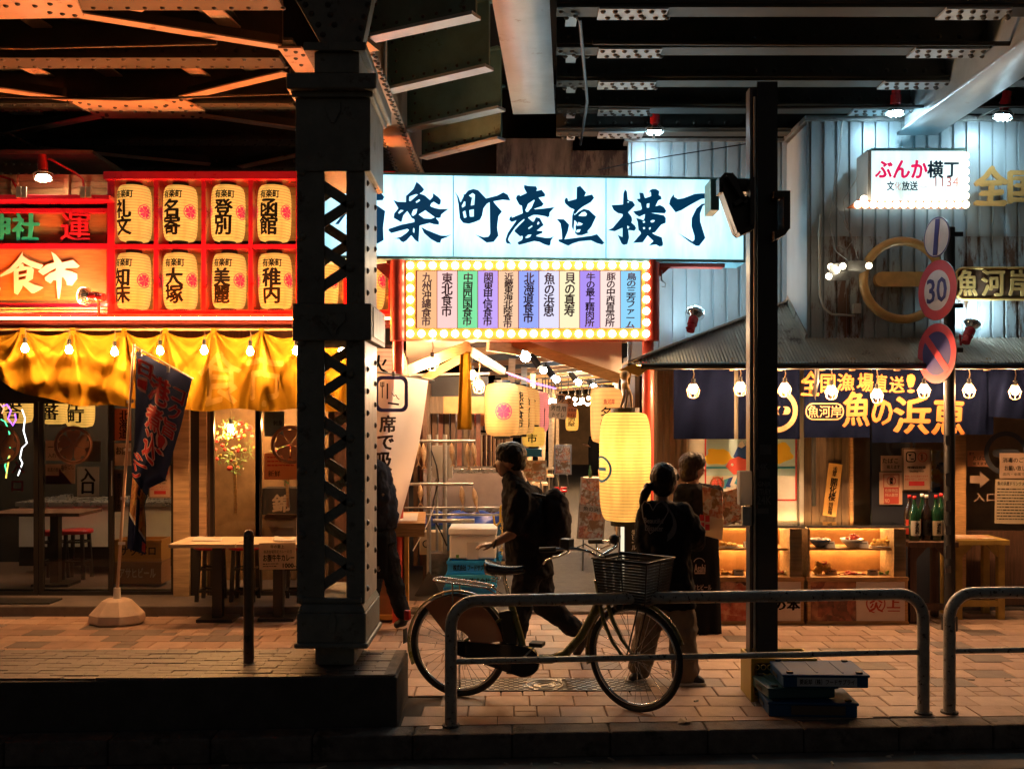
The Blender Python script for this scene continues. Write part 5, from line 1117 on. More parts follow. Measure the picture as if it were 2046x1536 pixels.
def txB(t, Y):
    b = MB(); b.ring(w(1750,1205,Y+.008), .085, .006, 26, 5, a0=100, a1=420); lp(b,'炎',1736,1188,1764,1222,Y+.012,bold=.02,brush=.06); lp(b,'上',1772,1194,1798,1214,Y+.012,bold=.03,brush=.03); b.bp(1774,1219,1798,1221,Y+.008,.002); b.build('lettering', mat('brick_red_ink', (.45,.05,.03), .6), t)
case(1420,1608,'left display case of food samples, partly hidden by the black post', photo_mat('steak_photo', ((.10,.02,.02),(.55,.15,.10),(.35,.05,.03),(.62,.30,.18),(.05,.01,.01)), 7), txA)
case(1612,1816,'right display case of bowls and tempura with round red brush mark on its base', photo_mat('grill_photo', ((.03,.01,.01),(.30,.08,.04),(.10,.03,.02),(.45,.18,.08)), 8), txB)
def dish(px, py, Y, kind, label, r=.09, col=None):
    c = w(px, py, Y); nm = {'bowl':'bowl','plate':'plate','tray':'serving_tray'}[kind]; t = thing(nm, c, label, kind if kind != 'tray' else 'tray', 'food samples in the display cases')
    m = mat('dish_%s' % (col or 'white'), {'white':(.75,.72,.68),'blue':(.06,.09,.18),'black':(.02,.02,.02),'wood':(.45,.22,.08)}[col or 'white'], .25)
    if kind == 'bowl': MB().lathe([(r*.35,0),(r*.4,.012),(r*.8,r*.45),(r,r*.8),(r*.95,r*.8),(r*.7,r*.42)], c, 22).build('bowl_body', m, t)
    elif kind == 'plate': MB().lathe([(r*.5,0),(r*.6,.006),(r,.018),(r*.98,.022),(r*.6,.012),(1e-4,.012)], c, 22, sy=.7).build('plate_body', m, t)
    else: MB().box(c.x-r,c.x+r,c.y-.05,c.y+.05,c.z+.012,c.z+.024).box(c.x-r*.8,c.x-r*.6,c.y-.05,c.y+.05,c.z,c.z+.012).box(c.x+r*.6,c.x+r*.8,c.y-.05,c.y+.05,c.z,c.z+.012).build('tray_board', m, t)
    return t, c
def lump(t, c, nm, m, n, sx, sz, r, sd, zb=.02):
    rr = random.Random(sd); b = MB()
    for i in range(n):
        f = rr.random(); b.ball(c+Vector((rr.uniform(-sx,sx), rr.uniform(-.03,.03), zb+f*sz*(1-.6*abs(rr.uniform(-1,1))))), r*rr.uniform(.7,1.2), 7, 5, sx=rr.uniform(.7,1.5), sz=rr.uniform(.6,1.1))
    b.build(nm, m, t)['kind'] = 'stuff'
temp = mat('fried_batter', (.75,.42,.08), .6, bump=.8, bs=90); redf = mat('red_fish', (.6,.08,.05), .35); pinkf = mat('pink_sashimi', (.75,.35,.28), .3); green = mat('leaf_green', (.10,.22,.04), .6); rice = mat('rice', (.75,.70,.6), .5)
DY = 9.40
t, c = dish(1638,1094,DY,'bowl','dark blue ramen bowl on the top shelf of the right case',.105,'blue'); lump(t,c,'noodles',rice,14,.06,.02,.02,1,.07)
t, c = dish(1702,1094,DY,'bowl','white cone bowl with red topping on top shelf of right case',.11,'white'); lump(t,c,'topping',redf,12,.05,.04,.016,2,.085)
t, c = dish(1762,1094,DY,'plate','plate with fried prawn at the right of the top shelf',.12,'white'); lump(t,c,'fried_prawn',temp,26,.07,.09,.024,3,.02)
t, c = dish(1642,1151,DY,'plate','heap of tempura with a prawn tail on lower shelf of right case',.12,'white'); lump(t,c,'tempura',temp,34,.07,.12,.026,4,.02); b = MB(); b.prism([(c.x+.01,c.z+.10),(c.x-.01,c.z+.15),(c.x+.02,c.z+.13),(c.x+.04,c.z+.155),(c.x+.035,c.z+.10)], c.y-.03, c.y-.02); b.build('prawn_tail', redf, t)
t, c = dish(1702,1151,DY,'plate','black plate with red sashimi in the middle of lower shelf',.13,'black'); lump(t,c,'sashimi',redf,10,.04,.03,.02,5,.02); lump(t,c,'garnish',pinkf,10,.10,.015,.018,6,.015)
t, c = dish(1770,1151,DY,'plate','white plate with greens at the right of lower shelf',.12,'white'); lump(t,c,'greens',green,12,.06,.04,.016,7,.02)
t, c = dish(1453,1094,DY,'plate','plate of golden rolls on the top shelf of the left case',.12,'white'); lump(t,c,'rolls',temp,16,.07,.05,.024,8,.02)
t, c = dish(1455,1151,DY,'plate','plate of cutlets on the lower shelf of the left case',.12,'white'); lump(t,c,'cutlet',temp,16,.06,.04,.022,9,.02)
t, c = dish(1574,1151,DY,'tray','wooden sushi tray right of the black post',.12,'wood')
for i in range(6): MB().ball(c+Vector((-.09+i*.036,-.01,.042)), .018, 8, 6, sy=1.8).build('sushi', (pinkf, redf, rice)[i%3], t)
for k, (x, y, lab) in enumerate(((1660,1092,'price card beside the blue bowl'),(1727,1092,'price card between the white bowl and the prawn plate'),(1664,1148,'tan price card beside the tempura heap'),(1746,1148,'tilted white price card by the greens plate'),(1497,1092,'price card near the golden rolls'),(1477,1148,'folded price card by the cutlets'),(1507,1150,'low price card left of the black post'))):
    c = w(x, y, DY-.06); b = MB(); b.add([c+Vector((-.045,0,-.01)),c+Vector((.045,0,-.01)),c+Vector((.04,.02,.05)),c+Vector((-.05,.02,.05)),c+Vector((.04,.05,-.01)),c+Vector((-.05,.05,-.01))], [(0,1,2,3),(3,2,4,5)])
    b2 = MB(); b2.add([c+Vector((-.03,-.001+.0125,.026)),c+Vector((.03,-.001+.0125,.026)),c+Vector((.03,.0135,.034)),c+Vector((-.03,.0135,.034))], [(0,1,2,3)])
    o = b.build('price_card', M_white if k != 2 else PT); tag(o, lab, 'price card', 'price cards in the display cases'); b2.build('print', M_ink, o)
# ------------------------------------------------------------------ side table with bottles, bench with papers
def stand(name, x0, x1, yt, yb, Y, dep, m, label, thick=.05):
    t = thing(name, (xw((x0+x1)/2,Y), Y, 0), label, 'table'); X0, X1, zt = xw(x0,Y), xw(x1,Y), zw(yt,Y)
    MB().box(X0,X1,Y-.02,Y+dep,zt-thick,zt).build('top', m, t, bev=.004)
    for X in (X0+.03, X1-.09):
        for yy in (Y+.02, Y+dep-.1): MB().box(X,X+.06,yy,yy+.06,0,zt-thick).build('leg', m, t)
    MB().box(X0+.09,X1-.09,Y+.03,Y+.06,.12,.18).build('stretcher', m, t)
    b = MB(); b.prism([(X0+.09,zt-thick),(X0+.2,zt-thick),(X0+.09,zt-thick-.12)], Y+.03, Y+.06); b.build('corner_brace', m, t); b = MB(); b.prism([(X1-.09,zt-thick),(X1-.2,zt-thick),(X1-.09,zt-thick-.12)], Y+.03, Y+.06); b.build('corner_brace', m, t)
    return zt
zt = stand('side_table', 1814,1914,1082,1240,9.28,.45,M_woodd,'dark wooden side table carrying green sake bottles right of the display cases')
stand('bench_table', 1906,2016,1078,1240,9.45,.42,mat('ochre_wood', (.42,.27,.06), .5, var=.25, vs=6),'ochre wooden table behind the road sign pole at far right')
b = MB(); 
pm = photo_mat('menu_print', ((.6,.3,.15),(.7,.5,.3),(.5,.15,.08),(.7,.6,.5)), 20)
o = MB().box(xw(1912,9.5),xw(1990,9.5),9.48,9.80,zw(1077.5,9.45),zw(1077.5,9.45)+.006).build('menu_sheet', pm); tag(o, 'printed menu sheets lying on the ochre table at far right', 'menu')
gb = mat('green_glass', (.015,.07,.03), .12, trans=.35, coat=.5); bk = mat('brown_glass', (.02,.012,.01), .12, coat=.5)
lbs = ('white label with floral print, front left','dark label, front middle','cream label with vertical writing','cream label beside the pole','red-topped at the far left of the group','behind the floral one','behind the dark one')
for k, (x, dy, hgt, m) in enumerate(((1827,0,.42,gb),(1851,.02,.43,bk),(1870,.0,.43,gb),(1889,.03,.42,gb),(1817,.12,.42,bk),(1842,.15,.43,gb),(1880,.16,.43,gb))):
    Y = 9.38+dy; c = Vector((xw(x,Y),Y,zt)); t = thing('sake_bottle', c, 'green sake bottle, '+lbs[k] if m == gb else 'dark sake bottle, '+lbs[k], 'bottle', 'sake bottles on the side table')
    MB().lathe([(.045,0),(.05,.01),(.05,.24),(.044,.275),(.022,.33),(.015,.36),(.014,hgt-.02)], c, 18).build('glass_body', m, t)
    MB().lathe([(.016,hgt-.03),(.017,hgt-.03),(.017,hgt),(.001,hgt)], c, 12).build('cap', M_white if k%2 else M_redlamp, t)
    b = MB(); vs = []
    for i in range(9):
        a = R(-150+i*15); 
        for z in (.05,.19): vs.append((c.x+.0512*math.cos(a), c.y+.0512*math.sin(a), c.z+z))
    b.add(vs, [(2*i,2*i+2,2*i+3,2*i+1) for i in range(8)], True); lab = b.build('label_paper', (M_paper, M_redp, M_cream)[k%3] if k != 1 else M_dark, t)
    b = MB(); lett(b, '酒味'[k%2]+'純米'[k%2], -.022,.022,.07,.17, 0, vertical=True, bold=.03, brush=.06, wrap=lambda u, z: (c.x+.0525*math.sin(u/.05+.2), c.y-.0525*math.cos(u/.05+.2), c.z+z), maxe=.02); b.build('label_print', M_ink, lab)
# ------------------------------------------------------------------ road sign pole
rp_ = thing('road_sign_pole', (xw(1897,9.0),9.0,0), 'dark pole with three round road signs, thirty limit in the middle, before the right shop', 'road sign')
PY = 9.0; X = xw(1897,PY)
MB().cyl((X,PY,0),(X,PY,zw(455,PY)),.048,n=18).build('pole', M_black, rp_)
MB().cyl((X,PY,0),(X,PY,.12),.07,n=18).build('pole_base', M_black, rp_)
for k, y in enumerate((470,612,700)): MB().box(X-.055,X+.10,PY-.055,PY-.03,zw(y,PY)-.02,zw(y,PY)+.02).build('clamp', M_black, rp_)
for k in range(6): 
    y = (870,945,1000,1050,1090,1130)[k]; MB().bp(1889,y,1900,y+(20,26,22,18,26,14)[k],PY-.05,.004).build('sticker', mat('dull_sticker', (.10,.10,.10), .6), rp_)
th = R(77); nrm = Vector((-math.sin(th), -math.cos(th), 0)); tv = Vector((math.cos(th), -math.sin(th), 0))
def disc(cx_, cy_, rpx, lab, layers, txt=None):
    c = w(cx_, cy_, PY-.10); r = rpx*(PY-.1)/F
    o = MB().lathe([(r,-.004),(r,.004)], c, 40, axis=nrm, smooth=False).build('sign_plate', mat('sign_back', (.3,.3,.3), .4), rp_); o['label'] = lab
    for i, (r1, r0, m) in enumerate(layers):
        b = MB(); k = 40; vs = []
        for j in range(k):
            a = 2*math.pi*j/k; e = tv*math.cos(a)+Vector((0,0,1))*math.sin(a); vs += [c+nrm*(.005+.0006*i)+e*r*r1, c+nrm*(.005+.0006*i)+e*r*r0]
        b.add(vs, [(2*j,(2*j+2)%(2*k),(2*j+3)%(2*k),2*j+1) for j in range(k)]); b.build('sign_band', m, o)
    return c, r, o
sw = mat('sign_white', (.50,.45,.47), .45, var=.12, vs=6); sr = mat('sign_red', (.45,.04,.06), .4, var=.12, vs=5); sb_ = mat('sign_blue', (.03,.03,.16), .4, var=.2, vs=4)
c, r, o = disc(1872,474,40,'grey round sign with a dark blue stripe, topmost on the pole',((1,.93,sb_),(.94,0,sw)))
b = MB(); d_ = tv*.12+Vector((0,0,1)); d_.normalize(); b.bar(c+nrm*.008-d_*r*.9, c+nrm*.008+d_*r*.9, .06, .002, up=nrm); b.build('stripe', sb_, o)
c, r, o = disc(1873,580,60,'round thirty speed limit sign with red border',((1,.66,sr),(.67,0,sw)))
b = MB(); lett(b, '30', -.5,.5,-.42,.42, 0, bold=.02, wrap=lambda u, z, c=c, r=r: c+nrm*.009+tv*(u*r)+Vector((0,0,z*r*.95)), maxe=.5); b.build('number', sb_, o)
c, r, o = disc(1872,706,60,'red and blue round no parking sign, lowest on the pole',((1,.72,sr),(.73,0,sb_)))
b = MB(); d_ = (-tv+Vector((0,0,1))).normalized(); b.bar(c+nrm*.008-d_*r*.85, c+nrm*.008+d_*r*.85, .07, .002, up=nrm); b.build('stripe', sr, o)
# ------------------------------------------------------------------ inside the left shop, seen through the glass
cr = MB(); o = None
for k, (x, y, tx, ux) in enumerate(((37,800,'組合',0),(110,802,'五番',.0),(160,808,'庄町',.0))):
    lantern((xw(x,10.95),10.95,zw(y,10.95)), .155, .50, [(tx, -.08,.10,-.20,.06,True,.03)], 'round paper lantern inside the left shop window, '+('cut by the left edge','left of the pair above the crest','right of the pair above the crest')[k], 'lanterns inside the left shop', bulb=22, ribs=18)
for k, (x, y, r_) in enumerate(((2,888,36),(147,889,36),(580,888,36))):
    t = thing('flower_crest_board', w(x,y+r_,FY-.03), 'brown round wooden flower crest on the glass, %s' % ('cut by the left edge','left of the blue flag','beside the lattice column')[k], 'crest', 'flower crests on the glass')
    c = w(x,y,FY-.03); r = r_*(FY-.03)/F; b = MB(); b.ring(c, r*.93, r*.06, 36, 6); b.build('rim', mat('crest_brown', (.13,.055,.03), .5), t)
    b = MB(); crest(b, (c.x, c.z), r*1.08, lambda u, z: Vector((u, FY-.034, z))); b.build('petals', mat('crest_brown2', (.16,.07,.035), .5), t)
neon = thing('neon_sign', w(30,960,10.5), 'tangled violet, green and white neon tubing inside the left window', 'neon sign')
for nm, colr, es, pts in (('violet_tube',(.45,.12,1),7,[(4,812),(14,808),(22,820),(16,836),(26,850),(32,838),(30,826)]),('green_tube',(.1,1,.35),5,[(2,838),(10,842),(18,860),(22,885),(18,905),(10,930),(14,945)]),('white_tube',(1,.95,.9),7,[(44,818),(50,835),(47,860),(54,885),(44,895),(40,915),(45,925),(36,950)]),('yellow_tube',(1,.7,.1),5,[(20,905),(14,940),(12,955)]),('orange_tube',(1,.35,.15),5,[(0,806),(8,816),(4,826)])):
    b = MB(); b.tube([w(x_,y_,10.5) for x_,y_ in pts], .007, 6); b.build(nm, emit('neon_'+nm, colr, es*.5), neon)
poster('entrance_paper', (154,932,198,991), FY+.035, M_paper, 'white sheet with two large black characters on the left sliding door', (('入口',162,936,190,986,True,.04),), 'sign')
poster('hokkaido_poster', (228,816,262,880), FY+.06, mat('red_brown_paper', (.5,.14,.05), .6), 'red brown poster with black vertical characters behind the flag pole', (('北海道',238,820,258,876,True,.02),))
poster('beige_note', (228,885,262,930), FY+.08, PT, 'beige handwritten note below the red brown poster', (('お店',232,892,256,908,False,.01),), 'note')
poster('kraft_strip', (229,938,247,1022), FY+.08, mat('kraft', (.4,.2,.1), .7), 'narrow kraft paper strip hanging behind the flag pole', (('本日のおすすめ',234,944,242,1016,True,0),), 'strip')
poster('beige_sheet', (91,880,124,920), FY+.035, PT, 'beige sheet left of the wooden crest', (('一口',96,888,118,900,False,.02),('入れて',96,905,120,914,False,.01)), 'sheet')
poster('second_beige_sheet', (168,881,201,922), FY+.04, mat('blank_card', (.60,.36,.2), .7), 'blank tan card right of the wooden crest on the sliding door', (), 'sheet')
poster('handwritten_sheet', (91,927,150,966), FY+.05, PT, 'handwritten sheet behind the maroon arrow on the sliding door', (('あらごし',122,928,148,937,False,.01),('産直の飲み屋',95,934,128,942,False,0)), 'sheet')
ar = MB().pp([(91,950),(118,950),(118,936),(144,967),(91,967)], FY+.03, .002).build('maroon_arrow', mat('maroon', (.16,.01,.015), .5)); tag(ar, 'maroon arrow stuck on the left sliding door pointing to the entrance sheet', 'arrow')
b = MB(); lp(b,'入',24,922,49,945,FY+.03,bold=.03,brush=.05); lp(b,'口',24,961,46,981,FY+.03,bold=.03); o = b.build('red_window_lettering', M_redink); tag(o, 'two red characters on the leftmost sliding door glass', 'lettering')
# counter, table, stools, crates
ct = thing('prep_counter', w(190,1100,11.6), 'steel topped counter with white front inside the left shop', 'counter')
MB().bp(30,1003,352,1012,11.5,.8).build('steel_top', M_steelb, ct, bev=.004); MB().bp(38,1012,350,1092,11.56,.7).build('white_front', M_white, ct); MB().bp(38,1092,350,1130,11.6,.6).build('dark_base', M_dark, ct)
for x, wd, h in ((95,22,10),(118,14,14),(190,40,9),(250,34,12),(300,26,9)): MB().bp(x,1003-h,x+wd,1003,11.8,.2).build('tray', M_steelb, ct, bev=.004)
def stool(px, Y, label, h=.62, r=.17, red=True, group='red topped stools', drop=0):
    X = xw(px, Y); t = thing('bar_stool', (X,Y,drop), label, 'stool', group)
    MB().lathe([(r*.9,h-.05),(r,h-.04),(r,h-.012),(r*.92,h),(1e-4,h+.004)], (X,Y,drop), 24).build('seat', mat('red_vinyl', (.42,.015,.02), .3, coat=.2), t)
    for a in (45,135,225,315): e = Vector((math.cos(R(a)), math.sin(R(a)), 0)); MB().bar(Vector((X,Y,drop))+e*r*.95, Vector((X,Y,h-.05+drop))+e*r*.75, .035, .035, up=(1,0,0)).build('leg', M_dark, t)
    b = MB(); 
    for z in (.2,.42):
        P = [Vector((X,Y,z+drop))+Vector((math.cos(R(a)), math.sin(R(a)),0))*r*.86 for a in (45,135,225,315)]
        for i in range(4): b.bar(P[i], P[(i+1)%4], .02, .02)
    b.build('rung', M_dark, t, kind='stuff'); return t
def ped_table(x0, x1, yt, Y, dep, label, post, base, drop=0, topm=None):
    zt = zw(yt, Y); X0, X1 = xw(x0,Y), xw(x1,Y); xp = xw(post,Y); t = thing('pedestal_table', (xp,Y,drop), label, 'table', 'small pedestal tables')
    MB().box(X0,X1,Y-dep/2,Y+dep/2,zt-.035,zt).build('table_top', topm or M_ply, t, bev=.004)
    MB().box(xp-.045,xp+.045,Y-.045,Y+.045,drop+.03,zt-.035).build('post', M_dark, t); MB().box(xp-base,xp+base,Y-base*.8,Y+base*.8,drop,drop+.03).build('base_plate', M_dark, t, bev=.004)
    return zt
ped_table(0,182,1020,10.85,.6,'dark table inside the left shop behind the maroon arrow',112,.2,.1,M_woodd); stool(108,11.25,'red stool behind the table inside the left shop, left one',h=.55,group='stools inside the left shop',drop=.1); stool(155,11.3,'red stool behind the table inside the left shop, right one',h=.56,group='stools inside the left shop',drop=.1)
def crate(x0, y0, x1, y1, Y, dep, m, label, txt=None, tm=None, name='beer_crate', grp=None):
    t = thing(name, (xw((x0+x1)/2,Y),Y,zw(y1,Y)), label, 'crate', grp); X0,X1,Z0,Z1 = xw(x0,Y),xw(x1,Y),zw(y1,Y),zw(y0,Y)
    b = MB(); th_ = .015; b.box(X0,X1,Y,Y+th_,Z0,Z1).box(X0,X1,Y+dep-th_,Y+dep,Z0,Z1).box(X0,X0+th_,Y+th_,Y+dep-th_,Z0,Z1).box(X1-th_,X1,Y+th_,Y+dep-th_,Z0,Z1).box(X0+th_,X1-th_,Y+th_,Y+dep-th_,Z0,Z0+th_)
    b.build('crate_body', m, t); MB().box(X0-.008,X1+.008,Y-.01,Y,Z1-.03,Z1).build('rim', m, t); MB().box(X0-.008,X1+.008,Y-.01,Y,Z0,Z0+.02).build('bottom_band', m, t)
    if txt:
        W_ = X1-X0; b = MB(); lett(b, txt, X0+W_*.12, X1-W_*.12, Z0+(Z1-Z0)*.28, Z0+(Z1-Z0)*.72, Y, bold=.03, depth=.003); b.build('lettering', tm or M_cream, t)
    return t
oc = mat('orange_crate', (.50,.24,.06), .4); 
crate(228,1078,322,1121,10.7,.3,oc,'orange beer crate, upper of the stack behind the flag pole','サッポロ',M_dark); crate(228,1122,322,1166,10.7,.3,mat('brown_crate', (.32,.15,.06), .4),'brown beer crate, lower of the stack behind the flag pole','アサヒビール',M_cream)
# lucky rake decorations in the windows
def rake(cx_, cy_, rx, ry, Y, label, sd):
    t = thing('lucky_rake', w(cx_,cy_+ry,Y), label, 'decoration'); r = random.Random(sd)
    for nm, m, n, sz in (('gold_coin', mat('gold_coin', (.75,.45,.08), .3, metal=.5), 26, 7),('red_ornament', mat('red_ornament', (.6,.05,.04), .4), 22, 8),('green_sprig', green, 44, 8),('white_ornament', M_cream, 14, 6)):
        b = MB()
        for i in range(n):
            a = r.uniform(0,6.28); q = r.random()**.5; c = w(cx_+rx*q*math.cos(a), cy_+ry*q*math.sin(a), Y+r.uniform(-.08,.05))
            s_ = sz*.0052*r.uniform(.6,1.2)
            if nm == 'green_sprig':
                for j in range(4): e = Vector((r.uniform(-1,1), r.uniform(-.5,.5), r.uniform(-1,1))).normalized(); n_ = e.orthogonal().normalized()*s_*.12; b.add([c, c+e*s_*1.3+n_, c+e*s_*1.7, c+e*s_*1.3-n_], [(0,1,2,3)])
            elif nm == 'gold_coin': b.lathe([(1e-4,0),(s_*.6,0),(s_*.6,.006),(1e-4,.006)], c, 9, axis=(r.uniform(-.5,.5),-1,r.uniform(-.5,.5)), sx=.7)
            else: b.ball(c, s_*.6, 6, 4, sx=r.uniform(.6,1.5))
        b.build(nm, m, t)['kind'] = 'stuff'
    MB().bar(w(cx_,cy_,Y+.08), w(cx_+4,cy_+ry*2.6,Y+.08), .03, .02, up=(0,1,0)).build('handle', M_wood, t)
rake(468,890,42,52,10.5,'lucky rake decoration with gold coins, red ornaments and green sprigs in the left window pane',3)
rake(572,925,34,34,10.55,'second lucky rake, lower and redder, in the pane beside the lattice column',9)
bulb_lamp(461,856,10.4,'bare glowing bulb in front of the left lucky rake behind glass',cage=False,group='window bulbs',strength=emit('window_bulb', (1,.5,.15), 900))
bulb_lamp(548,850,10.45,'small glowing bulb behind the pane with the blue white poster',cage=False,group='window bulbs',strength=MATS['window_bulb'],r=.024)
poster('seafood_poster', (528,822,568,872), FY+.04, mat('blue_white_poster', (.45,.6,.62), .5, var=.2, vs=9), 'blue white poster at the top of the pane beside the lattice column', (('刺身',546,840,564,850,False,.01),))
poster('orange_flyer', (528,905,600,958), FY+.10, PO, 'orange flyer under the second lucky rake', (('新鮮',536,940,560,952,False,.01),), 'flyer', shapes=(('handwriting', M_redink, linesf(534,912,592,3,8,FY+.10,2.5,seed=3)),))
t = thing('dark_box', w(560,1080,10.8), 'dark box with pale printed character in the pane beside the lattice column', 'box'); MB().bp(524,975,604,1028,10.8,.3).build('box_body', mat('dark_card', (.03,.022,.02), .5), t); b = MB(); lp(b,'錦',545,988,578,1022,10.8,bold=.04,brush=.05); b.build('print', mat('dim_cream', (.4,.28,.2), .6), t)
t = thing('cardboard_box', w(558,1078,10.75), 'open cardboard box below the dark printed box behind the glass', 'box'); MB().bp(526,1034,592,1082,10.75,.3).build('box_body', mat('cardboard', (.36,.2,.1), .8), t); b = MB(); b.add([w(526,1034,10.75),w(592,1034,10.75),w(598,1028,10.65),w(534,1026,10.65)], [(0,1,2,3)]); b.build('flap', MATS['cardboard'], t, sol=.004)
MB().box(xw(412,11),xw(668,11),11.2,11.25,.1,2.9).build('partition_board', mat('partition', (.30,.17,.08), .6, var=.3, vs=4), shop)
for (x0, x1, Y, z) in ((-60,60,11.6,2.9),(200,330,11.6,2.9),(430,640,10.9,2.9)):
    b = MB(); b.cyl((xw(x0,Y),Y,z),(xw(x1,Y),Y,z),.02,n=8); b.build('ceiling_tube', emit('interior_tube', (1,.57,.28), 200), shop)
# tables outside with papers and stools
zt = ped_table(358,487,1079,9.45,.6,'small pale topped table on the step left of the bollard',436,.17); zt2 = ped_table(487,610,1079,9.5,.6,'small pale topped table right of the bollard with a price poster',557,.17)
for k, x in enumerate((422,490,592)): stool(x, 9.95, 'red topped stool behind the outdoor tables, %s' % ('leftmost','middle one behind the bollard','rightmost beside the column')[k], h=.66)
for k, (x0, x1) in enumerate(((382,442),(545,590))): 
    b = MB(); Yp = 9.35; z = zt+.002; b.grid(lambda u, v: Vector((xw(x0+(x1-x0)*u,Yp+.2*v), Yp+.25*v, z+.012*math.sin(u*6+k)*v+.006)), 12, 4); o = b.build('paper_menu', M_paper, sol=.003); tag(o, 'crumpled menu papers lying on the %s outdoor table' % ('left','right')[k], 'papers')
poster('curry_price_poster', (518,1084,591,1137), 9.18, M_cream, 'handwritten price poster hanging from the right outdoor table', (('牛の最上',541,1088,568,1095,False,.01),('毎週金曜限定カレーの日',527,1098,583,1105,False,0),('お腹牛牛カレー',526,1107,588,1121,False,.03),('1000-',565,1125,590,1134,False,.03)), shapes=(('handwriting', M_ink, linesf(525,1125,556,2,5,9.18,1.2,seed=8)),), rot=-1)
# mat, step edge
o = MB().box(-6,xw(118,9.9),9.70,9.98,.10,.115).build('floor_mat', M_rub, bev=.004); tag(o, 'dark rubber mat on the step before the leftmost doors', 'mat')
# ------------------------------------------------------------------ the lane: timber, lanterns, lamps, tables going back
lane = thing('covered_lane', AL(0,12,0), 'long covered food lane with wooden walls and timber roof running back from the entrance', 'arcade')
r5 = random.Random(11)
u = -1.12; v = 10.45
for k in range(44):                                      # dark upright slats along the left wall, then a far run of them
    vv = 10.6+k*.24; xx = AL(-.98-.02*(k%3), vv, 0)[0]
    MB().box(xx-.02, xx+.02, vv, vv+.14+.05*(k%2), .05, 2.3).build('slat', (M_woodd, M_brownw, M_wood)[(k*7)%3 if k > 10 else (k*5)%2], lane)
for k in range(11):
    x0 = 826+k*12.5; MB().bp(x0,826,x0+9,1130,11.3+.03*(k%3),.05).build('slat', (M_woodd, mat('red_brown_slat', (.17,.06,.04), .5, var=.3), M_brownw)[k%3], lane)
MB().bp(830,792,886,826,11.0,.06).build('fascia_board', M_brownw, lane); MB().bp(886,792,972,826,10.98,.06).build('fascia_board', mat('orange_board', (.55,.25,.08), .5, var=.2), lane)
MB().bp(812,752,975,792,11.2,.1).build('dark_header', mat('dark_slate', (.03,.035,.045), .6), lane)
b = MB(); b.cyl(w(812,749,11),w(978,746,11),.015,n=8); b.build('white_rod', M_white, lane)
for a, c, wd, m, Y0, Y1 in (((812,742),(938,690),.10,M_wood,9.7,9.9),((846,758),(935,708),.08,M_wood,10.2,10.2),((1008,676),(1238,757),.10,M_wood,9.75,9.55),((938,700),(1005,742),.07,M_ply,10,10.6),((975,690),(1040,700),.1,M_ply,9.6,9.8)):
    MB().bar(w(*a,Y0), w(*c,Y1), .06, wd, up=(0,0,1)).build('rafter', m, lane)
MB().add([w(1020,676,9.75),w(1242,676,9.75),w(1242,758,9.75),w(1212,742,9.75),w(1104,712,9.75)], [(0,1,2,3,4)]).build('plywood_panel', mat('pale_ply', (.88,.84,.78), .6, var=.08, vs=3), lane, sol=.02)
MB().add([w(812,678,9.9),w(960,678,9.9),w(900,700,10.4),w(812,730,10.4)], [(0,1,2,3)]).build('soffit_sheet', mat('grey_soffit', (.35,.27,.22), .6), lane, sol=.02)
MB().add([AL(-1.1,10.6,2.75),AL(1.5,10.6,3.05),AL(1.6,42,3.0),AL(-1.2,42,3.0)], [(0,1,2,3)]).build('lane_ceiling', mat('lane_ceiling_paint', (.06,.05,.05), .7, var=.3), lane, sol=.05)
MB().add([AL(-1.0,42,0),AL(1.6,42,0),AL(1.6,42,3),AL(-1.0,42,3)], [(0,1,2,3)]).build('far_wall', mat('far_wall_orange', (.65,.38,.18), .6, var=.3, vs=.8), lane, sol=.05)
for k in range(20):
    vv = 10.4+k*1.1; q = AL(1.25, vv, 0)[0]; MB().box(q, q+.05, vv, vv+1.07, .02, 2.6).build('wall_board', (M_brownw, M_wood, M_woodd)[k%3], lane)
for k in range(16):                                      # ceiling clutter: joists, brackets
    vv = 11+k*1.2; MB().bar(AL(-1.0,vv,2.70), AL(1.35,vv,2.9), .06, .10).build('joist', M_wood if k%2 else M_dark, lane)
for k in range(8):
    vv = 13+k*2.2; q = AL(-.35+.1*(k%2), vv, 0)[0]; MB().bar((q,vv,0),(q+(.0 if k%2 else .10),vv+.1,2.7),.09,.09,up=(0,1,0)).build('timber_post', M_ply, lane)
b = MB(); pts = [w(1018,747,10.9),w(1048,757,12),w(1070,766,13.2),w(1090,771,15),w(1110,776,17)]; b.tube(pts, .010, 6); b.build('violet_strip', emit('violet_strip', (.40,.12,1), 6), lane)
b = MB(); b.tube([w(1012,744,10.7),w(1030,750,11.2),w(1050,758,12)], .009, 6); b.build('pink_strip', emit('pink_strip', (1,.3,.3), 4), lane)
for k, (x, y, Y, r_) in enumerate(((1050,713,10.2,.052),(1086,740,13,.045),(1112,758,15,.05),(1156,764,19,.055),(1187,772,23,.06))):
    c = w(x,y,Y); t = thing('ceiling_spot', c, 'x', 'ceiling lamp', 'spots along the lane ceiling'); t['label'] = 'white ceiling spot in the lane, ' + ('nearest and largest','second from the front','third from the front','fourth from the front','farthest one')[k]
    MB().ball(c, r_, 12, 8).build('lens', emit('lane_lens_%d' % (k == 1), (1,.75,.4) if k == 1 else (.75,.95,1), 150 if k == 1 else 300), t); MB().cyl(c+Vector((-.05,.03,.04)), c+Vector((-.16,.08,.20)), r_*1.1, r_*.9, n=12).build('housing', M_black, t); MB().cyl(c+Vector((-.16,.08,.20)), c+Vector((-.16,.08,.5)), .012, n=6).build('stem', M_blk, t)
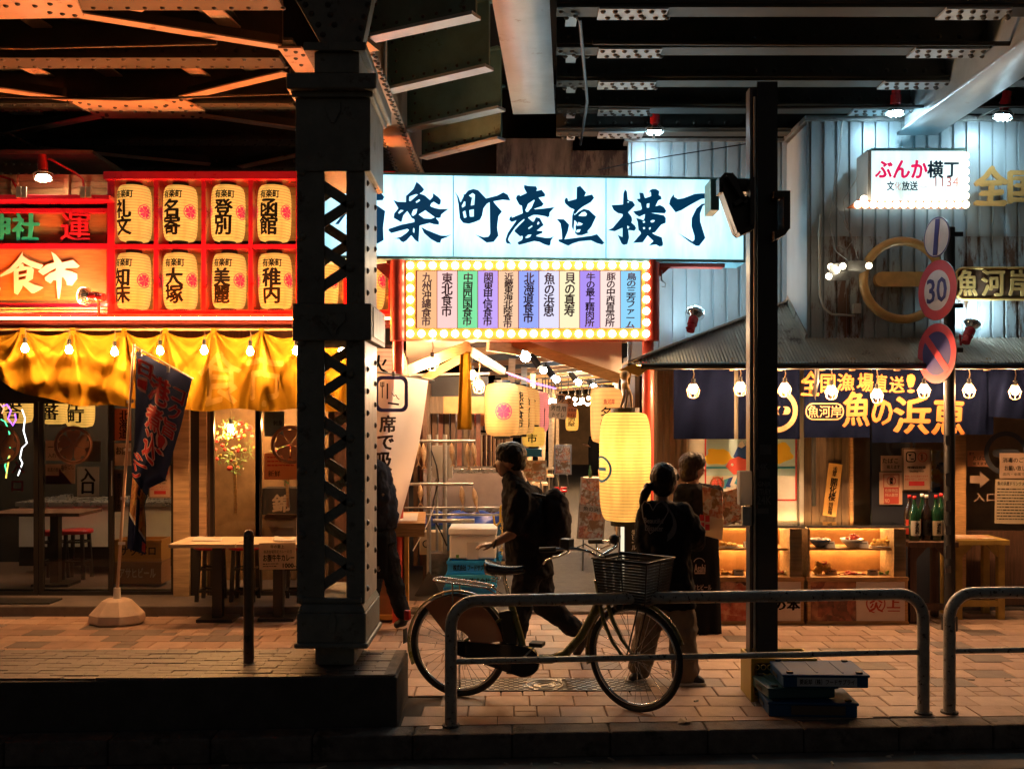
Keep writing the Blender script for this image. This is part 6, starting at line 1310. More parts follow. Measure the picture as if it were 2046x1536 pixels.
for k in range(17):                                      # strings of warm lamps far down the lane
    Y_ = (17,20,26)[k%3]; p = w((1084+(k//3)*6.2,1122+(k//3)*13.5,1150+(k//3)*8)[k%3], (801,797,806)[k%3]+2*math.sin(k*1.3), Y_); t = thing('lane_lamp', p, 'far warm lamp in the row down the lane, number %d from the front' % (k+1), 'lamp', 'warm lamps far down the lane'); t['label'] = 'small warm lamp on the %s string of lamps down the lane' % ('nearest','middle','farthest')[k%3]
    MB().ball(p, .030, 10, 6, sx=1.4).build('glow_bulb', emit('lane_glow', (1,.58,.26), 1300), t); MB().cyl(p+Vector((0,0,.08)), p+Vector((0,0,.4)), .01, n=5).build('cord', M_blk, t)
for k, (x, y) in enumerate(((864,725),(942,750),(957,770))):
    bulb_lamp(x, y, (9.6,9.9,10.1)[k], 'caged bulb under the marquee, %s' % ('alone at left','upper of the pair on the yellow scarf','lower of the pair on the yellow scarf')[k], top=(682,705,715)[k], group='caged bulbs in the lane', strength=emit('lane_bulb', (1,.57,.27), 1300))
b = MB(); b.grid(lambda u, v: w(930+(18+8*v)*(u-.5)*1.1-2*v, 703+155*v, 9.85+.03*math.sin(u*6)), 10, 20); o = b.build('yellow_scarf', M_yel, sol=.004); tag(o, 'long yellow cloth strip hanging from the rafters in the lane', 'cloth')
LP2 = paper_lit('lane_lantern_paper', (1,.56,.18), .42, .5); LP3 = paper_lit('pink_lantern_paper', (1,.36,.34), .45, .5)
for k, (x, Y, p_, tx) in enumerate(((1003,10.5,LP2,None),(1024,11.1,LP2,'熊本食市'),(1038,11.7,LP2,'八代市場'),(1050,12.4,LP2,'ふるさと'),(1060,13.1,LP3,'熊本食'),(1071,13.8,LP3,'九州'))):
    r_ = .185 if k == 0 else .18; c = Vector((xw(x,Y),Y,zw(818-k*0,10.5)+.0)); 
    lantern(c, r_, .56, [] if not tx else [(tx, .02,.13,-.2,.2,True,.03)], 'x', 'lanterns in the lane row', crests=[(0.02,-.02,.09)] if k == 0 else (), paper=p_, bulb=18, ribs=18)['label'] = 'lane lantern, ' + ('front one of the row with pink flower crest','second in the row','third in the row','fourth in the row','fifth of the row, pinkish','last of the row, pinkish')[k]
for k in range(18):
    sd = -1 if k % 3 else 1; vv = 11.3+k*.85; p = Vector(AL(-.62 if sd < 0 else .98, vv, 1.86+.12*(k%2))); tt = thing('menu_slip', p, 'paper menu slip hung high along the '+('left','right')[sd > 0]+' side of the lane', 'menu slip', 'menu slips hung along the lane '+('left','right')[sd > 0])
    o = MB().box(p.x-.10,p.x+.10,p.y,p.y+.004,p.z-.16,p.z+.16).build('slip', (M_cream, PO, M_paper, PT)[k%4], tt); b = MB(); lett(b, ('刺身','焼魚','生','天丼','酒')[k%5], p.x-.06,p.x+.06,p.z-.13,p.z+.13,p.y,vertical=True,bold=.03,brush=.05,depth=.003); b.build('lettering', (M_ink, M_redink)[k%2], o)
for k in range(6): lantern(AL(.92,12.6+k*2.1,2.12), .15, .40, [('魚',-.07,.05,-.1,.1,False,.03)], 'small yellow lantern along the right side of the lane, '+('nearest','second','third','fourth','fifth','farthest')[k], 'lanterns along the right of the lane', paper=LP2, bulb=16, ribs=14, seg=20)
for x, y, Y, r_, h_, lab, p_, tx in ((1066,872,12.2,.14,.24,'squat yellow lantern low behind the walking man','y','市'),(1143,838,16,.105,.36,'narrow yellow lantern with vertical writing far in the lane','y','湯沢屋'),(1212,830,10.4,.17,.58,'orange lantern with red rounded mark half behind the big lantern','o','名物')):
    lantern((xw(x,Y),Y,zw(y,Y)), r_, h_, [(tx,-.08,.04,-h_*.3,h_*.15,True,.02)], lab, None, paper=paper_lit('small_paper_'+p_+str(x), (1,.62,.12) if p_ == 'y' else (1,.50,.16), .5, .5), bulb=14, ribs=14)
b = MB(); lp(b,'魚河岸',1206,797,1228,808,10.2,bold=.02); o = b.build('red_seal_print', M_redink); tag(o, 'small red seal print on the orange lantern behind the big one', 'print')
poster('mens_toilet_sign', (1111,787,1129,806), 12.2, mat('orange_board', (.5,.3,.1)), 'square orange sign with one black character hanging in the lane', (('男',1114,790,1126,803,False,.03),), 'sign')
poster('womens_toilet_sign', (1132,794,1144,809), 12.6, MATS['orange_board'], 'smaller orange sign right of the mens toilet sign', (('女',1134,797,1142,807,False,.02),), 'sign')
poster('mens_toilet_note', (1097,805,1133,836), 12.1, M_cream, 'tilted cream note for the toilet hanging in the lane', (('男性用',1100,810,1130,821,False,.01),('トイレ',1105,824,1128,833,False,.01)), 'note', rot=6)
poster('toilet_note', (1133,813,1152,834), 12.5, PO, 'small orange toilet note next to the cream one', (('女性用',1135,816,1150,822,False,.01),('トイレ',1136,826,1149,832,False,.01)), 'note', rot=4)
# menu boards and tables in the lane
fm = [photo_mat('dish_photo_%d' % i, ((.25,.05,.02),(.7,.25,.10),(.75,.5,.3),(.5,.12,.05),(.7,.65,.5),(.3,.15,.06)), s_) for i, s_ in ((0,14),(1,18),(2,12))]
def board(x0, y0, x1, y1, Y, lab, tilt=0, txt=None, yb=None, fi=0):
    c = w((x0+x1)/2, y1, Y); t = thing('menu_board', c, lab, 'menu board', 'standing menu boards in the lane')
    MB().bp(x0,y0,x1,y1,Y,.03).build('frame', M_galv if fi == 1 else M_ply, t); ym = (y0+y1)/2
    MB().bp(x0+3,y0+3,x1-3,ym-(7 if txt else 0),Y-.004,.003).build('photo', fm[fi], t); MB().bp(x0+3,ym+(7 if txt else 1),x1-3,y1-3,Y-.004,.003).build('photo', fm[(fi+2)%3], t)
    if txt: MB().bp(x0+3,ym-6,x1-3,ym+6,Y-.004,.003).build('title_strip', M_cream, t); b = MB(); lp(b,txt,x0+9,ym-5,x1-4,ym+5,Y-.004,bold=.0,brush=.04,depth=.003); b.build('lettering', M_ink, t)
    if yb:
        for s_ in (.25,.75): MB().bar(w(x0+(x1-x0)*s_,y1,Y+.03), w(x0+(x1-x0)*s_+3,yb,Y+.1), .02, .02, up=(0,1,0)).build('leg', M_galv, t)
    t.rotation_euler[1] = R(tilt)
board(1152,955,1206,1078,11.9,'large photo menu board with handwritten strip, beside the big lantern',4,'魚の浜恵',1140)
board(1107,888,1142,948,15.5,'narrow photo menu board standing mid way down the lane',0,None,975,1); board(1044,920,1092,962,12.6,'low white framed photo board behind the walking man',0,None,1000,2)
board(1003,945,1022,1000,12.9,'reddish photo board behind the head of the walking man',0,None,None,1)
for k, (uu, vv, h_) in enumerate(((-.45,14.2,.74),(-.42,16.2,.74),(-.4,18.4,.74),(-.4,21,.74),(-.4,24,.74),(.95,20,.74),(-.55,12.9,.80))):
    p = AL(uu,vv,0); t = thing('lane_table', p, 'wooden table along the left side of the lane', 'table', 'tables along the lane'); t['label'] = ('table in the lane nearest behind the low photo board','second table down the lane','third table down the lane','fourth table down the lane','fifth table down the lane','table at the right side of the lane','tall table behind the fish tank')[k]
    MB().box(p[0]-.35,p[0]+.35,vv-.3,vv+.3,h_-.04,h_).build('table_top', M_ply, t)
    for a in (-.3,.3):
        for c in (-.25,.25): MB().box(p[0]+a-.02,p[0]+a+.02,vv+c-.02,vv+c+.02,0,h_-.04).build('leg', M_dark, t)
for k, (uu, vv, h_) in enumerate(((-.45,14.2,.74),(-.42,16.2,.74),(-.4,18.4,.74),(-.4,21,.74),(.95,20,.74),(-.55,12.9,.80))):
    for q in range(3):
        p = Vector(AL(uu-.22+.2*q, vv-.1+.08*(q%2), h_)); nm = ('sauce_bottle','cup_stack','chopstick_box')[q]; tt = thing(nm, p, ('dark sauce bottle','stack of orange paper cups','wooden chopstick box')[q]+' on the '+('table behind the low photo board','second table down the lane','third table down the lane','fourth table down the lane','table at the right side of the lane','tall table behind the fish tank')[k], nm.replace('_',' '), 'things on the lane tables')
        if q == 0: MB().lathe([(.035,0),(.035,.14),(.014,.19),(.014,.24),(1e-4,.24)], p, 10).build('bottle_body', (gb, bk)[k%2], tt)
        elif q == 1: MB().lathe([(.03,0),(.042,.16),(.036,.16),(.03,.05)], p, 10).build('cup', PO, tt)
        else: MB().box(p.x-.05,p.x+.05,p.y-.04,p.y+.04,p.z,p.z+.11).build('box_body', M_wood, tt, bev=.004)
    for q in (-.45,.45):
        if vv > 14: stool((AL(uu+.5,0,0)[0]+.084*vv)/vv*F+CX, vv+q, 'wooden topped stool at the '+('','nearest table','second table','third table','fourth table','right side table','')[k+1 if k < 5 else 0]+(', near side',', far side')[q > 0], h=.45, r=.14, group='stools along the lane')
o = crate(1040,897,1082,912,13.2,.4,M_blue,'blue plastic tray on the tall table behind the walking man',name='plastic_tray')
# dried fish rack
rk = thing('fish_rack', (xw(875,9.95),9.95,0), 'metal pipe rack hung with dried fish at the left of the lane', 'rack')
for x, Y, ya, yb in ((857,9.9,868,1165),(873,10.1,868,1110),(889,10.0,868,1110)): b = MB(); b.cyl(w(x,ya,Y),w(x,yb,Y),.022 if x != 873 else .014,n=10); b.build('upright', M_galv, rk)
for y, x0, x1, r_ in ((881,822,949,.014),(967,812,946,.016),(1014,808,1003,.010),(1028,850,1003,.012),(1040,865,948,.022)): b = MB(); b.cyl(w(x0,y,9.85),w(x1,y,9.85),r_,n=8); b.build('crossbar', M_galv, rk)
MB().bp(863,890,904,955,10.05,.10).build('junction_box', mat('grey_box', (.35,.33,.3), .5), rk)
b = MB(); b.add([w(857,1140,9.8),w(884,1190,9.7),w(828,1190,9.7),w(845,1186,10.1),w(872,1186,10.1)], [(0,2,1),(0,3,2),(0,1,4),(0,4,3)]); b.build('foot', M_dark, rk)
b = MB(); b.tube([w(862,900,9.9),w(872,930,9.85),w(876,960,9.88),w(866,1000,9.9),w(864,1030,9.85),w(882,1065,9.85),w(893,1090,9.85)], .008, 6); b.build('cable', M_blk, rk); b = MB(); b.tube([w(868,1010,9.8),w(855,1045,9.75),w(842,1070,9.7),w(825,1100,9.7)], .006, 6); b.build('white_cable', M_white, rk)
fmat = mat('dried_fish', (.55,.38,.22), .4, metal=.2, var=.4, vs=22)
for k, (x, y, L, tl) in enumerate(((838,885,38,-2),(846,886,42,1),(902,884,40,2),(934,885,46,3),(945,884,40,5),(922,970,42,3),(946,974,42,7),(840,968,34,0))):
    c = w(x,y,9.83); t = thing('dried_fish', c, 'dried fish hanging on the rack', 'fish', 'dried fish on the rack'); t['label'] = 'dried fish on the pipe rack, ' + ('upper bar, leftmost','upper bar, second from left','upper bar, beside the grey box','upper bar, large pale one','upper bar, rightmost','middle bar, left one before the tank','middle bar, right one before the tank','middle bar, far left beside the banner')[k]
    q = w(x+tl,y+L,9.83); d_ = (q-c); b = MB(); pr = [(0,.004),(.06,.012),(.2,.026),(.45,.036),(.7,.026),(.9,.010),(1,.006)]
    b.tube([c+d_*a for a, _ in pr], [r_ for _, r_ in pr], 10, ell=.45); b.build('body', fmat, t)
    b = MB(); b.add([q-d_*.04,q+Vector((-.025,0,-.05)),q+Vector((0,.004,-.03)),q+Vector((.03,0,-.05))], [(0,1,2),(0,2,3)]); b.build('tail_fin', fmat, t, sol=.003)
    b = MB(); b.cyl(c,c+Vector((0,0,.03)),.002,n=5); b.build('hook', M_galv, t)
ft = thing('fish_tank', w(925,1020,10.6), 'glass fish tank with steel rim behind the dried fish rack', 'tank')
MB().bp(846,936,1005,945,10.5,.55).build('steel_rim', M_steelb, ft, bev=.004); MB().bp(846,945,1005,1017,10.5,.01).build('front_glass', mat('cloudy_glass', (.30,.25,.25), .15, alpha=.75, var=.1), ft); MB().bp(976,945,984,1017,10.52,.03).build('divider', M_galv, ft); MB().bp(846,1017,1005,1022,10.5,.55).build('bottom_rim', M_steelb, ft); MB().bp(846,945,1005,1017,11.0,.01).build('back_panel', mat('tank_back', (.42,.30,.25), .5), ft)
b = MB(); b.grid(lambda u, v: w(835+168*u, 1022+(26+6*math.sin(u*11))*v+3*math.sin(u*23), 10.30-.06*v+.02*math.sin(u*17+v*4)), 40, 8); o = b.build('blue_tarp', mat('tarp_blue', (.02,.06,.30), .3), sol=.004); tag(o, 'crumpled dark blue tarp hanging below the fish tank', 'tarp')
ts = MB().bp(850,1048,1003,1110,10.55,.4).build('tank_base', mat('base_blue', (.02,.08,.16), .5)); tag(ts, 'dark blue base cabinet under the fish tank', 'cabinet')
cl = thing('white_cooler', w(944,1117,9.75), 'white styrofoam cooler box on blue crates behind the saddle', 'cooler box')
MB().bp(898,1068,991,1117,9.75,.42).build('box_body', M_white, cl, bev=.02); MB().bp(896,1055,993,1069,9.735,.45).build('lid', M_white, cl, bev=.012); MB().bp(933,1083,956,1117,9.745,.01).build('recess', mat('grey_recess', (.5,.47,.44), .5), cl); MB().bp(911,1108,917,1114,9.743,.01).build('green_tab', green, cl)
crate(894,1120,990,1147,9.72,.45,M_blue,'bright blue crate directly under the white cooler','株式会社 フードサプライ',M_ink,'plastic_crate','blue crates under the cooler'); crate(890,1148,992,1172,9.68,.5,mat('cyan_crate', (.05,.5,.9), .4),'light blue crate in the middle under the cooler','要返却 株式会社',M_ink,'plastic_crate','blue crates under the cooler'); crate(888,1173,990,1196,9.70,.48,M_blue,'lowest blue crate under the cooler',None,None,'plastic_crate','blue crates under the cooler')
o = MB().bp(853,1105,896,1163,9.95,.2).build('concrete_block', M_kerb, None, bev=.006); tag(o, 'grey concrete block at the foot of the fish rack', 'block')
ht = thing('water_heater', w(862,1105,10.4), 'cream appliance with round dial behind the rack', 'appliance'); MB().bp(838,1062,884,1108,10.35,.3).build('body', M_cream, ht, bev=.01); b = MB(); b.ring(w(852,1086,10.34), .035, .006, 20, 6); b.build('dial', M_blk, ht)
b = MB(); 
for i in range(14):
    z = zw(1012,9.7)-i*.035; b.ring((xw(1002,9.7)+.004*(i%2),9.7,z), .012, .005, 10, 5, axis=((0,1,0),(1,0,0))[i%2])
b.tube([w(986,1030,9.7),w(988,1046,9.7),w(993,1050,9.7),w(999,1042,9.7),w(1000,1012,9.7)], .010, 6); o = b.build('yellow_chain', mat('yellow_plastic', (.75,.50,.02), .35)); tag(o, 'yellow plastic chain and hook beside the walking man', 'chain', kind='stuff')
t = thing('steel_pot', w(1006,1115,10.2), 'steel pot standing right of the white cooler', 'pot'); MB().lathe([(.001,0),(.10,0),(.10,.24),(.095,.24),(.095,.02)], w(1006,1118,10.2), 22).build('pot_body', M_steelb, t)
# menu stand at the left post
md = thing('menu_stand', (xw(800,9.35),9.35,0), 'sloping wooden menu stand beside the banner', 'menu stand')
b = MB(); b.add([w(735,1072,9.2),w(848,1072,9.2),w(850,1045,9.2),w(735,1045,9.2),w(740,1022,9.65),w(851,1022,9.65),w(848,1040,9.65),w(740,1072,9.65)], [(0,1,2,3),(3,2,5,4),(1,6,5,2),(0,7,6,1)]); b.build('sloping_box', M_wood, md)
b = MB(); b.add([w(752,1042,9.19),w(833,1042,9.19),w(836,1026,9.55),w(760,1026,9.55)], [(0,1,2,3)]); b.xf(Matrix.Translation((0,0,.008))); b.build('menu_sheet', M_paper, md)
MB().bp(745,1072,808,1236,9.35,.3).build('cabinet', mat('stand_panel', (.42,.22,.10), .5, var=.15), md); MB().bp(808,1072,816,1240,9.30,.06).build('corner_post', mat('bright_pine', (.75,.42,.10), .4), md); MB().bp(745,1228,816,1238,9.32,.04).build('bottom_rail', MATS['bright_pine'], md)
o = crate(905,1195,960,1200,9.6,.2,M_dark,'flat dark tray at the foot of the crates',name='flat_tray')
# big yellow lantern
BLX, BLY = 1249, 8.95
PB = paper_lit('big_lantern_paper', (1,.58,.16), .46, .75, (1,.72,.32))
bigl = lantern((xw(BLX,BLY),BLY,zw(932,BLY)), .232, .98, [], 'very large ribbed yellow paper lantern hanging at the right of the lane entrance', paper=PB, ribs=34, seg=48, k=.8, cap=.13)
MB().ball(w(1240,910,BLY), .05, 10, 8).build('bulb', emit('big_lantern_bulb', (1,.60,.2), 42), bigl); MB().ball(w(1240,870,BLY), .03, 10, 8).build('bulb', MATS['big_lantern_bulb'], bigl)
bc = mat('blue_emblem', (.02,.2,.42), .6); c = Vector((xw(BLX,BLY),BLY,zw(936,BLY)))
def wbig(u, z): a = u/.232-math.pi/2; return Vector((c.x+.236*math.cos(a), c.y+.236*math.sin(a), c.z+z))
b = MB(); k = 30; vs = []
for i in range(k): a = 2*math.pi*i/k; vs += [wbig(-.285+.14*math.cos(a), .12*math.sin(a)), wbig(-.285+.115*math.cos(a), .098*math.sin(a))]
b.add(vs, [(2*i,2*i+1,(2*i+3)%(2*k),(2*i+2)%(2*k)) for i in range(k)]); b.grid(lambda u, v: wbig(-.36+.15*u, -.015+.03*v), 6, 1); b.build('printed_emblem', bc, bigl)
b = MB(); top = w(1251,815,BLY)
for (a, c_) in (((1240,814),(1247,765)),((1262,814),(1252,768)),((1250,814),(1250,750))): b.tube([w(*a,BLY), w((a[0]+c_[0])/2+4,(a[1]+c_[1])/2,BLY-.02), w(*c_,BLY)], .012, 6)
b.ball(w(1249,772,BLY), .035, 8, 6); b.ball(w(1248,750,BLY), .045, 8, 6); o = b.build('rope', mat('rope_tan', (.45,.3,.15), .8), bigl)
sl = thing('slim_floor_lamp', w(1243,1200,9.3), 'slim silver lamp post with black and white banner below the big lantern', 'lamp'); MB().bp(1236,1050,1240,1200,9.3,.05).build('side_bar', M_galv, sl); MB().bp(1240,1050,1248,1200,9.33,.03).build('lit_strip', emit('slim_strip', (1,.85,.6), 1.0), sl); MB().bp(1248,1050,1274,1200,9.3,.05).build('black_panel', M_blk, sl); b = MB(); lp(b,'生ビール',1262,1058,1271,1098,9.3,vertical=True,bold=.03); b.build('lettering', M_white, sl)
# ------------------------------------------------------------------ black steel post with bracket sign, crates
HY_ = 6.95
hp = thing('steel_post', (xw(1522,HY_),HY_,0), 'black steel post with faded stickers rising to the viaduct before the right shop', 'post')
X0, X1 = xw(1494,HY_), xw(1547,HY_); HZ = zw(172,HY_)
MB().box(X0+.045,X1,HY_-.09,HY_-.075,0,HZ).build('flange', M_black, hp); MB().box(X0+.02,X1,HY_+.075,HY_+.09,0,HZ).build('flange', M_black, hp); MB().box((X0+X1)/2+.01,(X0+X1)/2+.022,HY_-.075,HY_+.075,0,HZ).build('web', M_black, hp)
MB().box(X0,X0+.018,HY_-.06,HY_+.05,0,HZ-.03).build('side_strip', mat('post_side_lit', (.10,.085,.075), .35, metal=.3), hp); b = MB(); b.cyl((X0+.032,HY_-.07,.3),(X0+.032,HY_-.07,HZ-.1),.010,n=8); b.build('conduit', M_galv, hp)  # lit sliver of the side flange, its light put into a paler colour
MB().box(X0-.02,X1+.02,HY_-.12,HY_+.12,0,.02).build('base_plate', M_black, hp)
MB().bp(1478,941,1503,1009,HY_-.12,.09).build('meter_box', M_paper, hp, bev=.006)
MB().bp(1484,1012,1502,1050,HY_-.10,.05).build('switch_box', M_galv, hp, bev=.004)
ds = mat('faded_sticker', (.075,.075,.075), .6); b = MB()
lp(b,'24K',1510,926,1534,938,HY_-.092,bold=.03); lp(b,'GNJR',1514,962,1540,974,HY_-.0955,bold=.03); lp(b,'STUEY',1514,976,1540,988,HY_-.0955,bold=.03); lp(b,'24K',1512,990,1541,1007,HY_-.092,bold=.01); b.build('graffiti_lettering', mat('faded_ink', (.11,.11,.11), .6), hp, kind='stuff')
for q in ((1518,888,1541,908),(1512,1015,1536,1026),(1516,938,1538,955)): MB().bp(*q,HY_-.092,.002).build('sticker', ds, hp)
nb = thing('bracket_sign', w(1500,475,6.8), 'black angular steel letter-like bracket frame fixed high on the black post', 'bracket')
def fr(b, pts, wd, Y, t_=.22):
    for i in range(len(pts)-1): b.bar(w(*pts[i],Y+t_/2), w(*pts[i+1],Y+t_/2), t_, wd, up=(0,0,1)) if abs(pts[i][0]-pts[i+1][0]) > 3 else b.bar(w(*pts[i],Y+t_/2), w(*pts[i+1],Y+t_/2), t_, wd, up=(1,0,0))
NM = mat('bracket_steel', (.035,.028,.026), .35, metal=.4, var=.3)
b = MB(); b.prism([(xw(a,6.75),zw(c,6.75)) for a,c in ((1438,356),(1449,346),(1464,346),(1474,357),(1488,400),(1500,379),(1500,458),(1474,472),(1466,466),(1438,385))], 6.75, 6.80)
b.build('face_plate', NM, nb, bev=.004)
for i, (p, q) in enumerate((((1440,372),(1474,466)),((1452,352),(1488,408)),((1474,470),(1502,456)),((1438,358),(1438,388)),((1500,358),(1500,458)),((1464,412),(1486,398)))):
    b = MB(); b.bar(w(*p,6.72), w(*q,6.72), .10, .028, up=(0,0,1) if abs(p[0]-q[0]) > 3 else (1,0,0)); b.build('frame_bar', NM, nb)
MB().bp(1464,357,1500,384,6.82,.2).build('back_box', NM, nb)
MB().bp(1420,358,1437,420,6.95,.22).build('side_casing', mat('casing_cyan', (.10,.35,.42), .4), nb)
MB().bp(1547,381,1579,394,6.75,.18).build('frame_bar', NM, nb); MB().bp(1566,394,1579,457,6.75,.18).build('frame_bar', NM, nb); MB().pp([(1547,462),(1566,457),(1579,455),(1568,470),(1547,480)],6.75,.18).build('frame_bar', NM, nb)
# crates beside the post
yc = thing('yellow_crate', gz(1550,1395), 'yellow plastic crate standing on end against the black post', 'crate')
ym = mat('yellow_crate_plastic', (.42,.28,.03), .4)
x0, x1, yy, dp, z1 = xw(1500,6.72), xw(1632,6.72), 6.72, .30, .29
for nm, q in (('left_side',(x0,x0+.02,yy,yy+dp,0,z1)),('right_side',(x1-.02,x1,yy,yy+dp,0,z1)),('back',(x0+.02,x1-.02,yy+dp-.02,yy+dp,0,z1)),('bottom',(x0+.02,x1-.02,yy,yy+dp-.02,0,.02))): MB().box(*q).build(nm, ym, yc, bev=.003)
b = MB()
for i in range(9):
    for j in range(4):
        cx_, cz_ = x0+.04+i*.045, .05+j*.06; b.ring((cx_,yy-.002,cz_), .018, .004, 8, 4)
b.build('front_grille', ym, yc, kind='stuff'); b = MB(); b.box(x0,x1,yy-.01,yy+.012,z1-.03,z1); b.box(x0,x0+.02,yy-.012,yy,0,z1-.03); b.build('rim', ym, yc)
bcm = mat('navy_blue_crate', (.015,.07,.19), .65, var=.15, spec=.25)
def folded(cx_, cy_, wd, dp, z0, h, rz, label, m, txt=None, strip=None):
    t = thing('folding_crate', (cx_,cy_,z0), label, 'crate', 'folded blue crates by the black post'); M = Matrix.Translation((cx_,cy_,z0))@Matrix.Rotation(rz,4,'Z')
    def bx(nm, q, mm, bev=.004): b = MB(); b.box(*q); b.xf(M); return b.build(nm, mm, t, bev=bev)
    bx('crate_body', (-wd/2,wd/2,-dp/2,dp/2,0,h*.82), m, .008); bx('top_rim', (-wd/2-.008,wd/2+.008,-dp/2-.008,dp/2+.008,h*.82,h), m, .006)
    for a in (-1, 1):
        bx('side_slot', (a*(wd/2+.0085)-.001,a*(wd/2+.0085)+.001,-.06,.06,h*.3,h*.6), M_blk, 0)
        for c in (-1, 1): bx('corner_clip', (a*(wd/2-.05)-.02,a*(wd/2-.05)+.02,c*(dp/2-.03)-.012,c*(dp/2-.03)+.012,h,h+.012), M_blk, .002)
    for i in range(3): bx('lid_rib', (-wd/2+.06+i*wd*.3,-wd/2+.06+i*wd*.3+.012,-dp/2+.04,dp/2-.04,h,h+.004), m, 0)
    if txt:
        bx('label_strip', (-wd*.34,wd*.36,-dp/2-.012,-dp/2-.009,h*.15,h*.8), mat('grey_label', (.5,.52,.55), .5), 0); b = MB(); lett(b, txt, -wd*.31, wd*.33, h*.28, h*.68, -dp/2-.012, bold=.02, depth=.002); b.xf(M); b.build('lettering', M_ink, t)
    if strip: bx('label_strip', (-wd*.25,wd*.36,-dp/2-.012,-dp/2-.009,h*.2,h*.8), mat('brown_label', (.10,.07,.05), .5), 0)
    return t
folded(xw(1622,6.42)+.0,6.55,.56,.38,0,.095,R(-3),'bottom folded navy crate with brownish label beside the black post',bcm,strip=1)
folded(xw(1595,6.45),6.58,.44,.34,.107,.07,R(4),'middle folded dark green blue crate in the small stack',mat('teal_crate', (.015,.07,.09), .4))
folded(xw(1645,6.42),6.54,.54,.38,.19,.085,R(-2),'top folded blue crate with white Japanese label beside the black post',bcm,'要返却（株）フードサプライ')
# ------------------------------------------------------------------ guard rails
def rail(xl, Yl, xr, Yr, label, rightend=True):
    A = Vector((xl,Yl,0)); B_ = Vector((xr,Yr,0)); d = (B_-A).normalized(); L = (B_-A).length; h = .775; cr_ = .16
    t = thing('guard_rail', A, label, 'guard rail', 'guard rails at the kerb'); P = [A]
    P += [A+Vector((0,0,h-cr_))]+[A+d*(cr_-cr_*math.cos(a))+Vector((0,0,h-cr_+cr_*math.sin(a))) for a in [math.pi/2*i/7 for i in range(1,8)]]
    P += [A+d*(L*.33)+Vector((0,0,h)), A+d*(L*.66)+Vector((0,0,h))]
    P += [B_-d*(cr_-cr_*math.sin(a))+Vector((0,0,h-cr_+cr_*math.cos(a))) for a in [math.pi/2*i/7 for i in range(0,8)]]+[B_]
    MB().tube(P, .038, 16).build('hoop_pipe', M_rail, t); MB().tube([A+Vector((0,0,.40)), B_+Vector((0,0,.40))], .019, 10).build('lower_bar', M_rail, t)
    for q in (A, B_): MB().cyl(q, q+Vector((0,0,.012)), .055, n=18).build('collar', M_kerb, t)
rail(xw(901,6.175), 6.175, xw(1845,6.44), 6.44, 'long chipped grey guard rail in front of the bicycle')
rail(xw(1897,6.46), 6.46, xw(1897,6.46)+2.9, 6.62, 'second guard rail running out of the picture at right')
bo = thing('bollard', (xw(497,6.52),6.52,.3), 'slim dark steel bollard with domed top standing on the brick platform', 'bollard'); xb = xw(497,6.52); MB().lathe([(.034,0),(.034,.835),(.030,.862),(.018,.878),(1e-4,.882)], (xb,6.52,.3), 20).build('tube', mat('bollard_metal', (.16,.12,.09), .3, metal=.6, var=.2), bo); b = MB(); b.cyl((xb,6.52,.3),(xb,6.52,.315),.05,n=18); b.build('foot_ring', M_black, bo)
# ------------------------------------------------------------------ blue banner flag
FGY = 9.3
fg = thing('banner_flag', (xw(235,FGY),FGY,0), 'dark blue banner flag with red characters drooping from a leaning pole in a white base', 'flag')
b = MB(); c = Vector((xw(234,FGY),FGY,0)); hz = zw(1197,FGY)
def oct_(r, z, sx=1.0): return [(c.x+r*sx*math.cos(R(22.5+45*i)), c.y+r*.8*math.sin(R(22.5+45*i)), z) for i in range(8)]
rg = [oct_(.25,.01),oct_(.262,.03),oct_(.255,.09),oct_(.14,hz-.01),oct_(.10,hz+.01)]
vs = [p for r_ in rg for p in r_]; b.add(vs, [(i*8+j,i*8+(j+1)%8,(i+1)*8+(j+1)%8,(i+1)*8+j) for i in range(4) for j in range(8)]+[tuple(range(32,40))]); b.build('water_base', mat('base_white', (.62,.48,.38), .5, var=.12, wear=(.3,.2,.14), ws=5, wt=.62), fg, bev=.012)
b = MB(); b.cyl(c+Vector((0,0,hz)), c+Vector((0,0,hz+.11)), .035,.03, n=14); b.build('socket', M_white, fg)
pt_ = w(268,687,FGY-.05); pbm = c+Vector((0,0,hz+.05)); pole_m = mat('pole_cream', (.62,.42,.28), .4)
MB().cyl(pbm, pt_, .015, .012, n=10).build('pole', pole_m, fg); MB().cyl(pt_-Vector((0,0,.02)), w(386,757,FGY-.1), .008, n=8).build('top_rod', M_white, fg)
cpx = [(272,700,384,757),(272,740,376,790),(271,790,362,850),(270,840,347,900),(268,890,330,960),(264,930,298,975),(262,970,289,1010),(258,1010,292,1050),(256,1050,292,1085),(254,1095,291,1108)]
def flag(u, v):
    t = v*(len(cpx)-1); i = min(int(t), len(cpx)-2); f = t-i; a, b_ = cpx[i], cpx[i+1]; q = [a[j]+(b_[j]-a[j])*f for j in range(4)]
    am = .03+.09*v
    return w(q[0]+(q[2]-q[0])*u, q[1]+(q[3]-q[1])*u, FGY-.06+am*math.sin(u*9+v*2.2)*(.3+.7*u)+.05*math.sin(u*3+v*5))
b = MB(); b.grid(flag, 50, 90); b.build('cloth', cloth_mat('flag_navy', (.02,.028,.075), .12), fg)
def fl2(u0, u1, v0, v1, s_, b, bo=.03, off=.004, grow=0):
    lett(b, s_, u0-grow, u1+grow, -v1-grow, -v0+grow, 0, bold=bo, brush=.06, wrap=lambda u, z: flag(u, -z)-Vector((0,off,0)), maxe=.05)
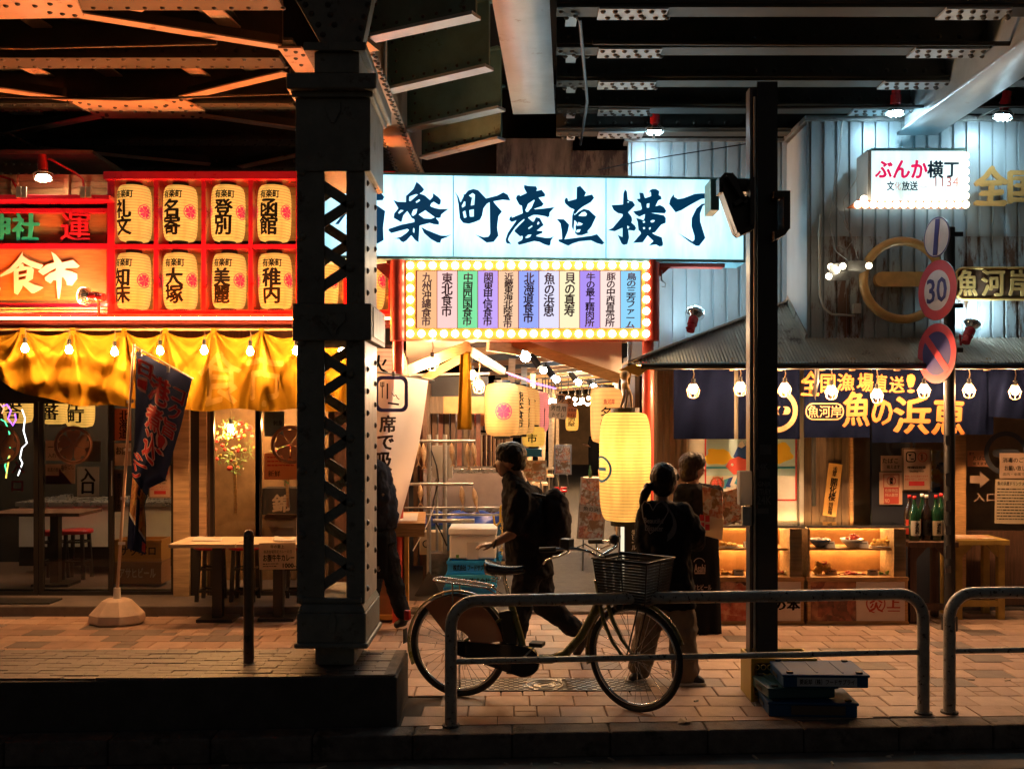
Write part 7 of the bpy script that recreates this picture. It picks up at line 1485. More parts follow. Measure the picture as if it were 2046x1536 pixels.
chs = (('日',.05,.30,.04,.12,.0),('一',.04,.22,.14,.17,0),('港',.28,.66,.085,.20,0),('煮',.26,.62,.215,.32,0),('込',.26,.60,.33,.44,0),('コ',.72,.95,.10,.155,0),('ク',.70,.93,.165,.22,0),('旨',.66,.92,.23,.30,0),('!',.62,.75,.31,.38,0),('シ',.05,.5,.46,.52,0),('ン',.05,.45,.53,.60,0))
b = MB(); 
for s_, u0, u1, v0, v1, _ in chs: fl2(u0, u1, v0, v1, s_, b, .075, .004)
b.build('white_outline', mat('flag_pink_white', (.75,.45,.38), .6), fg)
b = MB()
for s_, u0, u1, v0, v1, _ in chs: fl2(u0, u1, v0, v1, s_, b, .025, .008)
b.build('red_lettering', mat('flag_red', (.55,.02,.02), .6), fg)
b = MB(); n = 12; vs = [flag(.1+.85*i/n, .60+.035*math.sin(i/n*3.1))-Vector((0,.005,0)) for i in range(n+1)]+[flag(.05+.93*i/n, .80+.05*i/n)-Vector((0,.005,0)) for i in range(n+1)]
b.grid(lambda u, v: flag(.06+.9*u, .61+(.20+.06*u)*v)-Vector((0,.005,0)), 14, 10); b.build('printed_bowl', photo_mat('noodle_print', ((.5,.25,.05),(.75,.5,.15),(.35,.12,.03),(.7,.35,.1)), 16, .6), fg)
b = MB(); b.grid(lambda u, v: flag(.04+.92*u, .805+.055*u+.02*v)-Vector((0,.006,0)), 14, 1); b.build('bowl_rim', M_white, fg); b = MB(); b.grid(lambda u, v: flag(.8+.18*u, .90+.08*v)-Vector((0,.006,0)), 4, 4); b.build('red_seal', M_redink, fg)
for (x, y) in ((270,708),(262,802),(256,898),(250,995),(245,1085)): MB().bp(x-9,y-3,x+5,y+3,FGY-.03,.006).build('pole_loop', M_white, fg)
for (x, y) in ((277,703),(333,736)): MB().bp(x,y-4,x+6,y+8,FGY-.10,.006).build('rod_tab', M_white, fg)
# ------------------------------------------------------------------ bicycle
BX, BYY = -.368, 6.85; ang = math.atan2(-.36, 1.168); WB = 1.222
BM = Matrix.Translation((BX,BYY,0))@Matrix.Rotation(ang,4,'Z')
bk = thing('bicycle', (BX,BYY,0), 'olive step-through bicycle with front basket and rear rack parked behind the guard rail', 'bicycle')
olive = mat('olive_paint', (.10,.10,.015), .28, var=.15, coat=.5); chrome = mat('chrome', (.6,.6,.6), .18, metal=1)
def bb_(nm, mb, m, par=None, **k): mb.xf(BM); return mb.build(nm, m, par or bk, **k)
def wheel(nm, M, r=.352):
    b = MB(); b.ring((0,0,0), r-.018, .019, 56, 10, axis=(0,1,0)); b.xf(M); o = b.build('tyre', M_rub, bk)
    b = MB(); b.ring((0,0,0), r-.043, .011, 56, 8, axis=(0,1,0)); b.xf(M); b.build('rim', chrome, o)
    b = MB(); b.cyl((0,-.05,0),(0,.05,0),.02,n=12); b.cyl((0,-.035,0),(0,-.03,0),.032,n=14); b.cyl((0,.03,0),(0,.035,0),.032,n=14); b.xf(M); b.build('hub', chrome, o)
    b = MB()
    for i in range(32):
        a = 2*math.pi*i/32; s_ = -1 if i % 2 else 1; a2 = a+(.35 if i % 4 < 2 else -.35)
        b.cyl((math.cos(a2)*.03, s_*.03, math.sin(a2)*.03), (math.cos(a)*(r-.05), 0, math.sin(a)*(r-.05)), .0017, n=4, cap=False)
    b.xf(M); b.build('spokes', chrome, o, kind='stuff')
RW = BM@Matrix.Translation((0,0,.352)); steer = R(-21)
FWB = BM@Matrix.Translation((WB-.0,0,.352))@Matrix.Rotation(steer,4,'Z')
wheel('rear', RW); wheel('front', FWB)
def arcf(M, r, a0, a1, nm, wd=.052):
    b = MB(); n = 24
    for i in range(n+1):
        pass
    b.grid(lambda u, v: Vector(((r-.010*(2*v-1)**2)*math.cos(R(a0+(a1-a0)*u)), (v-.5)*wd, (r-.010*(2*v-1)**2)*math.sin(R(a0+(a1-a0)*u)))), n, 4); b.xf(M); b.build(nm, olive, bk, sol=.003)
arcf(RW, .378, 5, 205, 'rear_mudguard'); arcf(FWB, .378, 20, 195, 'front_mudguard')
# frame
def tb_(nm, pts, r, m=olive, n=10, par=None, **k): return bb_(nm, MB().tube(pts, r, n, **k), m, par)
BBx, BBz = .475, .30
tb_('down_tube', [(BBx,0,BBz),(.56,0,.292),(.66,0,.30),(.76,0,.345),(.86,0,.46),(.95,0,.62),(1.005,0,.745)], .030)
tb_('seat_tube', [(BBx,0,BBz),(.455,0,.40),(.40,0,.58),(.375,0,.66)], .024); tb_('seat_post', [(.385,0,.62),(.335,0,.80),(.325,0,.86)], .014, chrome)
for s_ in (-1,1):
    tb_('chain_stay', [(BBx-.02,.03*s_,BBz),(.25,.045*s_,.32),(0,.06*s_,.352)], .011); tb_('seat_stay', [(.395,.02*s_,.60),(.2,.05*s_,.48),(0,.06*s_,.352)], .010)
tb_('head_tube', [(1.005,0,.70),(.975,0,.845)], .026)
# fork and front end in the steered frame
FM = BM@Matrix.Translation((1.02,0,0))@Matrix.Rotation(steer,4,'Z'); fx = WB-1.02
def ff_(nm, mb, m, **k): mb.xf(FM); return mb.build(nm, m, bk, **k)
for s_ in (-1,1): ff_('fork_blade', MB().tube([(0,.045*s_,.68),(.03,.05*s_,.58),(.10,.055*s_,.46),(fx,.055*s_,.352)], [.015,.014,.012,.010], 8), olive)
ff_('fork_crown', MB().tube([(0,-.05,.69),(-.01,0,.705),(0,.05,.69)], .018, 8), olive)
ff_('stem', MB().tube([(-.04,0,.84),(-.062,0,.96),(-.03,0,1.0)], .014, 8), chrome)
ff_('handlebar', MB().tube([(-.03,0,1.0),(-.03,-.06,1.01),(-.01,-.16,1.05),(-.06,-.24,1.07),(-.20,-.28,1.06),(-.29,-.29,1.05)], .011, 8), chrome)
ff_('handlebar', MB().tube([(-.03,0,1.0),(-.03,.06,1.01),(-.01,.16,1.05),(-.06,.24,1.07),(-.20,.28,1.06),(-.29,.29,1.05)], .011, 8), chrome)
for s_ in (-1,1):
    ff_('grip', MB().tube([(-.19,.28*s_,1.06),(-.31,.292*s_,1.048)], .018, 10), M_rub); ff_('brake_lever', MB().tube([(-.11,.25*s_,1.045),(-.19,.26*s_,1.01),(-.27,.27*s_,.985),(-.30,.27*s_,.955)], .006, 6), chrome)
ff_('display_unit', MB().box(-.17,-.10,-.27,-.20,1.06,1.13), M_blk, bev=.006); ff_('bell', MB().ball((-.05,.2,1.09), .035, 12, 8), M_blk)
ff_('brake_cable', MB().tube([(-.12,-.25,1.05),(-.02,-.2,1.10),(.06,-.08,1.02),(.03,0,.85),(.02,0,.72)], .004, 5), M_rub); ff_('brake_cable', MB().tube([(-.12,.25,1.05),(-.0,.2,1.12),(.08,.05,1.0),(.02,.02,.80),(-.05,.02,.70)], .004, 5), M_rub)
# basket
bm = MB(); n = 15; z0, z1 = .74, 1.0
for k in range(n):
    z = z0+(z1-z0)*k/(n-1); e = .03*k/(n-1); P = [(.055-e,-.14-e,z),(.39+e,-.14-e,z),(.39+e,.14+e,z),(.055-e,.14+e,z)]
    for i in range(4): bm.bar(P[i], P[(i+1)%4], .006, .0145)
ff_('basket_slats', bm, M_blk, kind='stuff'); bm = MB()
for k in range(2):
    z, e, r_ = ((z1+.01, .035, .007), (z0, 0, .005))[k]; bm.tube([(.055-e,-.14-e,z),(.39+e,-.14-e,z),(.39+e,.14+e,z),(.055-e,.14+e,z)], r_, 6, closed=True)
for (x_, y_) in ((.055,-.14),(.39,-.14),(.39,.14),(.055,.14),(.23,-.14),(.23,.14),(.39,0)): bm.cyl((x_,y_,z0),(x_+(.03 if x_ > .3 else (-.03 if x_ < .1 else 0)),y_+(.03 if y_ > 0 else -.03 if y_ < 0 else 0),z1), .005, n=6)
for i in range(7): bm.bar((.07+i*.05,-.15,z0), (.07+i*.05,.15,z0), .01, .005)
ff_('basket_frame', bm, M_blk); ff_('basket_bracket', MB().tube([(.0,0,.86),(.05,0,.80)], .012, 6).tube([(.30,.06,.735),(fx,.06,.36)], .005, 5).tube([(.30,-.06,.735),(fx,-.06,.36)], .005, 5), M_blk)
ff_('headlight', MB().lathe([(.015,-.02),(.032,0),(.034,.03),(1e-4,.036)], (.1,0,.69), 14, axis=(1,0,0)), M_blk)
# saddle
sd_ = MB(); n = 12; m_ = 14; vs = []
for i in range(n+1):
    t = i/n; x = .20+.275*t; hw = .085*(1-t)**.9*math.sqrt(min(1,(t+.02)*9))+.018*math.sqrt(max(0,1-t**6)) ; hgt = .058*(1-t*.3); zc = .895+.02*(1-t)**2-.012*math.sin(t*3.1)
    for k in range(m_): a = 2*math.pi*k/m_; vs.append((x, hw*math.cos(a), zc+(hgt*.55*math.sin(a) if math.sin(a) > 0 else hgt*1.3*math.sin(a)*(1-.5*t))))
sd_.add(vs, [(i*m_+k,i*m_+(k+1)%m_,(i+1)*m_+(k+1)%m_,(i+1)*m_+k) for i in range(n) for k in range(m_)]+[tuple(range(m_)),tuple(range(n*m_,(n+1)*m_))[::-1]], True)
bb_('saddle', sd_, mat('saddle_vinyl', (.02,.018,.018), .22, coat=.4), sub=1)
for s_ in (-1,1):
    b = MB(); 
    b.tube([(.27+.018*math.cos(t*1.2), .045*s_+.018*math.sin(t*1.2), .80+.0035*t) for t in range(17)], .004, 5); bb_('saddle_spring', b, chrome)
# rack
b = MB(); zr = .79
b.tube([(-.18,.0,zr+.01),(-.16,-.06,zr+.01),(-.08,-.075,zr),(.18,-.07,zr-.02),(.24,-.05,zr-.03),(.24,.05,zr-.03),(.18,.07,zr-.02),(-.08,.075,zr),(-.16,.06,zr+.01)], .007, 6, closed=True)
for y_ in (-.03,.03): b.tube([(-.10,y_,zr),(.24,y_,zr-.03)], .005, 5)
for x_ in (-.08,.10): b.tube([(x_,-.07,zr),(x_,.07,zr)], .005, 5)
for s_ in (-1,1): b.tube([(-.02,.07*s_,zr-.005),(0,.075*s_,.36)], .006, 6); b.tube([(.22,.05*s_,zr-.03),(.38,.02*s_,.66)], .006, 6)
bb_('rear_rack', b, chrome)
bb_('tail_light', MB().box(-.40,-.36,-.02,.02,.50,.57), mat('red_reflector', (.6,.02,.02), .15, coat=.6), bev=.008); bb_('mudflap', MB().box(-.40,-.395,-.03,.03,.34,.44), M_rub)
b = MB(); b.add([( .378*.62*math.cos(R(a))*q, -.068, .352+.378*.62*math.sin(R(a))*q) for q in (.35,1.35) for a in range(20,126,7)], [(i,i+1,16+i,15+i) for i in range(0) ])
vs = []; aa = list(range(10,131,8))
for q in (.12,.345): vs += [(q*math.cos(R(a)), -.066, .352+q*math.sin(R(a))) for a in aa]
nn = len(aa); b = MB(); b.add(vs, [(i,i+1,nn+i+1,nn+i) for i in range(nn-1)]); bb_('dress_guard', b, mat('smoky_guard', (.35,.14,.07), .3, alpha=.85), sol=.003)
b = MB(); P = []
for i in range(17): t = math.pi/2+math.pi*i/16; P.append((.0+.045*math.cos(t), .352+.045*math.sin(t)))
for i in range(17): t = -math.pi/2+math.pi*i/16; P.append((BBx+.125*math.cos(t), .29+.105*math.sin(t)))
b.prism(P, -.085, -.055); bb_('chain_case', b, mat('gloss_black', (.012,.012,.014), .18, coat=.6), bev=.008)
bb_('motor_unit', MB().cyl((BBx,-.05,.28),(BBx,.06,.28),.085,n=20), M_blk); bb_('battery', MB().add([(.34,-.04,.40),(.43,-.04,.37),(.385,-.04,.62),(.30,-.04,.60),(.34,.04,.40),(.43,.04,.37),(.385,.04,.62),(.30,.04,.60)], [(0,1,2,3),(7,6,5,4),(0,4,5,1),(1,5,6,2),(2,6,7,3),(3,7,4,0)]), M_blk, bev=.01)
cr1, cr2 = (.60,.43), (.335,.165)
bb_('crank', MB().bar((BBx,-.095,BBz),(cr1[0],-.095,cr1[1]),.012,.024,up=(0,1,0)), chrome); bb_('crank', MB().bar((BBx,.075,BBz),(cr2[0]+.03,.075,cr2[1]),.012,.024,up=(0,1,0)), chrome)
bb_('pedal', MB().box(cr1[0]-.04,cr1[0]+.05,-.20,-.11,cr1[1]-.012,cr1[1]+.014), M_blk, bev=.004); bb_('pedal', MB().box(cr2[0]-.02,cr2[0]+.07,.09,.18,cr2[1]-.012,cr2[1]+.014), M_blk, bev=.004)
bb_('kickstand', MB().tube([(.0,.08,.33),(-.04,.12,.16),(-.05,.16,.012),(-.02,-.14,.012),(-.01,-.10,.2),(0,-.08,.33)], .009, 6), chrome)
# ------------------------------------------------------------------ people
FT = bpy.data.textures.new('folds', 'CLOUDS'); FT.noise_scale = .085; FT.noise_depth = 2
FT2 = bpy.data.textures.new('hair_locks', 'CLOUDS'); FT2.noise_scale = .022
def fuse(mb, nm, m, par, vox=.011, sm=5, **k):
    o = mb.build(nm, m, par, **k); r = o.modifiers.new('r', 'REMESH'); r.mode = 'VOXEL'; r.voxel_size = vox; r.use_smooth_shade = True
    s_ = o.modifiers.new('s', 'SMOOTH'); s_.iterations = sm; s_.factor = .5
    if nm in ('t_shirt','shirt','trousers','wide_trousers','backpack') or 'hair' in nm:
        q = o.modifiers.new('d', 'DISPLACE'); q.texture = FT2 if 'hair' in nm else FT; q.texture_coords = 'LOCAL'; q.strength = .012 if 'hair' in nm else .045; q.mid_level = .5
    return o
def loft(mb, rings, n=20):                             # horizontal-ish ellipses (centre, rx, ry, tilt about y)
    vs = []
    for c, rx, ry, ti in rings:
        for k in range(n):
            a = 2*math.pi*k/n; x, y = rx*math.cos(a), ry*math.sin(a); vs.append(Vector(c)+Vector((x*math.cos(ti), y, -x*math.sin(ti))))
    mb.add(vs, [(i*n+k,i*n+(k+1)%n,(i+1)*n+(k+1)%n,(i+1)*n+k) for i in range(len(rings)-1) for k in range(n)]+[tuple(range(n))[::-1],tuple(range((len(rings)-1)*n,len(rings)*n))], True); return mb
def limb(mb, pts, rs, n=12):
    P = []; Q = []
    for i in range(len(pts)-1):
        for j in range(4): f = j/4; P.append(Vector(pts[i]).lerp(Vector(pts[i+1]), f)); Q.append(rs[i]+(rs[i+1]-rs[i])*f)
    P.append(Vector(pts[-1])); Q.append(rs[-1]); mb.tube(P, Q, n); mb.ball(P[0], Q[0], 12, 8); mb.ball(P[-1], Q[-1]*.98, 12, 8)
    for i in range(1, len(pts)-1): mb.ball(pts[i], rs[i], 12, 8)
    return mb
def hand(mb, wr, dr, up, L=.17, curl=.5, thumb=1):
    wr = Vector(wr); dr = Vector(dr).normalized(); up = Vector(up); sd = dr.cross(up).normalized(); up = sd.cross(dr).normalized()
    pm = wr+dr*L*.30; 
    for j in (-1.2,-.4,.4,1.2): mb.tube([wr+sd*j*.008, pm+sd*j*.020*1.0+dr*.01], [.016,.013], 8); mb.ball(pm+sd*j*.020+dr*.01, .013, 8, 6)
    for j, fl_ in zip((-1.3,-.43,.43,1.3), (.82,.97,1.0,.75)):
        p0 = pm+sd*j*.019; l = L*.5*fl_; p1 = p0+dr*l*.42-up*l*.08*curl; p2 = p1+dr*l*.33-up*l*.30*curl; p3 = p2+dr*l*.18-up*l*.36*curl
        mb.tube([p0,p1,p2,p3], [.0095,.009,.008,.0065], 7); mb.ball(p3,.0065,7,5); mb.ball(p1,.009,7,5)
    t0 = wr+dr*L*.10+sd*thumb*.022; t1 = t0+sd*thumb*.028+dr*.030-up*.01; t2 = t1+dr*.032+sd*thumb*.004-up*.01; mb.tube([t0,t1,t2], [.012,.010,.007], 7); mb.ball(t2,.007,7,5)
def head(mb, c, r, face, tilt=0, h=None):               # skull, jaw, nose, ears, lips; face = unit vector
    c = Vector(c); f = Vector(face).normalized(); s_ = Vector((-f.y, f.x, 0)); u = Vector((0,0,1)); h = h or r*1.28
    mb.ball(c+u*r*.18-f*r*.12, r, 18, 12, sx=1, sy=1, sz=1.08); mb.ball(c+f*r*.30-u*r*.35, r*.72, 14, 10, sz=1.12); mb.ball(c+f*r*.52-u*r*.92, r*.34, 12, 8)
    mb.tube([c+f*r*.88+u*r*.12, c+f*r*1.05-u*r*.12, c+f*r*1.20-u*r*.30, c+f*r*.98-u*r*.38], [.10*r,.13*r,.17*r,.12*r], 7)
    mb.ball(c+f*r*.98-u*r*.58, r*.13, 8, 6); mb.ball(c+f*r*.95-u*r*.72, r*.13, 8, 6)
    for k in (-1,1): mb.ball(c+s_*k*r*.86-f*r*.08-u*r*.15, r*.20, 8, 6, sx=.7 if abs(f.x) > .6 else .45, sy=.7)
def eyes(c, r, face, par):
    c = Vector(c); f = Vector(face).normalized(); s_ = Vector((-f.y, f.x, 0)); b = MB()
    for k in (-1,1): b.ball(c+f*r*.86+s_*k*r*.34+Vector((0,0,r*.02)), r*.12, 8, 6)
    b.build('eyes', M_ink, par); b = MB()
    for k in (-1,1): b.bar(c+f*r*.97+s_*k*r*.18+Vector((0,0,r*.25)), c+f*r*.86+s_*k*r*.52+Vector((0,0,r*.25)), .006, .006)
    b.build('eyebrows', M_hair, par); b = MB(); b.ball(c+f*r*1.04-Vector((0,0,r*.64)), r*.10, 8, 5, sz=.5); b.build('mouth', mat('lips', (.35,.08,.06), .4), par)
def shoe(mb, heel, toe, wd=.045, h=.07):
    heel = Vector(heel); toe = Vector(toe); d = toe-heel
    mb.tube([heel+Vector((0,0,h*.62)), heel+d*.28+Vector((0,0,h*.72)), heel+d*.6+Vector((0,0,h*.5)), toe+Vector((0,0,h*.34))-d*.08], [wd*.9,wd*.95,wd,wd*.72], 12, ell=1); mb.ball(heel+Vector((0,0,h*.62)), wd*.9, 10, 7); mb.ball(toe+Vector((0,0,h*.34))-d*.08, wd*.72, 10, 7)
black_cl = mat('black_jersey', (.012,.012,.015), .85, spec=.08, bump=.3, bs=60); dark_tr = mat('dark_trousers', (.016,.017,.022), .85, spec=.08, bump=.3, bs=50); navy_cl = mat('navy_jersey', (.022,.026,.042), .85, spec=.08, bump=.3, bs=50)
beige_tr = mat('beige_trousers', (.20,.16,.12), .85, spec=.08, bump=.3, bs=40); apron_m = mat('apron_cloth', (.010,.011,.015), .8, spec=.08)
# --- walking man
P1 = 8.0
def J(x, y, d=0, Y=P1): v = w(x, y, Y); v.y += d; return v
wm = thing('person', (xw(1065,P1),P1,0), 'man in dark clothes with backpack striding left behind the bicycle, one hand forward', 'person')
hc = J(1017,917); fd = Vector((-.95,.15,-.2))
b = MB(); head(b, hc, .104, fd); limb(b, [J(1030,940),J(1046,985)], [.060,.07])
loft(b, [(J(1048,990),.10,.15,.5),(J(1060,1040),.14,.16,.4),(J(1064,1090),.13,.15,.2),(J(1064,1130),.14,.16,.1)])
limb(b, [J(1048,1002,-.16),J(1022,1060,-.22),J(988,1079,-.24)], [.052,.042,.027]); hand(b, J(986,1080,-.24), (-.95,-.1,.0), (0,-.3,1), curl=.55, thumb=-1)
limb(b, [J(1066,1002,.17),J(1092,1060,.20),J(1070,1105,.16)], [.052,.042,.027]); hand(b, J(1070,1105,.16), (-.2,0,-1), (1,0,0), curl=.6)
limb(b, [J(1058,1135,-.08),J(1040,1205,-.08),J(1030,1288,-.08)], [.085,.058,.04]); limb(b, [J(1070,1135,.08),J(1090,1210,.08),J(1152,1262,.08)], [.085,.058,.04])
fuse(b, 'body', M_skin, wm, .0065, 3)
b = MB(); b.ball(hc+Vector((.022,.0,.034)), .118, 18, 12, sx=1.05, sz=.92); b.ball(hc+Vector((.055,0,-.03)), .085, 12, 8); b.ball(hc+Vector((-.045,0,.065)), .066, 12, 8, sy=1.3); r_ = random.Random(4)
for i in range(50): a, q = r_.uniform(0,6.28), r_.uniform(0,1.3); e = Vector((math.cos(a)*math.sin(q), math.sin(a)*math.sin(q), math.cos(q))); p = hc+Vector((.022,0,.03))+Vector((e.x*.105,e.y*.1,e.z*.095)); b.tube([p-e*.01, p+e*.010+Vector((-.012,0,-.002))], [.012,.003], 5)
fuse(b, 'hair', M_hair, wm, .007, 2)
b = MB(); loft(b, [(J(1031,948),.078,.082,.4),(J(1035,955),.11,.125,.4),(J(1040,965),.15,.17,.4),(J(1044,982),.175,.205,.35),(J(1050,1035),.195,.215,.2),(J(1055,1090),.19,.20,.1),(J(1060,1145),.185,.195,.05)]); limb(b, [J(1042,992,-.15),J(1028,1046,-.20)], [.098,.082]); limb(b, [J(1066,992,.17),J(1086,1050,.20)], [.082,.072]); fuse(b, 't_shirt', black_cl, wm, .011, 4)
b = MB(); loft(b, [(J(1064,1118),.15,.175,.1),(J(1064,1150),.155,.175,.05)]); limb(b, [J(1054,1145,-.08),J(1040,1208,-.08),J(1031,1282,-.08)], [.118,.098,.072]); limb(b, [J(1072,1145,.08),J(1088,1208,.08),J(1148,1258,.08)], [.118,.10,.078]); fuse(b, 'trousers', dark_tr, wm, .012, 3)
b = MB(); shoe(b, J(1040,1300,-.08)*1, J(1000,1306,-.10)); b.xf(Matrix.Translation((0,0,-.02))); fuse(b, 'shoe', M_blk, wm, .009, 2); b2 = MB()
b2.tube([J(1166,1264,.08),J(1166,1284,.08),J(1156,1305,.08)], [.044,.048,.036], 12); b2.ball(J(1166,1264,.08),.044,10,7); b2.ball(J(1154,1307,.08),.036,10,7); fuse(b2, 'shoe', M_blk, wm, .009, 2)
b = MB(); b.ball(J(1108,1042,.02), .13, 20, 14, sx=1.05, sy=1.25, sz=2.1); b.ball(J(1102,1072,.02), .145, 16, 12, sx=1.05, sy=1.15, sz=1.0); b.ball(J(1100,1000,.02), .085, 14, 10, sy=1.4); fuse(b, 'backpack', mat('backpack_cloth', (.014,.012,.016), .8, spec=.08, bump=.4, bs=50), wm, .011, 4)
b = MB(); b.tube([J(1088,990,-.12),J(1062,984,-.16),J(1048,1005,-.17),J(1050,1050,-.17),J(1080,1085,-.12)], .017, 6); b.build('shoulder_strap', M_blk, wm); b = MB(); b.ring(J(990,1078,-.24), .032, .009, 16, 6, axis=(1,0,-.25)); b.build('wristwatch', M_blk, wm)
# --- woman seen from behind
P2 = 7.18
def K(x, y, d=0): return J(x, y, d, P2)
wa = thing('person', (xw(1335,P2),P2,0), 'woman with ponytail seen from behind, black shirt with winged heart print, beige trousers', 'person')
h2 = K(1330,958); f2 = Vector((.85,.5,.05))
b = MB(); head(b, h2, .090, f2); limb(b, [K(1322,985),K(1322,1012)], [.05,.058]); loft(b, [(K(1326,1012),.15,.08,0),(K(1328,1050),.15,.10,0),(K(1330,1110),.13,.10,0),(K(1333,1170),.15,.12,0)])
limb(b, [K(1294,1022,0),K(1290,1080,.02),K(1310,1130,-.10)], [.05,.04,.03]); limb(b, [K(1362,1022,0),K(1396,1072,.06),K(1385,1064,.30)], [.05,.04,.028]); hand(b, K(1385,1064,.30), (.1,.9,.1), (1,0,0), curl=.8)
limb(b, [K(1318,1170,.06),K(1300,1250,.06),K(1284,1335,.10)], [.08,.06,.04]); limb(b, [K(1350,1170,0),K(1362,1250,0),K(1368,1345,0)], [.08,.06,.04]); fuse(b, 'body', M_skin, wa, .011, 4)
b = MB(); b.ball(h2+Vector((-.018,-.012,.022)), .103, 20, 14, sx=.96, sz=1.02); b.ball(h2+Vector((-.022,-.018,-.045)), .082, 14, 10); b.tube([h2+Vector((.055,.02,.06)), h2+Vector((.092,.05,.02)), h2+Vector((.09,.06,-.02))], [.03,.022,.012], 8); b.ball(K(1293,973,-.03), .034, 12, 8); b.tube([K(1295,973,-.04),K(1287,985,-.05),K(1282,1000,-.05),K(1280,1020,-.05)], [.03,.035,.028,.010], 10); fuse(b, 'hair', M_hair, wa, .008, 3)
b = MB(); b.ring(K(1294,974,-.03), .026, .014, 14, 7, axis=(1,0,.3)); b.build('scrunchie', black_cl, wa)
b = MB(); loft(b, [(K(1322,1000),.07,.06,0),(K(1326,1012),.16,.10,0),(K(1328,1035),.195,.13,0),(K(1330,1100),.18,.15,0),(K(1334,1160),.185,.16,0),(K(1340,1212),.19,.16,0)]); limb(b, [K(1296,1026,0),K(1290,1075,.02),K(1296,1100,-.02)], [.085,.085,.08]); limb(b, [K(1360,1026,0),K(1388,1068,.04),K(1392,1082,.10)], [.09,.092,.085]); fuse(b, 'shirt', black_cl, wa, .012, 5)
b = MB(); loft(b, [(K(1334,1165),.15,.13,0),(K(1336,1200),.165,.14,0)]); limb(b, [K(1312,1195,.05),K(1297,1260,.06),K(1283,1336,.10)], [.10,.098,.092]); limb(b, [K(1356,1195,0),K(1364,1260,0),K(1369,1344,0)], [.11,.105,.10]); fuse(b, 'wide_trousers', beige_tr, wa, .013, 4)
for q_ in (((K(1292,1350,.10)[0],P2+.12,.0), (K(1262,1350,.1)[0],P2+.02,.0), .045), ((K(1364,1364)[0],P2+.04,0), (K(1400,1364)[0],P2-.05,0), .048)): b = MB(); shoe(b, *q_); fuse(b, 'sneaker', mat('sneaker_dark', (.03,.028,.03), .6), wa, .010, 2)
b = MB(); b.box(K(1250,0)[0],K(1290,0)[0],P2+.0,P2+.13,0,.022).box(K(1352,0)[0],K(1406,0)[0],P2-.09,P2+.07,0,.022); b.build('soles', M_paper, wa, bev=.008, kind='stuff')
# print on the back: heart outline, wing, gothic words, laid over the shirt surface
def bkp(px, py): u = (px-1330)/52; return K(px, py, -(.150*math.sqrt(max(0,1-u*u*.8)))-.012)
pr_ = mat('dim_print', (.16,.15,.16), .7); b = MB()
hpts = [(1299,1016),(1293,1003),(1284,998),(1279,1008),(1281,1030),(1287,1048),(1294,1062),(1305,1052),(1318,1036),(1328,1018),(1326,1004),(1316,997),(1306,1003),(1299,1016)]
ink_line(b, hpts, 1.0, bkp); b.build('heart_print', pr_, wa)
b = MB(); rr = random.Random(2)
for i in range(26):
    t = i/25; x0, y0 = 1316+22*math.sin(t*2.6), 1000+t*62; L = 10+10*math.sin(t*3); x1, y1 = x0+L*(.8-t*.9), y0+L*(.5+t*.7); ink_line(b, [(x0,y0),((x0+x1)/2+1,(y0+y1)/2-1),(x1,y1)], 1.1, bkp)
b.build('wing_print', mat('dim_print2', (.09,.085,.09), .7), wa, kind='stuff')
b = MB(); lett(b,'Beautiful',1283,1318,-1041,-1031,0,bold=.03,wrap=lambda u,z: bkp(u,-z)+Vector((0,-.004,0)),maxe=8); lett(b,'Disaster',1285,1318,-1056,-1045,0,bold=.03,wrap=lambda u,z: bkp(u,-z)+Vector((0,-.004,0)),maxe=8); b.build('printed_words', pr_, wa)
# --- waitress with menus
P3 = 9.0
def Q3(x, y, d=0): return J(x, y, d, P3)
wb = thing('person', (xw(1395,P3),P3,0), 'woman with bobbed hair and long black apron holding out an open photo menu', 'person')
h3 = Q3(1384,932); f3 = Vector((.85,-.45,.0))
b = MB(); head(b, h3, .092, f3); limb(b, [Q3(1384,955),Q3(1386,975)], [.05,.055]); loft(b, [(Q3(1386,975),.15,.09,0),(Q3(1388,1010),.15,.11,0),(Q3(1392,1070),.13,.10,0),(Q3(1396,1120),.15,.12,0)])
limb(b, [Q3(1414,984,0),Q3(1440,1010,-.06),Q3(1446,1034,-.20)], [.05,.04,.027]); hand(b, Q3(1446,1036,-.20), (.75,-.5,.1), (0,-.2,1), curl=.6, thumb=1); limb(b, [Q3(1360,984,0),Q3(1356,1030,-.05),Q3(1392,1050,-.22)], [.05,.04,.027]); hand(b, Q3(1392,1050,-.22), (.8,-.3,0), (0,0,1), curl=.8)
limb(b, [Q3(1380,1120,0),Q3(1380,1190,0),Q3(1382,1240,0)], [.08,.055,.04]); limb(b, [Q3(1406,1120,0),Q3(1408,1190,0),Q3(1410,1240,0)], [.08,.055,.04]); fuse(b, 'body', M_skin, wb, .010, 3)
eyes(h3, .092, f3, wb)
b = MB(); b.ball(h3+Vector((-.016,.010,.024)), .114, 22, 14, sz=.98); b.ball(h3+Vector((-.030,.004,-.048)), .100, 18, 12, sz=.95); b.ball(h3+Vector((.030,-.022,.050)), .086, 16, 12); fuse(b, 'bobbed_hair', mat('dark_brown_hair', (.016,.008,.006), .5, spec=.25, bump=.9, bs=45, aniso=(1,1,.25)), wb, .006, 2)
b = MB(); loft(b, [(Q3(1386,965),.065,.06,0),(Q3(1387,976),.16,.105,0),(Q3(1388,1005),.185,.13,0),(Q3(1390,1070),.165,.14,0),(Q3(1394,1120),.17,.145,0)]); limb(b, [Q3(1408,982,0),Q3(1430,982,-.06)], [.075,.065]); limb(b, [Q3(1362,984,0),Q3(1356,1022,-.04)], [.075,.07]); fuse(b, 't_shirt', black_cl, wb, .011, 4)
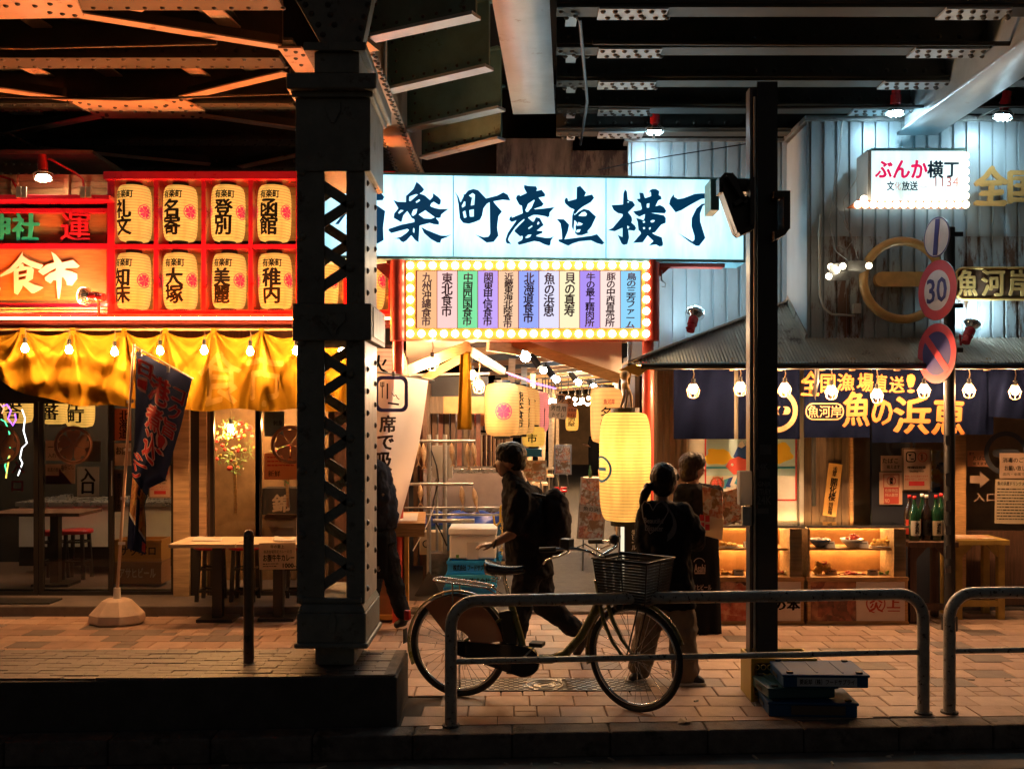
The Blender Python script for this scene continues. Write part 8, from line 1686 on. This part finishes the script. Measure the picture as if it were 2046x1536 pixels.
b = MB(); b.grid(lambda u, v: Q3(1364+64*u+(u-.5)*14*v, 1062+(1262-1062)*v, -.155-.04*math.sin(math.pi*u)+.012*math.sin(u*20)*v), 24, 20); ap = b.build('apron', apron_m, wb, sol=.006)
b = MB(); limb(b, [Q3(1380,1120,0),Q3(1380,1190,0),Q3(1381,1238,0)], [.10,.085,.08]); limb(b, [Q3(1406,1120,0),Q3(1408,1190,0),Q3(1412,1232,0)], [.10,.08,.072]); fuse(b, 'trousers', mat('grey_trousers', (.14,.12,.11), .8), wb, .012, 3)
for q_ in (((xw(1402,P3),P3-.02,0), (xw(1430,P3),P3-.12,0), .048, .08), ((xw(1378,P3),P3,0), (xw(1392,P3),P3-.12,0), .046, .08)): b = MB(); shoe(b, *q_); fuse(b, 'sneaker', mat('beige_sneaker', (.52,.38,.28), .6, bump=.4, bs=30), wb, .009, 2)
am = mat('apron_print', (.42,.30,.24), .6)
b = MB(); lp(b,'Asahi',1387,1127,1409,1142,P3-.205,bold=.04); b.ring(w(1397,1126,P3-.208), .05, .004, 18, 4, a0=200, a1=340); lp(b,'アサヒビール',1377,1167,1421,1178,P3-.205,bold=.03); b.bp(1388,1143,1409,1146,P3-.209,.002); b.build('apron_lettering', am, ap, kind='stuff')
m1 = thing('open_menu', Q3(1438,1040,-.25), 'open booklet menu with food photos held up by the waitress', 'menu')
b = MB(); b.add([Q3(1393,966,-.24),Q3(1429,976,-.30),Q3(1430,1036,-.30),Q3(1395,1024,-.24)], [(0,1,2,3)]); b.build('left_page', fm[0], m1, sol=.006); b = MB(); b.add([Q3(1430,978,-.30),Q3(1473,968,-.22),Q3(1478,1030,-.22),Q3(1431,1041,-.30)], [(0,1,2,3)]); b.build('right_page', fm[1], m1, sol=.006)
b = MB(); b.add([Q3(1471,966,-.215),Q3(1475,966,-.215),Q3(1481,1031,-.215),Q3(1430,1045,-.296),Q3(1430,1041,-.298),Q3(1477,1029,-.218)], [(0,1,2,5),(5,2,3,4)]); b.build('cover_edge', M_white, m1, sol=.004)
m2 = thing('paper_menu', Q3(1408,1070,-.3), 'single sheet menu with red print held below the open menu', 'menu'); b = MB(); b.add([Q3(1386,1021,-.31),Q3(1430,1030,-.33),Q3(1428,1070,-.33),Q3(1388,1060,-.31)], [(0,1,2,3)]); b.build('sheet', M_cream, m2, sol=.004)
b = MB(); 
for (x_, y_) in ((1402,1034),(1413,1036),(1402,1050),(1413,1053)): b.bp(x_-4,y_-6,x_+5,y_+6,P3-.34,.002)
b.build('red_print', M_redink, m2, kind='stuff')
# --- man partly hidden by the column
P4 = 8.98
def L4(x, y, d=0): return J(x, y, d, P4)
wc = thing('person', (xw(760,P4),P4,0), 'person in loose navy T-shirt and black apron walking left, half hidden by the lattice column', 'person')
h4 = L4(722,882); f4 = Vector((-.95,-.2,0)); b = MB(); head(b, h4, .092, f4); limb(b, [L4(728,905),L4(738,925)], [.05,.06]); loft(b, [(L4(742,925),.13,.16,.2),(L4(752,980),.14,.16,.1),(L4(756,1050),.14,.16,0)]); limb(b, [L4(752,938,-.14),L4(768,985,-.18),L4(738,1002,-.22)], [.05,.042,.028]); hand(b, L4(738,1002,-.22), (-.9,-.3,0), (0,0,1), curl=.8)
limb(b, [L4(750,1080,-.06),L4(745,1160,-.06),L4(738,1235,-.06)], [.085,.06,.04]); limb(b, [L4(764,1080,.06),L4(782,1155,.06),L4(803,1228,.06)], [.085,.06,.04]); fuse(b, 'body', M_skin, wc, .011, 3)
b = MB(); b.ball(h4+Vector((.02,0,.03)), .107, 18, 12); b.ball(h4+Vector((.05,0,-.03)), .08, 12, 8); fuse(b, 'hair', M_hair, wc, .009, 2)
b = MB(); loft(b, [(L4(736,912),.075,.08,.2),(L4(746,925),.14,.17,.2),(L4(752,975),.175,.19,.1),(L4(757,1030),.185,.19,0),(L4(756,1056),.165,.17,0)]); limb(b, [L4(754,940,-.13),L4(766,992,-.15)], [.10,.085]); fuse(b, 't_shirt', navy_cl, wc, .012, 4)
b = MB(); loft(b, [(L4(754,1050),.15,.16,0),(L4(756,1085),.16,.165,0)]); limb(b, [L4(749,1085,-.06),L4(745,1160,-.06),L4(739,1238,-.06)], [.11,.09,.08]); limb(b, [L4(766,1085,.06),L4(783,1155,.06),L4(802,1226,.06)], [.11,.085,.07]); fuse(b, 'trousers', dark_tr, wc, .012, 3)
b = MB(); b.grid(lambda u, v: L4(722+58*u, 1058+90*v, -.19-.02*math.sin(u*3.1)), 10, 8); ap = b.build('apron', apron_m, wc, sol=.006); b = MB(); lp(b,'Asahi',722,1086,750,1102,P4-.215,bold=.03); lp(b,'アサヒビール',712,1130,760,1142,P4-.215,bold=.03); b.build('apron_lettering', am, ap, kind='stuff')
b = MB(); shoe(b, (xw(746,P4),P4-.06,0), (xw(716,P4),P4-.1,0)); fuse(b, 'shoe', M_blk, wc, .010, 2); b = MB(); b.tube([L4(808,1232,.06),L4(803,1246,.06),L4(796,1249,.06)], [.042,.044,.035], 12); b.ball(L4(812,1234,.06),.042,10,7); b.ball(L4(792,1250,.06),.034,10,7); fuse(b, 'shoe', M_blk, wc, .010, 2)
# --- waiter far down the lane
P5 = 30.0
pf = thing('person', J(1188,960,0,P5)*1, 'person in black at the far right of the lane, partly behind the big lantern', 'person'); pf.location.z = 0; ORG[pf.name] = Vector(pf.location)
cx5 = pf.location.x; b = MB(); head(b, (cx5,P5,1.55), .10, (-1,0,0)); limb(b, [(cx5,P5,1.5),(cx5,P5,1.38)], [.05,.06]); loft(b, [((cx5,P5,1.38),.16,.12,0),((cx5,P5,1.1),.15,.12,0),((cx5,P5,.85),.16,.13,0)]); limb(b, [(cx5-.1,P5-.1,1.35),(cx5-.15,P5-.1,1.1),(cx5-.32,P5-.2,1.15)], [.05,.04,.03]); hand(b, (cx5-.32,P5-.2,1.15), (-1,0,.2), (0,0,1)); 
for s_ in (-.09,.09): limb(b, [(cx5+s_,P5,.85),(cx5+s_,P5,.45),(cx5+s_,P5,.08)], [.09,.06,.045])
fuse(b, 'body', M_skin, pf, .02, 2); b = MB(); loft(b, [((cx5,P5,1.40),.17,.13,0),((cx5,P5,1.1),.19,.15,0),((cx5,P5,.8),.19,.16,0),((cx5,P5,.25),.17,.15,0)]); limb(b, [(cx5-.1,P5-.1,1.33),(cx5-.15,P5-.1,1.15)], [.08,.07]); b.build('black_clothes', black_cl, pf); b = MB(); b.ball((cx5+.02,P5,1.60), .12, 12, 8); b.build('hair', M_hair, pf); b = MB(); b.box(cx5-.2,cx5+.12,P5-.1,P5+.1,0,.08); b.build('white_shoes', M_white, pf, bev=.02)
